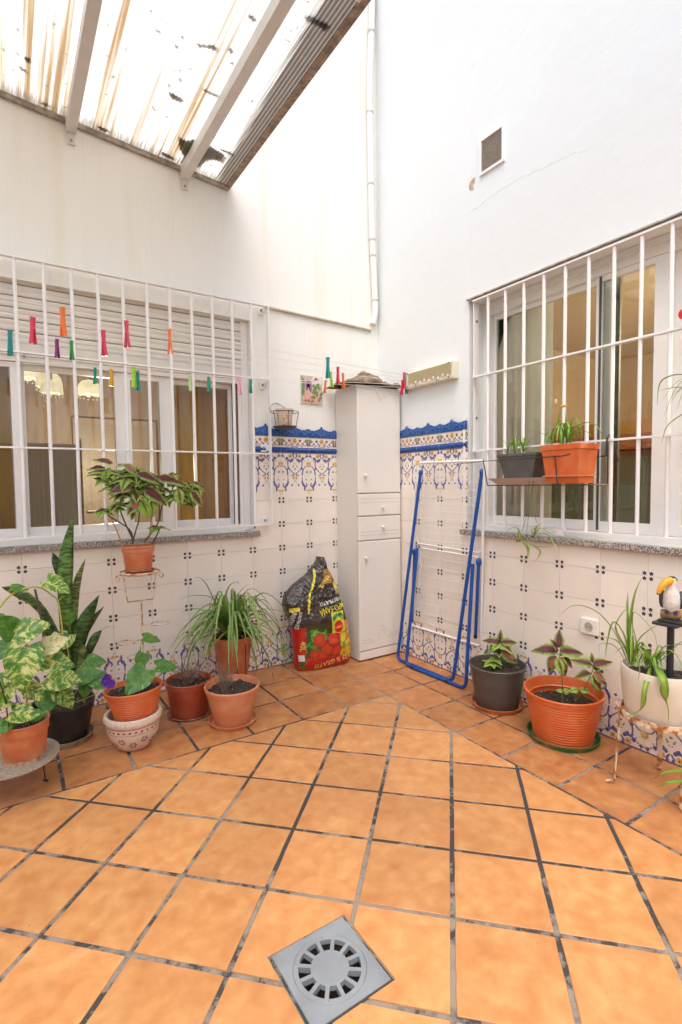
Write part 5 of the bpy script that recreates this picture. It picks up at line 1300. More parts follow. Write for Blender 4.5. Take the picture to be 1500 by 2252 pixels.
stems = [([(292, 1197), (285, 1165), (240, 1135)], M_stemb, (227, 1122)), ([(294, 1190), (275, 1150), (264, 1118)], M_stemb, (265, 1070)), ([(292, 1192), (300, 1165), (307, 1140)], M_stemb, (310, 1080)), ([(327, 1195), (333, 1140), (335, 1120)], M_stemp, (336, 1060)), ([(318, 1190), (345, 1155), (357, 1110), (372, 1088)], M_stemb, (380, 1070)), ([(268, 1195), (256, 1165), (248, 1148)], M_stemp, (245, 1140)), ([(336, 1196), (343, 1178), (347, 1165)], M_stemb, (350, 1158))]
for pts, m, e in stems:
    b = MB(); P = [kpt(*p) for p in pts]+[kpt(*e)]; k = len(P); dy = rnd(-.06, .03)
    P = [Vector((p.x, p.y+dy*i/(k-1), p.z)) for i, p in enumerate(P)]; PP = bez(P, 5); b.tube(PP, [.0048-.002*i/len(PP) for i in range(len(PP))], 6); b.build('stem', m, kp, smooth=True)
tops = [(262, 1040, -.02, 5, .085), (285, 1025, -.03, 5, .08), (235, 1035, 0, 4, .085), (280, 1050, -.07, 5, .10), (310, 1045, -.08, 5, .105), (330, 1055, -.06, 5, .10), (345, 1050, -.03, 4, .10), (250, 1070, -.04, 5, .08), (270, 1085, -.08, 5, .09), (300, 1085, -.10, 5, .095), (325, 1082, -.10, 5, .10), (295, 1110, -.10, 5, .09), (318, 1110, -.07, 4, .085), (350, 1085, -.07, 5, .085), (375, 1045, -.02, 5, .075), (392, 1060, -.03, 5, .08), (415, 1065, -.03, 5, .075), (405, 1088, -.06, 5, .075), (380, 1092, -.08, 5, .075), (432, 1075, -.02, 4, .07), (425, 1098, -.03, 4, .07), (228, 1122, -.03, 5, .055), (256, 1110, -.04, 4, .075), (225, 1045, .02, 3, .08), (300, 1030, .0, 4, .085), (350, 1070, 0, 4, .09), (270, 1060, .02, 5, .09), (315, 1070, .03, 5, .09), (395, 1080, .03, 4, .08), (347, 1158, -.02, 2, .07)]
for px, py, dy, n, s in tops:
    whorl(kp, kpt(px, py, dy*.8), (rnd(-.35, .35), -.45+rnd(-.3, .2), 1), s*.95, n, (0, 1, 3, 4, 5, 4, 5, 4, 3), .12); whorl(kp, kpt(px+rnd(-8, 8), py+rnd(2, 10), dy*.8), (rnd(-.5, .5), -.5+rnd(-.3, .2), .8), s*.6, 4, (4, 5, 5, 3), .1)
def hero(parent, px, py, plane_y, org, d, up, s, k):
    o = link('leaf', COL[k], parent); leaf_frame(o, ony(px, py, plane_y)-Vector(org), d, up, s)
oK = (KX-.005, KY, zp+.010)
for a in [(303, 1040, (.9, -.35, -.25), (0, -.75, .7), .125, 0), (345, 1050, (1, -.1, -.02), (0, -.6, .8), .16, 0), (318, 1074, (.85, -.4, -.55), (-.2, -.8, .6), .14, 0), (300, 1097, (-.25, -.35, -.85), (0, -.9, .4), .11, 2), (274, 1020, (.6, -.5, -.45), (0, -.8, .6), .085, 2), (290, 1068, (-.95, -.2, -.1), (0, -.7, .7), .12, 6), (248, 1018, (-.75, 0, .35), (0, -.6, .8), .09, 6), (232, 1028, (-1, 0, .15), (0, -.5, .8), .085, 0), (425, 1060, (.9, 0, -.3), (0, -.6, .8), .09, 1), (392, 1075, (.1, -.3, -.9), (0, -.9, .3), .10, 4), (420, 1080, (.6, -.2, -.7), (0, -.8, .5), .11, 3), (310, 1100, (.35, -.4, -.8), (0, -.9, .4), .10, 5), (330, 1100, (.2, -.2, -.9), (0, -.9, .3), .09, 5)]:
    hero(kp, a[0], a[1], KY-.10, oK, a[2], a[3], a[4], a[5])

# ---- coleus in grey pot, big orange pot
H_ = (2.36, 1.97)
saucer(H_[0], H_[1], 0, .148, pot_mat('terra'), 'terracotta saucer under the grey coleus pot by the drying rack', .026)
hp_ = thing('potted_plant', 'small coleus in a weathered dark grey pot beside the drying rack', 'potted plant', (H_[0], H_[1], .006))
pot(hp_, .118, .160, .245, 'grey', rim=.016, band=.022, soilz=.212, seed=5)
M_sleaf = M_stem
def at_axis(px, py, org, off=0.0):
    """point on the upright plane that faces the tripod through org"""
    o = Vector(org); n = Vector((o.x, o.y, 0)).normalized(); return onp(px, py, o-n*off, n)-o
def stem(parent, pts, r=.003, m=None, n=5):
    P = bez(pts, n); b = MB(); b.tube(P, [r*(1-.4*i/len(P)) for i in range(len(P))], 6); return b.build('stem', m or M_stem, parent, smooth=True)
oh = (H_[0], H_[1], .006); A = lambda x, y, f=0: at_axis(x, y, oh, f)
stem(hp_, [A(1095, 1470), A(1096, 1445), A(1099, 1412)]); stem(hp_, [A(1078, 1475, .05), A(1080, 1460, .05)], .002)
random.seed(21)
for px, py, f, n, s, mx in [(1099, 1412, 0, 4, .10, (1, 3, 0)), (1097, 1430, .0, 4, .085, (4, 3)), (1094, 1420, .05, 3, .07, (5, 4)), (1082, 1458, .06, 5, .06, (5,)), (1086, 1450, .05, 4, .05, (5,))]: whorl(hp_, A(px, py, f), (rnd(-.2, .2), rnd(-.3, -.0), 1), s, n, mx, .25)
for px, py, d, s, k in [(1099, 1410, (.0, -.1, .9), .075, 1), (1104, 1432, (.55, -.55, -.45), .14, 2), (1096, 1412, (-.7, .55, .2), .10, 0), (1102, 1412, (.7, -.55, .1), .11, 1)]:
    o = link('leaf', COL[k], hp_); leaf_frame(o, A(px, py, .03), d, (-.55, -.5, .6), s*.85)
I_ = (2.335, 1.53); IR = .19
saucer(I_[0], I_[1], 0, .175, mat('green saucer', (.015, .14, .035), .5, col2=(.22, .16, .09), noise_scale=22, nlo=.5, nhi=.66), 'chipped green saucer under the biggest orange pot', .026)
ip = thing('potted_plant', 'young coleus with two shoots in the biggest orange ribbed pot', 'potted plant', (I_[0], I_[1], .006))
pot(ip, .142, IR, .245, 'orange', rim=.022, band=.026, ribs=16, soilz=.165, seed=6, thick=.006)
b = MB(); b.lathe([(IR-.018, .20), (IR-.024, .194), (IR-.030, .196)], 40, cap=False); b.build('inner_ledge', pot_mat('orange'), ip, smooth=True)
oi_ = (I_[0], I_[1], .006); A = lambda x, y, f=0: at_axis(x, y, oi_, f)
stem(ip, [A(1237, 1540, .02), A(1236, 1490, .02), A(1229, 1437, .02)]); stem(ip, [A(1265, 1543, .02), A(1285, 1515, .02), A(1305, 1470, .02), A(1302, 1462, .02)], .0028); stem(ip, [A(1263, 1542, .03), A(1272, 1518, .03)], .002); stem(ip, [A(1236, 1535, .05), A(1238, 1522, .05)], .002)
random.seed(5)
for px, py, d, s, k in [(1229, 1430, (-.75, .62, .10), .155, 0), (1232, 1432, (.78, -.55, .0), .165, 1), (1228, 1425, (.1, -.05, 1), .115, 0), (1226, 1428, (-.5, -.3, .45), .10, 0), (1222, 1442, (-.35, .15, -.8), .125, 2), (1232, 1446, (.2, -.35, -.8), .135, 2), (1226, 1446, (-.1, -.5, -.8), .11, 4), (1240, 1446, (.6, -.4, -.55), .10, 3),
                        (1303, 1462, (-.75, .6, .25), .12, 1), (1305, 1462, (.7, -.6, .3), .12, 0), (1303, 1458, (0, 0, 1), .06, 3), (1306, 1478, (.6, -.5, -.5), .12, 2), (1300, 1480, (-.7, .45, -.1), .10, 1), (1304, 1484, (.15, -.55, -.75), .11, 3), (1310, 1474, (.5, .2, .2), .085, 3), (1300, 1492, (.5, -.4, -.7), .10, 4), (1272, 1516, (-.6, .4, .1), .06, 5), (1274, 1516, (.5, -.5, .1), .065, 5), (1238, 1520, (-.5, .4, .2), .04, 5), (1240, 1521, (.5, -.4, .2), .045, 5), (1240, 1524, (.5, -.4, .1), .04, 5)]:
    o = link('leaf', COL[k], ip); leaf_frame(o, A(px, py, .03), Vector(d)+Vector((rnd(-.1, .1),)*3), (-.5, -.45, .75), s*.8)

# ---- spider plant behind, on a wire support
GX, GY = 1.165, 3.06; zG = .085
gs = thing('wire_pot_support', 'low black wire support under the spider plant pot by the left wall', 'plant stand', (GX, GY, 0))
b = MB(); b.tube([(.095*math.cos(a), .095*math.sin(a), zG-.003) for a in np.linspace(0, 2*PI, 25)[:-1]], .003, 6, closed=True)
for a in (-2.2, -.9, .8, 2.4): b.tube([(.095*math.cos(a), .095*math.sin(a), zG-.003), (.11*math.cos(a), .11*math.sin(a), 0)], .003, 6)
for a in (-1.75, -1.3): b.tube([(.128*math.cos(a), .128*math.sin(a), zG+.24), (.125*math.cos(a), .125*math.sin(a), .0)], .0025, 6)
b.build('wire_frame', M_wire, gs, smooth=True)
gp = thing('potted_plant', 'big arching spider plant in terracotta pot against the left wall tiles', 'potted plant', (GX, GY, zG))
pot(gp, .088, .122, .275, 'terra', band=.055, rim=.05, crust=True, seed=8)
random.seed(31); top = Vector((-.01, 0, .262))
for k in range(115):
    az = rnd(0, 2*PI); L = rnd(.20, .36); rise = rnd(.06, .20) if k % 4 else rnd(.18, .30); L *= 1+.25*abs(math.cos(az)); 
    if az > .3 and az < PI-.3: L *= .55
    base = top+Vector((rnd(-.03, .03), rnd(-.03, .03), 0)); dr_ = rnd(-.02, .16) if (k % 4 or az > PI) else rnd(.12, .26)
    q_ = rnd(.75, 1.2); arch(base, az, L, rise, dr_, rnd(.014, .025), gp, g=(.13*q_, .27*q_, .04*q_), mid=(.30*q_, .44*q_, .12*q_), n=5)
og = (GX, GY, zG); G = lambda x, y, f=0: at_axis(x, y, og, f)
for pts, w in [([(496, 1385), (480, 1345), (455, 1290), (440, 1272), (428, 1272)], .019), ([(498, 1385), (492, 1330), (502, 1290), (522, 1278), (524, 1284)], .018), ([(503, 1385), (512, 1330), (530, 1300), (548, 1284)], .016), ([(490, 1390), (440, 1390), (412, 1440), (403, 1470)], .018), ([(485, 1392), (435, 1410), (415, 1455), (412, 1500)], .018), ([(520, 1385), (560, 1400), (590, 1450), (602, 1497)], .022), ([(515, 1385), (555, 1380), (605, 1420), (640, 1460)], .017), ([(515, 1380), (570, 1345), (610, 1380), (622, 1440), (618, 1490)], .014), ([(490, 1380), (450, 1345), (420, 1340), (400, 1348)], .014), ([(510, 1390), (545, 1410), (560, 1450), (566, 1480)], .02), ([(480, 1395), (462, 1420), (462, 1445)], .02), ([(520, 1380), (560, 1330), (580, 1320), (592, 1340)], .015), ([(500, 1380), (470, 1320), (430, 1310), (395, 1318)], .013)]:
    strap(gp, [G(x, y, .02+.09*i/len(pts)) for i, (x, y) in enumerate(pts)], w*1.25, g=(.12, .28, .035), mid=(.30, .44, .11), tipc=BR)
rn = []
b = MB(); b.tube(bez([G(560, 1380, .05), G(600, 1365, .06), G(622, 1400, .06), G(624, 1432, .06)], 6), .0016, 5); b.build('runner', M_stem, gp)
for k in range(14): arch(G(624, 1434, .06), rnd(0, 6.28), rnd(.04, .09), rnd(.01, .05), rnd(0, .08), .006, gp, n=4)

# ---- two pots with dried plants
M_dry = mat('dried twig', (.16, .11, .075), .9, col2=(.28, .21, .15), noise_scale=30)
def dry(parent, c, n, h, spread, seed):
    random.seed(seed); b = MB()
    for k in range(n):
        a = rnd(0, 6.28); s = Vector((c[0]+rnd(-.02, .02), c[1]+rnd(-.02, .02), c[2])); e = s+Vector((spread*rnd(.1, 1)*math.cos(a), spread*rnd(.1, 1)*math.sin(a), h*rnd(.4, 1)))
        mpt = s.lerp(e, .5)+Vector((rnd(-.01, .01), rnd(-.01, .01), rnd(0, .01))); b.tube([s, mpt, e], .0009, 3, caps=False)
        for j in range(4):
            p = s.lerp(e, rnd(.35, 1)); q_ = p+Vector((rnd(-.02, .02), rnd(-.02, .02), rnd(-.005, .022))); b.tube([p, q_], .0006, 3, caps=False)
            b.add([q_, q_+Vector((rnd(-.004, .004), rnd(-.004, .004), .005)), q_+Vector((.004, rnd(-.003, .003), 0))], [(0, 1, 2)])
    stuff(b.build('dried_twigs', M_dry, parent))
saucer(.832, 2.893, 0, .123, mat('dark rimmed saucer', (.22, .05, .03), .4, col2=(.42, .3, .25), noise_scale=30), 'dark red saucer under the dark red pot of dried twigs', .014)
ep = thing('potted_plant', 'dried plant in a dark red plastic pot, left of the light terracotta one', 'potted plant', (.832, 2.893, .006)); pot(ep, .100, .128, .198, 'darkred', band=.035, rim=.012, soilz=.168, seed=9); dry(ep, (.0, .0, .17), 75, .13, .11, 4)
saucer(1.001, 2.655, 0, .132, pot_mat('light'), 'wide terracotta saucer under the light terracotta pot of dried twigs', .022)
fp = thing('potted_plant', 'dried plant in a light terracotta pot with thick rim at the front of the row', 'potted plant', (1.001, 2.655, .006)); pot(fp, .098, .148, .205, 'light', band=.028, rim=.03, soilz=.172, seed=10, grit=60); dry(fp, (-.045, .0, .175), 55, .15, .07, 6)

# ---- painted bowl with oval orange pot on it
DX, DY = .491, 2.685
bowl = thing('painted_bowl', 'white glazed bowl painted with red petals and dots, carrying an orange pot', 'bowl', (DX, DY, 0))
b = MB(); prof = [(0, 0), (.064, 0), (.070, .004), (.094, .035), (.117, .075), (.128, .115), (.129, .135), (.131, .140), (.137, .150), (.139, .163), (.135, .176), (.126, .181), (.118, .178), (.114, .168), (.108, .12), (.09, .06), (0, .03)]
b.lathe(prof, 48); b.build('bowl_body', mat('white glaze with flecks', (.66, .56, .47), .45, col2=(.52, .40, .32), noise_scale=90, nlo=.5, nhi=.7), bowl, smooth=True)
M_pb = mat('brick red paint', (.50, .10, .05), .5, noise_amt=.3, noise_scale=60); M_pdb = mat('maroon paint', (.26, .06, .05), .5)
def brad(z):
    for (r0_, z0_), (r1_, z1_) in zip(prof[1:8], prof[2:9]):
        if z0_ <= z <= z1_: return r0_+(r1_-r0_)*(z-z0_)/(z1_-z0_)
    return .129
def onbowl(a, z, e=.0012): r = brad(z)+e; return (r*math.cos(a), r*math.sin(a), z)
b = MB()
for z, hgt in ((.137, .004), (.107, .002), (.006, .003)):
    n = 48; vs = []
    for i in range(n): vs += [onbowl(2*PI*i/n, z), onbowl(2*PI*i/n, z+hgt)]
    b.add(vs, [(2*i, (2*i+2) % (2*n), (2*i+3) % (2*n), 2*i+1) for i in range(n)])
for i in range(30):
    a = 2*PI*i/30; n = 8; r = .0062; b.add([onbowl(a, .1225, .002)]+[onbowl(a+r*math.cos(2*PI*k/n)/.129, .1225+r*.9*math.sin(2*PI*k/n), .0016) for k in range(n)], [(0, 1+k, 1+(k+1) % n) for k in range(n)], i % 2)
for i in range(14):
    a = 2*PI*i/14; zc = .075 if i % 2 else .052; R = brad(zc)
    for p in range(6):
        th = 2*PI*p/6; rr = .0125; ca, cz = a+rr*math.cos(th)/R, zc+rr*math.sin(th); n = 7
        vs = [onbowl(ca, cz, .003)]
        for k in range(n):
            t = 2*PI*k/n; ex = .0062*math.cos(t); ey = .0042*math.sin(t); vs.append(onbowl(ca+(ex*math.cos(th)-ey*math.sin(th))/R, cz+ex*math.sin(th)+ey*math.cos(th), .0022))
        b.add(vs, [(0, 1+k, 1+(k+1) % n) for k in range(n)], (i//2) % 2)
b.build('painted_pattern', [M_pb, M_pdb], bowl)
cp = thing('potted_plant', 'pothos cutting and a violet in the orange pot standing on the painted bowl', 'potted plant', (DX+.012, DY-.003, .153)); cp.rotation_euler = (math.radians(-3), math.radians(-2), 0)
hC = .150; pot(cp, .098, .139, hC, 'orange', band=.022, rim=.014, ribs=12, soilz=hC-.024, seed=12, grit=75)
oc = (DX+.012, DY-.003, .153)
# ---- pothos leaves
def pothos_mat(name, lo, hi, g1=(.045, .17, .02), g2=(.14, .30, .035), y=(.62, .64, .25)):
    m = bpy.data.materials.new(name); m.use_nodes = True; N = m.node_tree.nodes; L = m.node_tree.links; b = N['Principled BSDF']; b.inputs['Roughness'].default_value = .33
    tc = N.new('ShaderNodeTexCoord'); oi = N.new('ShaderNodeObjectInfo'); va = N.new('ShaderNodeVectorMath'); va.operation = 'ADD'; ml = N.new('ShaderNodeMath'); ml.operation = 'MULTIPLY'; ml.inputs[1].default_value = 50; L.new(oi.outputs['Random'], ml.inputs[0])
    # streaks run out from the midrib: stretch along a diagonal mirrored in x
    sx = N.new('ShaderNodeSeparateXYZ'); L.new(tc.outputs['Object'], sx.inputs[0]); ab = N.new('ShaderNodeMath'); ab.operation = 'ABSOLUTE'; L.new(sx.outputs[0], ab.inputs[0])
    d1 = N.new('ShaderNodeMath'); d1.operation = 'MULTIPLY_ADD'; L.new(ab.outputs[0], d1.inputs[0]); d1.inputs[1].default_value = -.75; L.new(sx.outputs[1], d1.inputs[2])
    m1 = N.new('ShaderNodeMath'); m1.operation = 'MULTIPLY'; m1.inputs[1].default_value = 6.5; L.new(d1.outputs[0], m1.inputs[0])
    m2 = N.new('ShaderNodeMath'); m2.operation = 'MULTIPLY'; m2.inputs[1].default_value = 4.5; L.new(sx.outputs[0], m2.inputs[0])
    cx = N.new('ShaderNodeCombineXYZ'); L.new(m1.outputs[0], cx.inputs[0]); L.new(m2.outputs[0], cx.inputs[1]); L.new(ml.outputs[0], cx.inputs[2])
    nz = N.new('ShaderNodeTexNoise'); nz.inputs['Scale'].default_value = 1.0; nz.inputs['Detail'].default_value = 6; nz.inputs['Roughness'].default_value = .72; nz.inputs['Distortion'].default_value = .5; L.new(cx.outputs[0], nz.inputs['Vector'])
    cr = N.new('ShaderNodeValToRGB'); e = cr.color_ramp.elements; e[0].position = lo; e[0].color = (*g1, 1); e[1].position = hi+.05; e[1].color = (*y, 1); k = e.new(hi); k.color = (y[0]*.7, y[1]*.8, y[2]*.4, 1); k = e.new(hi-.03); k.color = (*g2, 1)
    L.new(nz.outputs['Fac'], cr.inputs[0]); L.new(cr.outputs[0], b.inputs['Base Color'])
    tb = N.new('ShaderNodeBsdfTranslucent'); L.new(cr.outputs[0], tb.inputs['Color']); ms = N.new('ShaderNodeMixShader'); ms.inputs[0].default_value = .2; o = N['Material Output']; L.new(b.outputs[0], ms.inputs[1]); L.new(tb.outputs[0], ms.inputs[2]); L.new(ms.outputs[0], o.inputs['Surface'])
    return m
M_po = pothos_mat('variegated pothos leaf', .41, .535); M_po2 = pothos_mat('green pothos leaf', .45, .66); M_po3 = pothos_mat('pale pothos leaf', .3, .42, y=(.66, .62, .34))
def pothos_mesh(m, cup=.16, seed=0):
    b = MB(); NL, NW = 20, 10; vs = []; fs = []
    for i in range(NL+1):
        t = i/NL
        w = .44*(math.sin(PI*min(1, (t*.93+.07)**.62)))**.8*(1-.10*t) if t < 1 else 0
        for j in range(NW+1):
            s = -1+2*j/NW; back = -.13*math.exp(-((t)/.16)**2)*abs(s)**.8*1.2
            vs.append((s*w, t+back, cup*abs(s)*w*1.6-.42*cup*2*t*t-.10*s*s*w+.014*math.sin(t*12+s*4+seed)))
    k = NW+1
    for i in range(NL):
        for j in range(NW): fs.append((i*k+j, i*k+j+1, (i+1)*k+j+1, (i+1)*k+j))
    b.add(vs, fs); return b.mesh('leaf', m, smooth='all')
PO = [pothos_mesh(M_po, .16, 1), pothos_mesh(M_po2, .12, 2), pothos_mesh(M_po3, .22, 3), pothos_mesh(M_po, .3, 4)]
def pleaf(parent, base, d, up, s, k):
    o = link('leaf', PO[k], parent); leaf_frame(o, base, d, up, s); return o
def stem2(parent, pts, r=.003, m=None): return stem(parent, pts, r, m or M_vine)
M_vine = mat('yellow green vine', (.42, .44, .08), .5, noise_amt=.2, noise_scale=30)
A = lambda x, y, f=0: Vector(at_axis(x, y, oc, f))
stem2(cp, [A(315, 1500), A(314, 1460), A(316, 1425)], .004, M_stem); stem2(cp, [A(316, 1432), A(318, 1412), A(324, 1404)], .0025); stem2(cp, [A(314, 1455), A(318, 1445)], .0025)
stem2(cp, [A(316, 1500, .04), A(312, 1482, .05)], .0025); stem2(cp, [A(318, 1495, 0), A(340, 1475), A(350, 1468)], .0025)
pleaf(cp, A(324, 1404, .0), (1, -.1, -.35), (.1, -.5, .85), .088, 1); pleaf(cp, A(322, 1440, .02), (-.35, -.2, -.8), (.1, -.9, .5), .082, 1); pleaf(cp, A(326, 1476, .06), (-.75, -.35, -.55), (.1, -.85, .6), .145, 1); pleaf(cp, A(350, 1468, .0), (1, -.1, -.2), (0, -.6, .8), .105, 1)
M_vio = mat('violet petals', (.13, .03, .38), .6, trans=.3)
vm = MB(); n = 10; vm.add([(0, 0, 0)]+[(.5*math.sin(PI*i/n)*(1 if 1 else 0)*(-1 if i > n/2 else 1)*1.0, 0, 0) for i in range(0)], []) if False else None
pv = MB(); vs = [(0, 0, 0)]
for i in range(13):
    a = -1.25+2.5*i/12; vs.append((.55*math.sin(a), .35+.65*math.cos(a), .12*math.cos(a*3)))
pv.add(vs, [(0, i+1, i+2) for i in range(12)]); pme = pv.mesh('petal', M_vio, smooth='all')
for fx, fy in ((240, 1493), (247, 1505), (238, 1500)):
    for k in range(5):
        a = 2*PI*k/5+.3; o = link('petal', pme, cp); leaf_frame(o, A(fx, fy, .125), (math.cos(a), -.25, math.sin(a)), (-.1, -1, .1), .024)
stem2(cp, [A(262, 1510, .09), A(252, 1495, .11), A(246, 1500, .12)], .002); 
b = MB(); b.tube([A(254, 1500, .12), A(252, 1492, .12)], .0035, 6); b.build('flower_bud', mat('peach bud', (.6, .3, .2), .6), cp)

# ---- far left: pothos in terracotta on the round table, black pot with snake plant
BX, BY = .205, 2.955
saucer(BX+.012, BY, 0, .128, mat('muddy saucer', (.22, .16, .09), .8, col2=(.40, .32, .22), noise_scale=25), 'muddy brown saucer under the black pot of the snake plant', .03)
bp_ = thing('potted_plant', 'tall snake plant and trailing pothos in a black plastic pot at the left', 'potted plant', (BX, BY, .006))
pot(bp_, .108, .147, .20, 'black', band=.03, rim=.014, ribs=0, crust=True, soilz=.165, seed=14)
ob = (BX, BY, .006); A = lambda x, y, f=0: Vector(at_axis(x, y, ob, f))
def snake_mat():
    m = bpy.data.materials.new('banded snake plant leaf'); m.use_nodes = True; N = m.node_tree.nodes; L = m.node_tree.links; b = N['Principled BSDF']; b.inputs['Roughness'].default_value = .38
    at = N.new('ShaderNodeAttribute'); at.attribute_name = 'Col'; tc = N.new('ShaderNodeTexCoord'); mp = N.new('ShaderNodeMapping'); mp.inputs['Scale'].default_value = (1.5, 1.5, 7); L.new(tc.outputs['Object'], mp.inputs['Vector'])
    nz = N.new('ShaderNodeTexNoise'); nz.inputs['Scale'].default_value = 11; nz.inputs['Detail'].default_value = 3; nz.inputs['Distortion'].default_value = 1.2; L.new(mp.outputs[0], nz.inputs['Vector'])
    mr = N.new('ShaderNodeMapRange'); mr.inputs['From Min'].default_value = .46; mr.inputs['From Max'].default_value = .54; L.new(nz.outputs['Fac'], mr.inputs['Value'])
    mx = N.new('ShaderNodeMix'); mx.data_type = 'RGBA'; mx.blend_type = 'MULTIPLY'; mx.inputs['Factor'].default_value = 1; mx.inputs['B'].default_value = (.22, .30, .30, 1); L.new(at.outputs['Color'], mx.inputs['A'])
    m3 = N.new('ShaderNodeMix'); m3.data_type = 'RGBA'; L.new(mr.outputs[0], m3.inputs['Factor']); L.new(at.outputs['Color'], m3.inputs['A']); L.new(mx.outputs['Result'], m3.inputs['B']); L.new(m3.outputs['Result'], b.inputs['Base Color']); return m
M_snake = snake_mat()
def snake(pts, w, c=(.14, .23, .055), edge=(.07, .13, .03), f=0, n=8):
    P = [A(x, y, f) for x, y in pts]; PP = bez(P, n); k = len(PP); b = MB(); vs = []; cols = []; fs = []; view = Vector((BX, BY, 0)).normalized(); right = Vector((view.y, -view.x, 0))
    tw = rnd(-.25, .25)
    for i in range(k):
        t = (PP[min(i+1, k-1)]-PP[max(i-1, 0)]).normalized(); s = (right-t*right.dot(t)).normalized(); nn = s.cross(t); s = s*math.cos(tw)+nn*math.sin(tw); q_ = i/(k-1)
        ww = w*(.55+.45*math.sin(min(1, q_*1.25)*PI/2))*(1 if q_ < .6 else max(.02, 1-((q_-.6)/.4)**1.8))
        for j in range(5):
            u = -1+j/2; vs.append(PP[i]+s*u*ww/2-nn*(u*u)*ww*.16+nn*.04*ww*math.sin(q_*14)); cols.append(edge if abs(u) == 1 else c)
    for i in range(k-1):
        for j in range(4): fs.append((i*5+j, i*5+j+1, (i+1)*5+j+1, (i+1)*5+j))
    b.add(vs, fs, 0, cols); o = b.build('leaf', M_snake, bp_, smooth='all'); md = o.modifiers.new('thickness', 'SOLIDIFY'); md.thickness = .002
YE = (.46, .42, .08)
random.seed(3)
for pts, w, c, e, f in [([(150, 1480), (147, 1400), (143, 1290), (147, 1215), (161, 1133)], .075, (.12, .24, .045), (.08, .17, .03), .03), ([(158, 1480), (162, 1380), (168, 1290), (188, 1228)], .040, (.16, .22, .05), YE, .0), ([(165, 1480), (168, 1440), (186, 1370), (218, 1308)], .075, (.045, .11, .022), (.05, .12, .02), .04), ([(170, 1480), (176, 1420), (200, 1370), (229, 1333)], .035, (.05, .13, .025), (.05, .12, .02), .0), ([(178, 1470), (192, 1440), (208, 1405), (224, 1385)], .045, (.06, .13, .03), (.05, .10, .02), .03), ([(140, 1430), (110, 1370), (75, 1325), (30, 1300), (3, 1291)], .048, (.05, .12, .025), YE, -.02), ([(137, 1290), (128, 1250), (116, 1215)], .045, (.07, .12, .035), (.05, .09, .03), -.03), ([(172, 1480), (180, 1440), (181, 1415)], .05, (.14, .18, .05), (.09, .12, .03), .05), ([(155, 1470), (148, 1410), (140, 1370)], .04, (.05, .12, .03), (.04, .10, .02), .05), ([(160, 1470), (172, 1400), (179, 1365)], .03, (.05, .12, .03), (.04, .10, .02), 0), ([(130, 1470), (120, 1420), (95, 1375)], .05, (.05, .12, .03), (.04, .10, .02), .0)]:
    snake(pts, w, c, e, f)
strap(bp_, [A(224, 1386, .03), A(238, 1378, .03), A(257, 1380, .03)], .006, g=(.2, .2, .06), mid=(.2, .2, .06))
# trailing pothos of that pot
random.seed(17)
for pts in [[(105, 1480), (150, 1450), (136, 1390)], [(150, 1500), (185, 1500), (200, 1480)], [(140, 1510), (160, 1530), (180, 1500)], [(150, 1510), (130, 1490), (115, 1475)], [(105, 1495), (160, 1540), (178, 1540), (210, 1527)], [(185, 1545), (188, 1520), (183, 1495)]]: stem2(bp_, [A(x, y, .10) for x, y in pts], .0028)
for (px, py, d, up, s, k, f) in [(150, 1395, (-.7, -.4, -.7), (.3, -.8, .5), .13, 0, .05), (165, 1382, (.45, -.3, -.9), (.2, -.9, .4), .11, 1, .0), (100, 1455, (.95, -.3, -.25), (0, -.75, .65), .165, 0, .10), (105, 1490, (.95, -.3, -.2), (0, -.8, .6), .185, 0, .16), (170, 1490, (.8, -.1, .1), (0, -.7, .7), .14, 1, .12), (205, 1490, (.75, -.3, -.45), (-.1, -.85, .5), .135, 1, .13), (112, 1525, (-.3, -.5, -.7), (0, -.9, .5), .12, 1, .15), (130, 1520, (.45, -.4, -.65), (0, -.9, .5), .13, 3, .16), (190, 1500, (-.2, -.3, -.9), (0, -.9, .4), .10, 1, .1), (185, 1455, (.9, -.2, -.1), (0, -.7, .7), .13, 1, .05), (150, 1365, (.3, -.2, .6), (0, -.8, .5), .07, 1, .03), (92, 1535, (.8, -.4, -.4), (0, -.8, .6), .13, 1, .14)]:
    pleaf(bp_, A(px, py, f), d, up, s*.82, k)
b = MB(); b.tube([A(77, 1296, .0), A(95, 1380, .05), A(98, 1470, .08)], .0055, 8); b.build('stake', mat('dark plastic stake', (.07, .04, .03), .5), bp_, smooth=True)

RX, RY, RZ = -.024, 2.555, .155
rt = thing('round_plant_table', 'small round stone topped table on thin wire legs at the left edge', 'plant table', (RX, RY, 0))
b = MB(); b.lathe([(0, RZ-.022), (.150, RZ-.018), (.178, RZ-.006), (.181, RZ-.001), (.178, RZ), (.17, RZ-.004), (0, RZ-.006)], 48); b.build('table_disc', mat('speckled stone grey', (.38, .33, .26), .75, col2=(.24, .21, .16), noise_scale=80, bump=.3), rt, smooth=30)
fx = onz(100, 1718)
for a, c in (((fx.x-RX-.01, fx.y-RY-.02), (fx.x-RX, fx.y-RY)), ((-.10, -.08), (-.12, -.10)), ((-.03, .12), (-.04, .14))):
    b = MB(); b.tube([(a[0], a[1], RZ-.021), (c[0], c[1], .006), (c[0]+.012, c[1]-.004, .0045)], .003, 6); b.tube([(c[0]-.008, c[1]+.008, .004), (c[0]+.008, c[1]-.010, .004)], .004, 6); b.build('leg', M_wire, rt, smooth=True)
AX, AY = .0225, 2.535
ap = thing('potted_plant', 'variegated pothos in a terracotta pot on the round table at the left edge', 'potted plant', (AX, AY, RZ-.005))
hA = .168; pot(ap, .078, .099, hA, 'terra', band=.045, rim=.012, crust=True, soilz=hA-.024, seed=16, grit=80)
oa = (AX, AY, RZ-.005); A = lambda x, y, f=0: Vector(at_axis(x, y, oa, f))
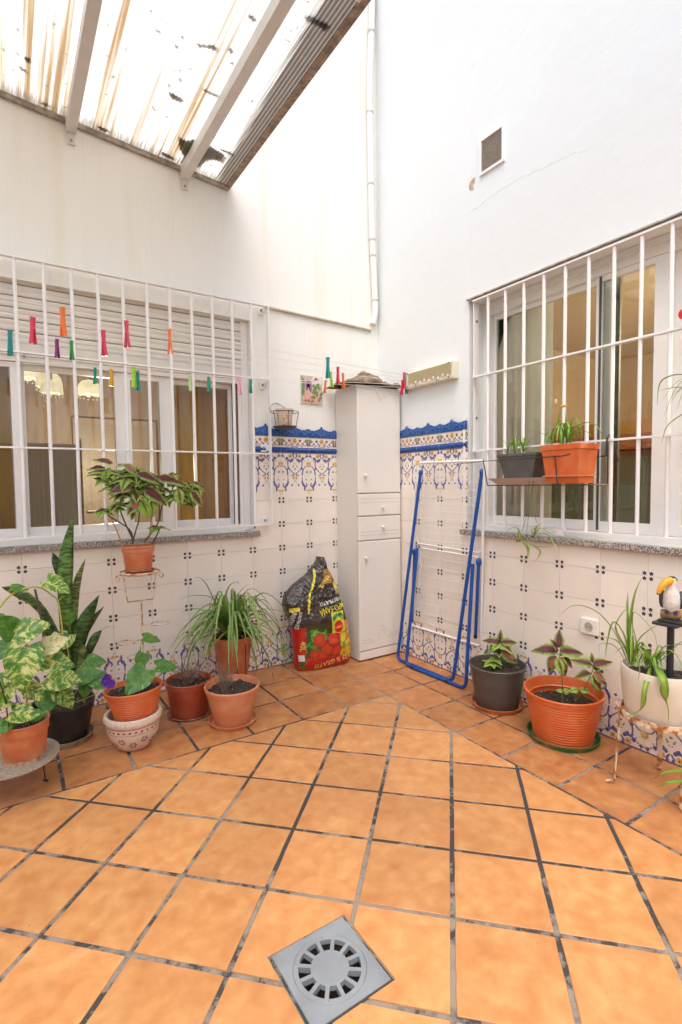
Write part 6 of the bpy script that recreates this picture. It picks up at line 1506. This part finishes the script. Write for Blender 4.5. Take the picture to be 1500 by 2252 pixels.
for pts, r in [([(50, 1590), (58, 1560), (60, 1480), (62, 1430), (80, 1420)], .0055), ([(60, 1480), (48, 1430), (30, 1400)], .003), ([(62, 1510), (100, 1500), (112, 1492)], .003), ([(40, 1590), (30, 1560), (22, 1540)], .0025), ([(45, 1590), (50, 1560), (40, 1530)], .0025), ([(-30, 1380), (0, 1335), (25, 1308), (60, 1293), (90, 1293), (115, 1310), (128, 1325), (137, 1385), (137, 1395)], .005), ([(92, 1293), (98, 1282), (106, 1275)], .0025), ([(24, 1308), (20, 1300), (26, 1293)], .002), ([(128, 1322), (136, 1314), (143, 1311)], .002), ([(85, 1415), (100, 1405), (125, 1395)], .003)]:
    stem2(ap, [A(x, y, .04) for x, y in pts], r)
for (px, py, d, up, s, k, f) in [(104, 1276, (.85, -.3, -.55), (.3, -.7, .65), .135, 0, .04), (28, 1293, (1, .0, -.15), (0, -.5, .8), .075, 1, .04), (33, 1392, (-.45, -.35, .65), (.1, -.8, .5), .15, 1, .05), (34, 1394, (.85, -.3, .25), (.0, -.8, .6), .17, 0, .06), (55, 1425, (-.15, -.45, -.95), (.05, -.95, .35), .215, 0, .10), (80, 1440, (-.75, -.4, -.5), (0, -.85, .5), .12, 0, .07), (100, 1425, (.8, -.2, .35), (0, -.8, .5), .12, 2, .07), (80, 1450, (1, -.3, -.1), (0, -.8, .6), .15, 0, .03), (20, 1540, (-.8, -.3, .2), (0, -.75, .7), .10, 0, .08), (28, 1568, (.95, -.3, -.2), (.0, -.7, .7), .13, 0, .09), (20, 1590, (-.9, -.3, -.2), (0, -.8, .6), .09, 1, .08), (62, 1510, (.5, -.3, -.6), (0, -.9, .4), .11, 0, .03), (5, 1365, (-.9, 0, -.2), (0, -.7, .7), .12, 1, 0), (20, 1420, (-.9, 0, -.5), (0, -.8, .6), .12, 1, 0), (70, 1575, (.95, -.2, .1), (0, -.7, .7), .08, 1, .05), (0, 1480, (-.4, -.3, -.8), (0, -.9, .4), .13, 0, .06), (110, 1400, (.3, -.3, -.8), (0, -.9, .4), .10, 2, .05), (15, 1505, (-.3, -.4, -.8), (0, -.9, .4), .12, 3, .07)]:
    pleaf(ap, A(px, py, f), d, up, s*.78, k)
b = MB(); b.tube([A(56, 1418, -.02), A(72, 1432, -.02), A(88, 1450, -.02)], .007, 8); b.build('stake', mat('pale cane', (.42, .24, .13), .7), ap, smooth=True)
b = MB(); b.tube([A(0, 1500, .10), A(12, 1540, .10), A(20, 1600, .09)], .003, 6); b.build('stake', M_wire, ap, smooth=True)

# ---- right: white pot on rusty stand, spider plant, post with toucan
JX, JY = 2.262, 1.035
M_rust = mat('cream paint over rust', (.70, .58, .40), .7, col2=(.34, .12, .025), noise_scale=26, nlo=.46, nhi=.58, bump=.5, bump_scale=50)
js = thing('plant_stand', 'rusty cream metal ring stand on four strap legs at the right', 'plant stand', (JX, JY, 0))
zr = .325; RJ = .150; b = MB(); n = 40; vs = []
for i in range(n):
    a = 2*PI*i/n
    for r, z in ((RJ-.003, zr-.014), (RJ+.003, zr-.014), (RJ+.003, zr+.014), (RJ-.003, zr+.014)): vs.append((r*math.cos(a), r*math.sin(a), z))
b.add(vs, [(4*i+k, 4*((i+1) % n)+k, 4*((i+1) % n)+(k+1) % 4, 4*i+(k+1) % 4) for i in range(n) for k in range(4)])
b.bar((-RJ+.004, 0, zr-.012), (RJ-.004, 0, zr-.012), .018, .004); b.bar((0, -RJ+.004, zr-.0165), (0, RJ-.004, zr-.0165), .018, .004); b.build('ring', M_rust, js)
for (px, py) in ((1350, 1722), (1450, 1695), (1500, 1783)):
    g = onz(px, py)-Vector((JX, JY, 0)); d = Vector((g.x, g.y, 0)).normalized(); t_ = Vector((-d.y, d.x, 0)); top_ = d*(RJ+.006); b = MB()
    P = [top_+d*.020+Vector((0, 0, zr+.045)), top_+d*.001+Vector((0, 0, zr+.015)), top_+Vector((0, 0, zr-.08)), Vector((g.x, g.y, .012)), Vector((g.x, g.y, .0035))+d*.028]
    for p, q_ in zip(P[:-1], P[1:]): b.bar(p, q_+(q_-p).normalized()*.002, .021 if True else .02, .005, up=tuple(d))
    b.build('leg', M_rust, js)
g = Vector((.13, -.10, 0)); b = MB(); b.bar(g*.93+Vector((0, 0, zr)), Vector((.15, -.12, 0)), .02, .005, up=(.7, -.7, 0)); b.build('leg', M_rust, js)
jp = thing('potted_plant', 'spider plant in a cream white round pot on the rusty stand', 'potted plant', (JX, JY, zr-.010))
b = MB(); prof = [(0, 0), (.120, 0), (.128, .007), (.138, .05), (.146, .11), (.150, .17), (.150, .205), (.147, .212), (.142, .212), (.139, .2), (.135, .15), (0, .15)]; b.lathe(prof, 48)
b.build('pot', mat('cream white plastic', (.74, .68, .58), .38, col2=(.66, .58, .47), noise_scale=6), jp, smooth=30); soil(jp, .1375, .165, 40, 19)
oj = (JX, JY, zr-.010); A = lambda x, y, f=0: Vector(at_axis(x, y, oj, f)); random.seed(41)
B1 = A(1392, 1462, .02); B2 = A(1435, 1470, .03)
G1 = dict(g=(.11, .25, .025), mid=(.30, .46, .07))
for pts, w, f1 in [([(1385, 1462), (1382, 1380), (1393, 1310), (1411, 1270)], .026, .0), ([(1388, 1462), (1380, 1400), (1379, 1345), (1381, 1303)], .016, -.02), ([(1383, 1460), (1372, 1400), (1350, 1370), (1337, 1410), (1331, 1447)], .020, .05), ([(1381, 1460), (1350, 1390), (1310, 1345), (1262, 1332), (1226, 1358)], .014, .06), ([(1383, 1465), (1365, 1420), (1345, 1405), (1312, 1400)], .012, .03), ([(1381, 1466), (1355, 1425), (1330, 1415), (1311, 1422)], .012, .06), ([(1392, 1460), (1405, 1410), (1430, 1385), (1452, 1372)], .015, .02), ([(1395, 1445), (1390, 1352), (1410, 1355), (1440, 1395), (1447, 1440)], .010, .0), ([(1397, 1455), (1400, 1425), (1393, 1380)], .014, -.01), ([(1434, 1470), (1470, 1440), (1495, 1415), (1520, 1405)], .013, .05), ([(1434, 1468), (1460, 1425), (1500, 1418), (1520, 1425)], .011, -.03), ([(1430, 1455), (1415, 1430), (1402, 1440), (1408, 1470), (1404, 1500)], .026, .13), ([(1432, 1462), (1420, 1510), (1410, 1555), (1385, 1572), (1374, 1574)], .017, .17), ([(1440, 1465), (1455, 1490), (1464, 1530), (1471, 1560), (1470, 1595)], .030, .17), ([(1432, 1462), (1428, 1435), (1432, 1415)], .016, .03), ([(1428, 1462), (1415, 1440), (1408, 1435)], .012, .06), ([(1438, 1468), (1450, 1450), (1455, 1435)], .012, .05), ([(1430, 1465), (1445, 1440), (1468, 1438)], .012, .0), ([(1385, 1460), (1375, 1430), (1352, 1382), (1366, 1350), (1383, 1335)], .018, -.02)]:
    k = len(pts); strap(jp, [A(x, y, (.165 if f1 > .12 else .02+(f1-.02)*i/(k-1)) if i else .02) for i, (x, y) in enumerate(pts)], w*1.05, tipc=BR if rnd(0, 1) > .5 else None, n=6, **G1)
for k in range(16): arch(B2+Vector((rnd(-.02, .02), rnd(-.02, .02), 0)), rnd(0, 6.28), rnd(.04, .12), rnd(.03, .10), rnd(0, .08), rnd(.008, .013), jp, n=4, **G1)
for k in range(6): arch(B1+Vector((rnd(-.01, .01), rnd(-.01, .01), 0)), rnd(0, 6.28), rnd(.05, .12), rnd(.06, .14), rnd(0, .06), rnd(.009, .013), jp, n=4, **G1)
# post and toucan
M_post = mat('dark grey plastic', (.035, .033, .035), .5, noise_amt=.2)
TX, TY = 2.29, 1.015
zt = onp(1474, 1362, (TX, TY, 1), (.91, .41, 0)).z
po = thing('garden_post', 'dark grey post with flat ledges stuck in the white pot, carrying the toucan', 'post', (TX, TY, .49))
b = MB(); b.tube([(0, 0, 0), (0, 0, zt-.49-.022)], .0135, 16); b.build('post_shaft', M_post, po, smooth=True)
b = MB(); b.box(-.055, -.045, zt-.49-.022, .0, .05, zt-.49-.010); b.box(-.03, -.055, zt-.49-.0095, .035, .04, zt-.49-.001); o = b.build('ledge', M_post, po); md = o.modifiers.new('bevel', 'BEVEL'); md.width = .002
tc_ = thing('toucan_figurine', 'small toucan garden figure with orange yellow bill perched on a log', 'figurine', (TX, TY, zt), math.radians(24))
M_tw = mat('toucan white', (.62, .55, .48), .7, col2=(.70, .68, .66), noise_scale=40, bump=.5, bump_scale=120); M_tg = mat('toucan slate wing', (.05, .06, .07), .6, noise_amt=.4, noise_scale=90); M_tb = mat('toucan bill', (.80, .36, .01), .35); M_log = mat('brown log', (.20, .11, .06), .8, col2=(.35, .22, .13), noise_scale=50, bump=.8)
M_tk = mat('toucan black', (.015, .012, .012), .5)
b = MB(); b.tube([(-.035, .004, .020), (-.012, .0, .021), (.012, 0, .020), (.036, -.004, .021)], [.019, .020, .019, .018], 14); o = b.build('log', M_log, tc_, smooth=True); o.rotation_euler = (0, 0, PI/2)
b = MB(); b.lathe([(0, .030), (.022, .034), (.033, .052), (.037, .078), (.034, .102), (.026, .122), (.0195, .137), (.0205, .150), (.021, .160), (.016, .172), (0, .177)], 28, sx=1, sy=.92); b.build('body', M_tw, tc_, smooth=True)
for s_ in (-1, 1):
    b = MB(); b.sphere((.010, s_*.032, .082), (.026, .013, .038), 10); b.build('wing', M_tg, tc_, smooth=True)
b = MB(); P = bez([(-.008, .004, .163), (-.026, .020, .158), (-.038, .036, .138), (-.042, .046, .112)], 6); b.tube(P, [.0165-.010*(i/len(P))**1.5 for i in range(len(P))], 14); b.build('bill', M_tb, tc_, smooth=True)
b = MB(); b.sphere(P[-1], .0062, 8); b.tube([(-.004, 0, .181), (-.009, .0, .17), (-.009, .0, .15), (-.002, .0, .146)], .0016, 6); b.build('bill_tip', M_tk, tc_, smooth=True)
b = MB(); ring = []; 
for i in range(24):
    a = 2*PI*i/24; ring.append((-.006-.002*math.cos(a), .0175*math.sin(a), .162+.0175*math.cos(a)))
b.tube(ring, .0015, 6, closed=True); b.sphere((-.001, .0165, .168), .003, 6); b.sphere((-.001, -.0165, .168), .003, 6); b.build('eye', M_tk, tc_, smooth=True)
b = MB(); b.lathe([(0, .167), (.016, .171), (.012, .178), (0, .181)], 16, .004); b.build('crown', M_tk, tc_, smooth=True)
for s_ in (-1, 1):
    b = MB()
    for k in (-1, 0, 1): b.tube([(-.014, s_*.015+k*.004, .042), (-.022, s_*.015+k*.005, .040), (-.024, s_*.015+k*.005, .028)], .0028, 6)
    b.build('foot', M_tg, tc_, smooth=True)
b = MB(); b.sphere((.010, -.034, .024), (.012, .010, .018), 8); b.build('flower', mat('yellow figurine flower', (.75, .38, .03), .6), tc_, smooth=True)

# ---- planter bracket on the right grille with two pots
PX = 2.35; O = Vector((2.45, 1.75, 1.29))
def bx_(px, py, x=PX): return onx(px, py, x)
br = thing('planter_bracket', 'black wire planter bracket hooked over the right grille rail', 'plant bracket', O)
b = MB(); zt_ = 1.428; zb_ = 1.286; yl, yr, yl2, yr2 = 2.068, 1.50, 2.035, 1.415; xf, xb = 2.345, 2.505
b.tube([p-O for p in (Vector((xf, yl, zt_)), Vector((xf, 1.56, zt_+.004)), Vector((xf, 1.515, zt_+.012)))], .0024, 6); b.tube([Vector((xf, 2.30, zt_-.01))-O, Vector((xf, yl, zt_))-O], .002, 6)
b.tube([Vector((xb, 2.10, zt_))-O, Vector((xb, 1.42, zt_))-O], .003, 6)
for z in (zb_,): b.tube([Vector((xf, yl2, z))-O, Vector((xf, yr2, z))-O], .0032, 6); b.tube([Vector((xb, yl2, z))-O, Vector((xb, yr2, z))-O], .0032, 6); b.tube([Vector((xf, yl2, z))-O, Vector((xb, yl2, z))-O], .003, 6); b.tube([Vector((xf, yr2, z))-O, Vector((xb, yr2, z))-O], .003, 6)
b.tube([Vector((xf, yl, zt_+.010))-O, Vector((xf, yl2, zb_))-O], .0035, 6); b.tube([Vector((xf, 1.60, zt_+.008))-O, Vector((xf, 1.583, zb_))-O], .0035, 6)
b.tube([Vector((xb, yl, zt_))-O, Vector((xb, yl2, zb_))-O], .003, 6); b.tube([Vector((xb, yr2, zt_+.07))-O, Vector((xb, yr2, zb_))-O], .003, 6)
b.build('wire_frame', M_wire, br, smooth=True)
for y in (1.42, 2.02):
    b = MB(); b.tube(bez([Vector((2.50, y, 1.43))-O, Vector((2.503, y, 1.50))-O, Vector((2.515, y, 1.528))-O, Vector((2.54, y, 1.535))-O, Vector((2.556, y, 1.515))-O, Vector((2.556, y-.02, 1.44))-O, Vector((2.556, y-.03, 1.40))-O], 5), .0048, 8); b.build('hook', M_wire, br, smooth=True)
def boxpot(parent, y0, y1, yb0, yb1, x0, x1, zb_, zt, m, lip=.018, soilm=True, tin=.012):
    b = MB(); oz = zb_; 
    def ring(ya, yb, xa, xb_, z): return [(xa, ya, z), (xb_, ya, z), (xb_, yb, z), (xa, yb, z)]
    L3 = [ring(yb0, yb1, x0+.02, x1-.02, 0), ring(y0+.006, y1-.006, x0+.004, x1-.004, zt-oz-lip), ring(y0, y1, x0, x1, zt-oz-lip+.002), ring(y0-.001, y1+.001, x0-.001, x1+.001, zt-oz), ring(y0+.005, y1-.005, x0+.005, x1-.005, zt-oz), ring(y0+.007, y1-.007, x0+.007, x1-.007, zt-oz-tin)]
    vs = [v for r in L3 for v in r]; fs = [(3, 2, 1, 0)]
    for k in range(len(L3)-1):
        for i in range(4): fs.append((4*k+i, 4*k+(i+1) % 4, 4*k+4+(i+1) % 4, 4*k+4+i))
    fs.append(tuple(range(4*(len(L3)-1), 4*len(L3)))); b.add(vs, fs); o = b.build('pot', m, parent); md = o.modifiers.new('bevel', 'BEVEL'); md.width = .006; md.segments = 3; md.limit_method = 'ANGLE'
    b = MB(); b.add(ring(y0+.008, y1-.008, x0+.008, x1-.008, zt-oz-tin+.002), [(0, 1, 2, 3)]); b.build('soil', M_soil, parent)
gq = thing('potted_plant', 'dark grey square planter with small spider plant sprouts on the wire bracket', 'potted plant', (2.425, 1.845, 1.322))
boxpot(gq, -.13, .13, -.09, .09, -.075, .075, 1.322, 1.462, mat('slate grey planter', (.085, .08, .078), .5, col2=(.12, .11, .10), noise_scale=12))
ty = thing('planter_tray', 'beige plastic tray under the dark grey planter on the bracket', 'tray', (2.425, 1.845, 1.2905))
b = MB(); b.add([(-.05, -.14, 0), (.05, -.14, 0), (.05, .14, 0), (-.05, .14, 0), (-.08, -.19, .036), (.08, -.19, .036), (.08, .19, .036), (-.08, .19, .036), (-.075, -.183, .036), (.075, -.183, .036), (.075, .183, .036), (-.075, .183, .036), (-.047, -.135, .004), (.047, -.135, .004), (.047, .135, .004), (-.047, .135, .004)],
    [(3, 2, 1, 0)]+[(i, (i+1) % 4, 4+(i+1) % 4, 4+i) for i in range(4)]+[(4+i, 4+(i+1) % 4, 8+(i+1) % 4, 8+i) for i in range(4)]+[(8+i, 8+(i+1) % 4, 12+(i+1) % 4, 12+i) for i in range(4)]+[(12, 13, 14, 15)]); b.build('tray', mat('beige tray', (.50, .38, .29), .5), ty)
oq = Vector((2.40, 1.75, 0)); nrm = (1, 0, 0)
def PQ(px, py, org, x=2.42): return onx(px, py, x)-Vector(org)
og1 = (2.425, 1.845, 1.322); random.seed(51)
for cxp in ((1131, 995), (1150, 995)):
    for k in range(7): arch(PQ(*cxp, og1), rnd(0, 6.28), rnd(.03, .07), rnd(.03, .085), rnd(0, .02), rnd(.007, .013), gq, n=4, **G1)
for pts, w in [([(1131, 996), (1130, 975), (1131, 953)], .016), ([(1125, 996), (1108, 970), (1090, 957)], .006), ([(1150, 996), (1165, 968), (1182, 955)], .006), ([(1150, 996), (1160, 985), (1170, 978)], .009), ([(1128, 996), (1118, 980), (1112, 968)], .009), ([(1150, 996), (1150, 985), (1149, 972)], .012)]: strap(gq, [PQ(x, y, og1) for x, y in pts], w, n=4, **G1)
oq1 = thing('potted_plant', 'orange square pot with flowering spider plant on the wire bracket', 'potted plant', (2.425, 1.565, 1.293)); og2 = (2.425, 1.565, 1.293)
boxpot(oq1, -.105, .118, -.085, .092, -.085, .085, 1.293, 1.492, pot_mat('orange'), lip=.030, tin=.018)
b = MB(); b.box(-.082, -.095, .036, .078, .103, .0415); b.build('rim_line', mat('dusty orange', (.55, .22, .10), .7), oq1)
for k in range(14): arch(PQ(1243, 976, og2, 2.42)+Vector((rnd(-.02, .02), rnd(-.04, .04), 0)), rnd(0, 6.28), rnd(.04, .11), rnd(.05, .13), rnd(0, .04), rnd(.009, .015), oq1, n=4, **G1)
for k in range(9): arch(PQ(1215, 978, og2, 2.40), rnd(0, 6.28), rnd(.02, .06), rnd(.03, .08), rnd(0, .03), rnd(.007, .010), oq1, n=4, **G1)
for pts, w in [([(1243, 975), (1243, 940), (1242, 900)], .018), ([(1238, 975), (1225, 930), (1236, 895)], .018), ([(1246, 975), (1250, 930), (1254, 900)], .013), ([(1248, 972), (1260, 945), (1290, 930), (1310, 935), (1322, 955), (1326, 975)], .014), ([(1248, 972), (1265, 950), (1290, 950), (1303, 962)], .013), ([(1240, 970), (1225, 950), (1205, 945), (1186, 942)], .011), ([(1212, 970), (1195, 955), (1170, 948), (1150, 948)], .007), ([(1246, 972), (1255, 962), (1272, 966)], .009), ([(1212, 978), (1200, 980), (1196, 990)], .010), ([(1248, 965), (1256, 940), (1264, 915)], .007), ([(1216, 985), (1205, 970), (1192, 965)], .009)]:
    strap(oq1, [PQ(x, y, og2, 2.41) for x, y in pts], w, n=6, **G1)
for s_, px, py, c in ((.03, 1240, 893, (.75, .40, .03)), (.024, 1222, 885, (.66, .48, .26))):
    b = MB(); p = PQ(px, py, og2, 2.40); b.sphere(p, (.008, .022, .007) if px > 1230 else (.006, .010, .018), 6); b.build('faded_flower', mat('faded flower %d' % px, c, .8, noise_amt=.4, noise_scale=60), oq1, smooth=True)
# hanging plantlets below the window sill
pl_ = thing('hanging_plantlet', 'spider plant babies dangling on thin runners before the granite sill', 'plant', (2.36, 1.80, 1.28)); og3 = (2.36, 1.80, 1.28); random.seed(61)
for pts in ([(1175, 1050), (1167, 1090), (1163, 1130), (1158, 1172)], [(1162, 1060), (1161, 1120), (1148, 1170)], [(1172, 1060), (1172, 1100), (1180, 1150)], [(1186, 990), (1172, 1010), (1165, 1050), (1163, 1075)]):
    b = MB(); b.tube(bez([PQ(x, y, og3, 2.36) for x, y in pts], 5), .0012, 5); b.build('runner', M_stem, pl_)
for pts, w in [([(1143, 1188), (1141, 1165), (1125, 1162), (1112, 1175), (1110, 1192)], .010), ([(1143, 1188), (1142, 1175), (1137, 1160)], .014), ([(1175, 1180), (1168, 1165), (1185, 1160), (1215, 1165), (1225, 1172)], .012), ([(1175, 1178), (1180, 1160), (1192, 1150)], .008), ([(1170, 1175), (1200, 1175), (1218, 1195), (1228, 1218)], .008), ([(1150, 1190), (1175, 1202), (1200, 1204), (1217, 1202)], .013), ([(1150, 1192), (1160, 1210), (1158, 1228), (1130, 1230)], .007), ([(1170, 1200), (1187, 1212), (1183, 1228), (1167, 1240)], .008), ([(1148, 1188), (1160, 1195), (1170, 1205)], .006), ([(1143, 1192), (1146, 1200), (1147, 1207)], .007), ([(1158, 1195), (1163, 1215), (1150, 1228)], .006), ([(1175, 1180), (1190, 1162), (1218, 1180)], .006)]:
    strap(pl_, [PQ(x, y, og3, 2.36-.04*i/len(pts)) for i, (x, y) in enumerate(pts)], w*1.45, n=5, tipc=None, g=(.20, .32, .05), mid=(.36, .48, .12))
b = MB()
for px, py in ((1138, 1190), (1143, 1189), (1158, 1178), (1172, 1180)): b.sphere(PQ(px, py, og3, 2.355), .006, 5)
b.build('root_bud', mat('brown root bud', (.16, .06, .02), .8), pl_, smooth=True)
# right edge: leaves of plants standing just outside the photo, and a red ornament on the bars
ed = thing('spider_plant', 'spider plant leaves reaching in from the right edge across the grille', 'plant', (2.40, .98, 1.50)); og4 = (2.40, .98, 1.50); random.seed(71)
for pts, w in [([(1560, 835), (1500, 825), (1465, 832), (1450, 850), (1446, 892)], .016), ([(1560, 850), (1500, 852), (1470, 855), (1449, 860)], .012), ([(1560, 880), (1500, 913), (1468, 938), (1455, 975)], .011)]: strap(ed, [PQ(x, y, og4, 2.38) for x, y in pts], w, n=6, tipc=BR if w < .012 else None, **G1)
for k in range(22): arch(PQ(1560, 870, og4, 2.40), rnd(0, 6.28), rnd(.08, .22), rnd(.05, .16), rnd(0, .12), rnd(.009, .015), ed, n=4, **G1)
b = MB(); p = PQ(1560, 890, og4, 2.40); b.lathe([(0, p.z-.13), (.05, p.z-.13), (.075, p.z), (.07, p.z), (.06, p.z-.02), (0, p.z-.02)], 24, p.x, p.y); b.build('pot', pot_mat('terra'), ed, smooth=30)
b = MB(); b.bar((p.x-.07, p.y, p.z-.133), (2.52-2.40, p.y, p.z-.133), .03, .004); b.build('hanger', M_wire, ed)
p = onx(1506, 690, 2.50); b = MB(); b.lathe([(0, 0), (.020, .001), (.024, .005), (.022, .010), (0, .013)], 24); o = b.build('red_ornament', mat('red plastic', (.70, .01, .01), .3), smooth=True, loc=p); o.rotation_euler = (0, -PI/2, 0); tag(o, 'round red ornament clipped on the right grille at the photo edge', 'ornament')
fl_ = thing('spider_plant', 'low spider plant by the foot of the rusty stand, leaves entering at the right edge', 'plant', (2.16, .80, 0)); og5 = Vector((2.16, .80, 0)); fz = lambda x, y, z: onz(x, y, z)-og5
for pts in ([(1580, 1740, .10), (1530, 1702, .16), (1480, 1698, .17), (1452, 1705, .15), (1438, 1713, .12)], [(1590, 1750, .09), (1540, 1722, .14), (1480, 1722, .14), (1455, 1728, .12), (1441, 1731, .10)]): strap(fl_, [fz(*p) for p in pts], .020, n=6, g=(.12, .28, .02), mid=(.20, .38, .04), tipc=BR)
cx_ = fz(1590, 1745, .08)
for k in range(14): arch(cx_, rnd(-2.2, 1.4), rnd(.06, .16), rnd(.05, .14), rnd(0, .06), .015, fl_, n=4, g=(.12, .28, .02), mid=(.20, .38, .04))
b = MB(); b.lathe([(0, .002), (.045, .002), (.058, .085), (.053, .085), (.05, .07), (0, .07)], 24, cx_.x, cx_.y); b.build('pot', pot_mat('terra'), fl_, smooth=30)
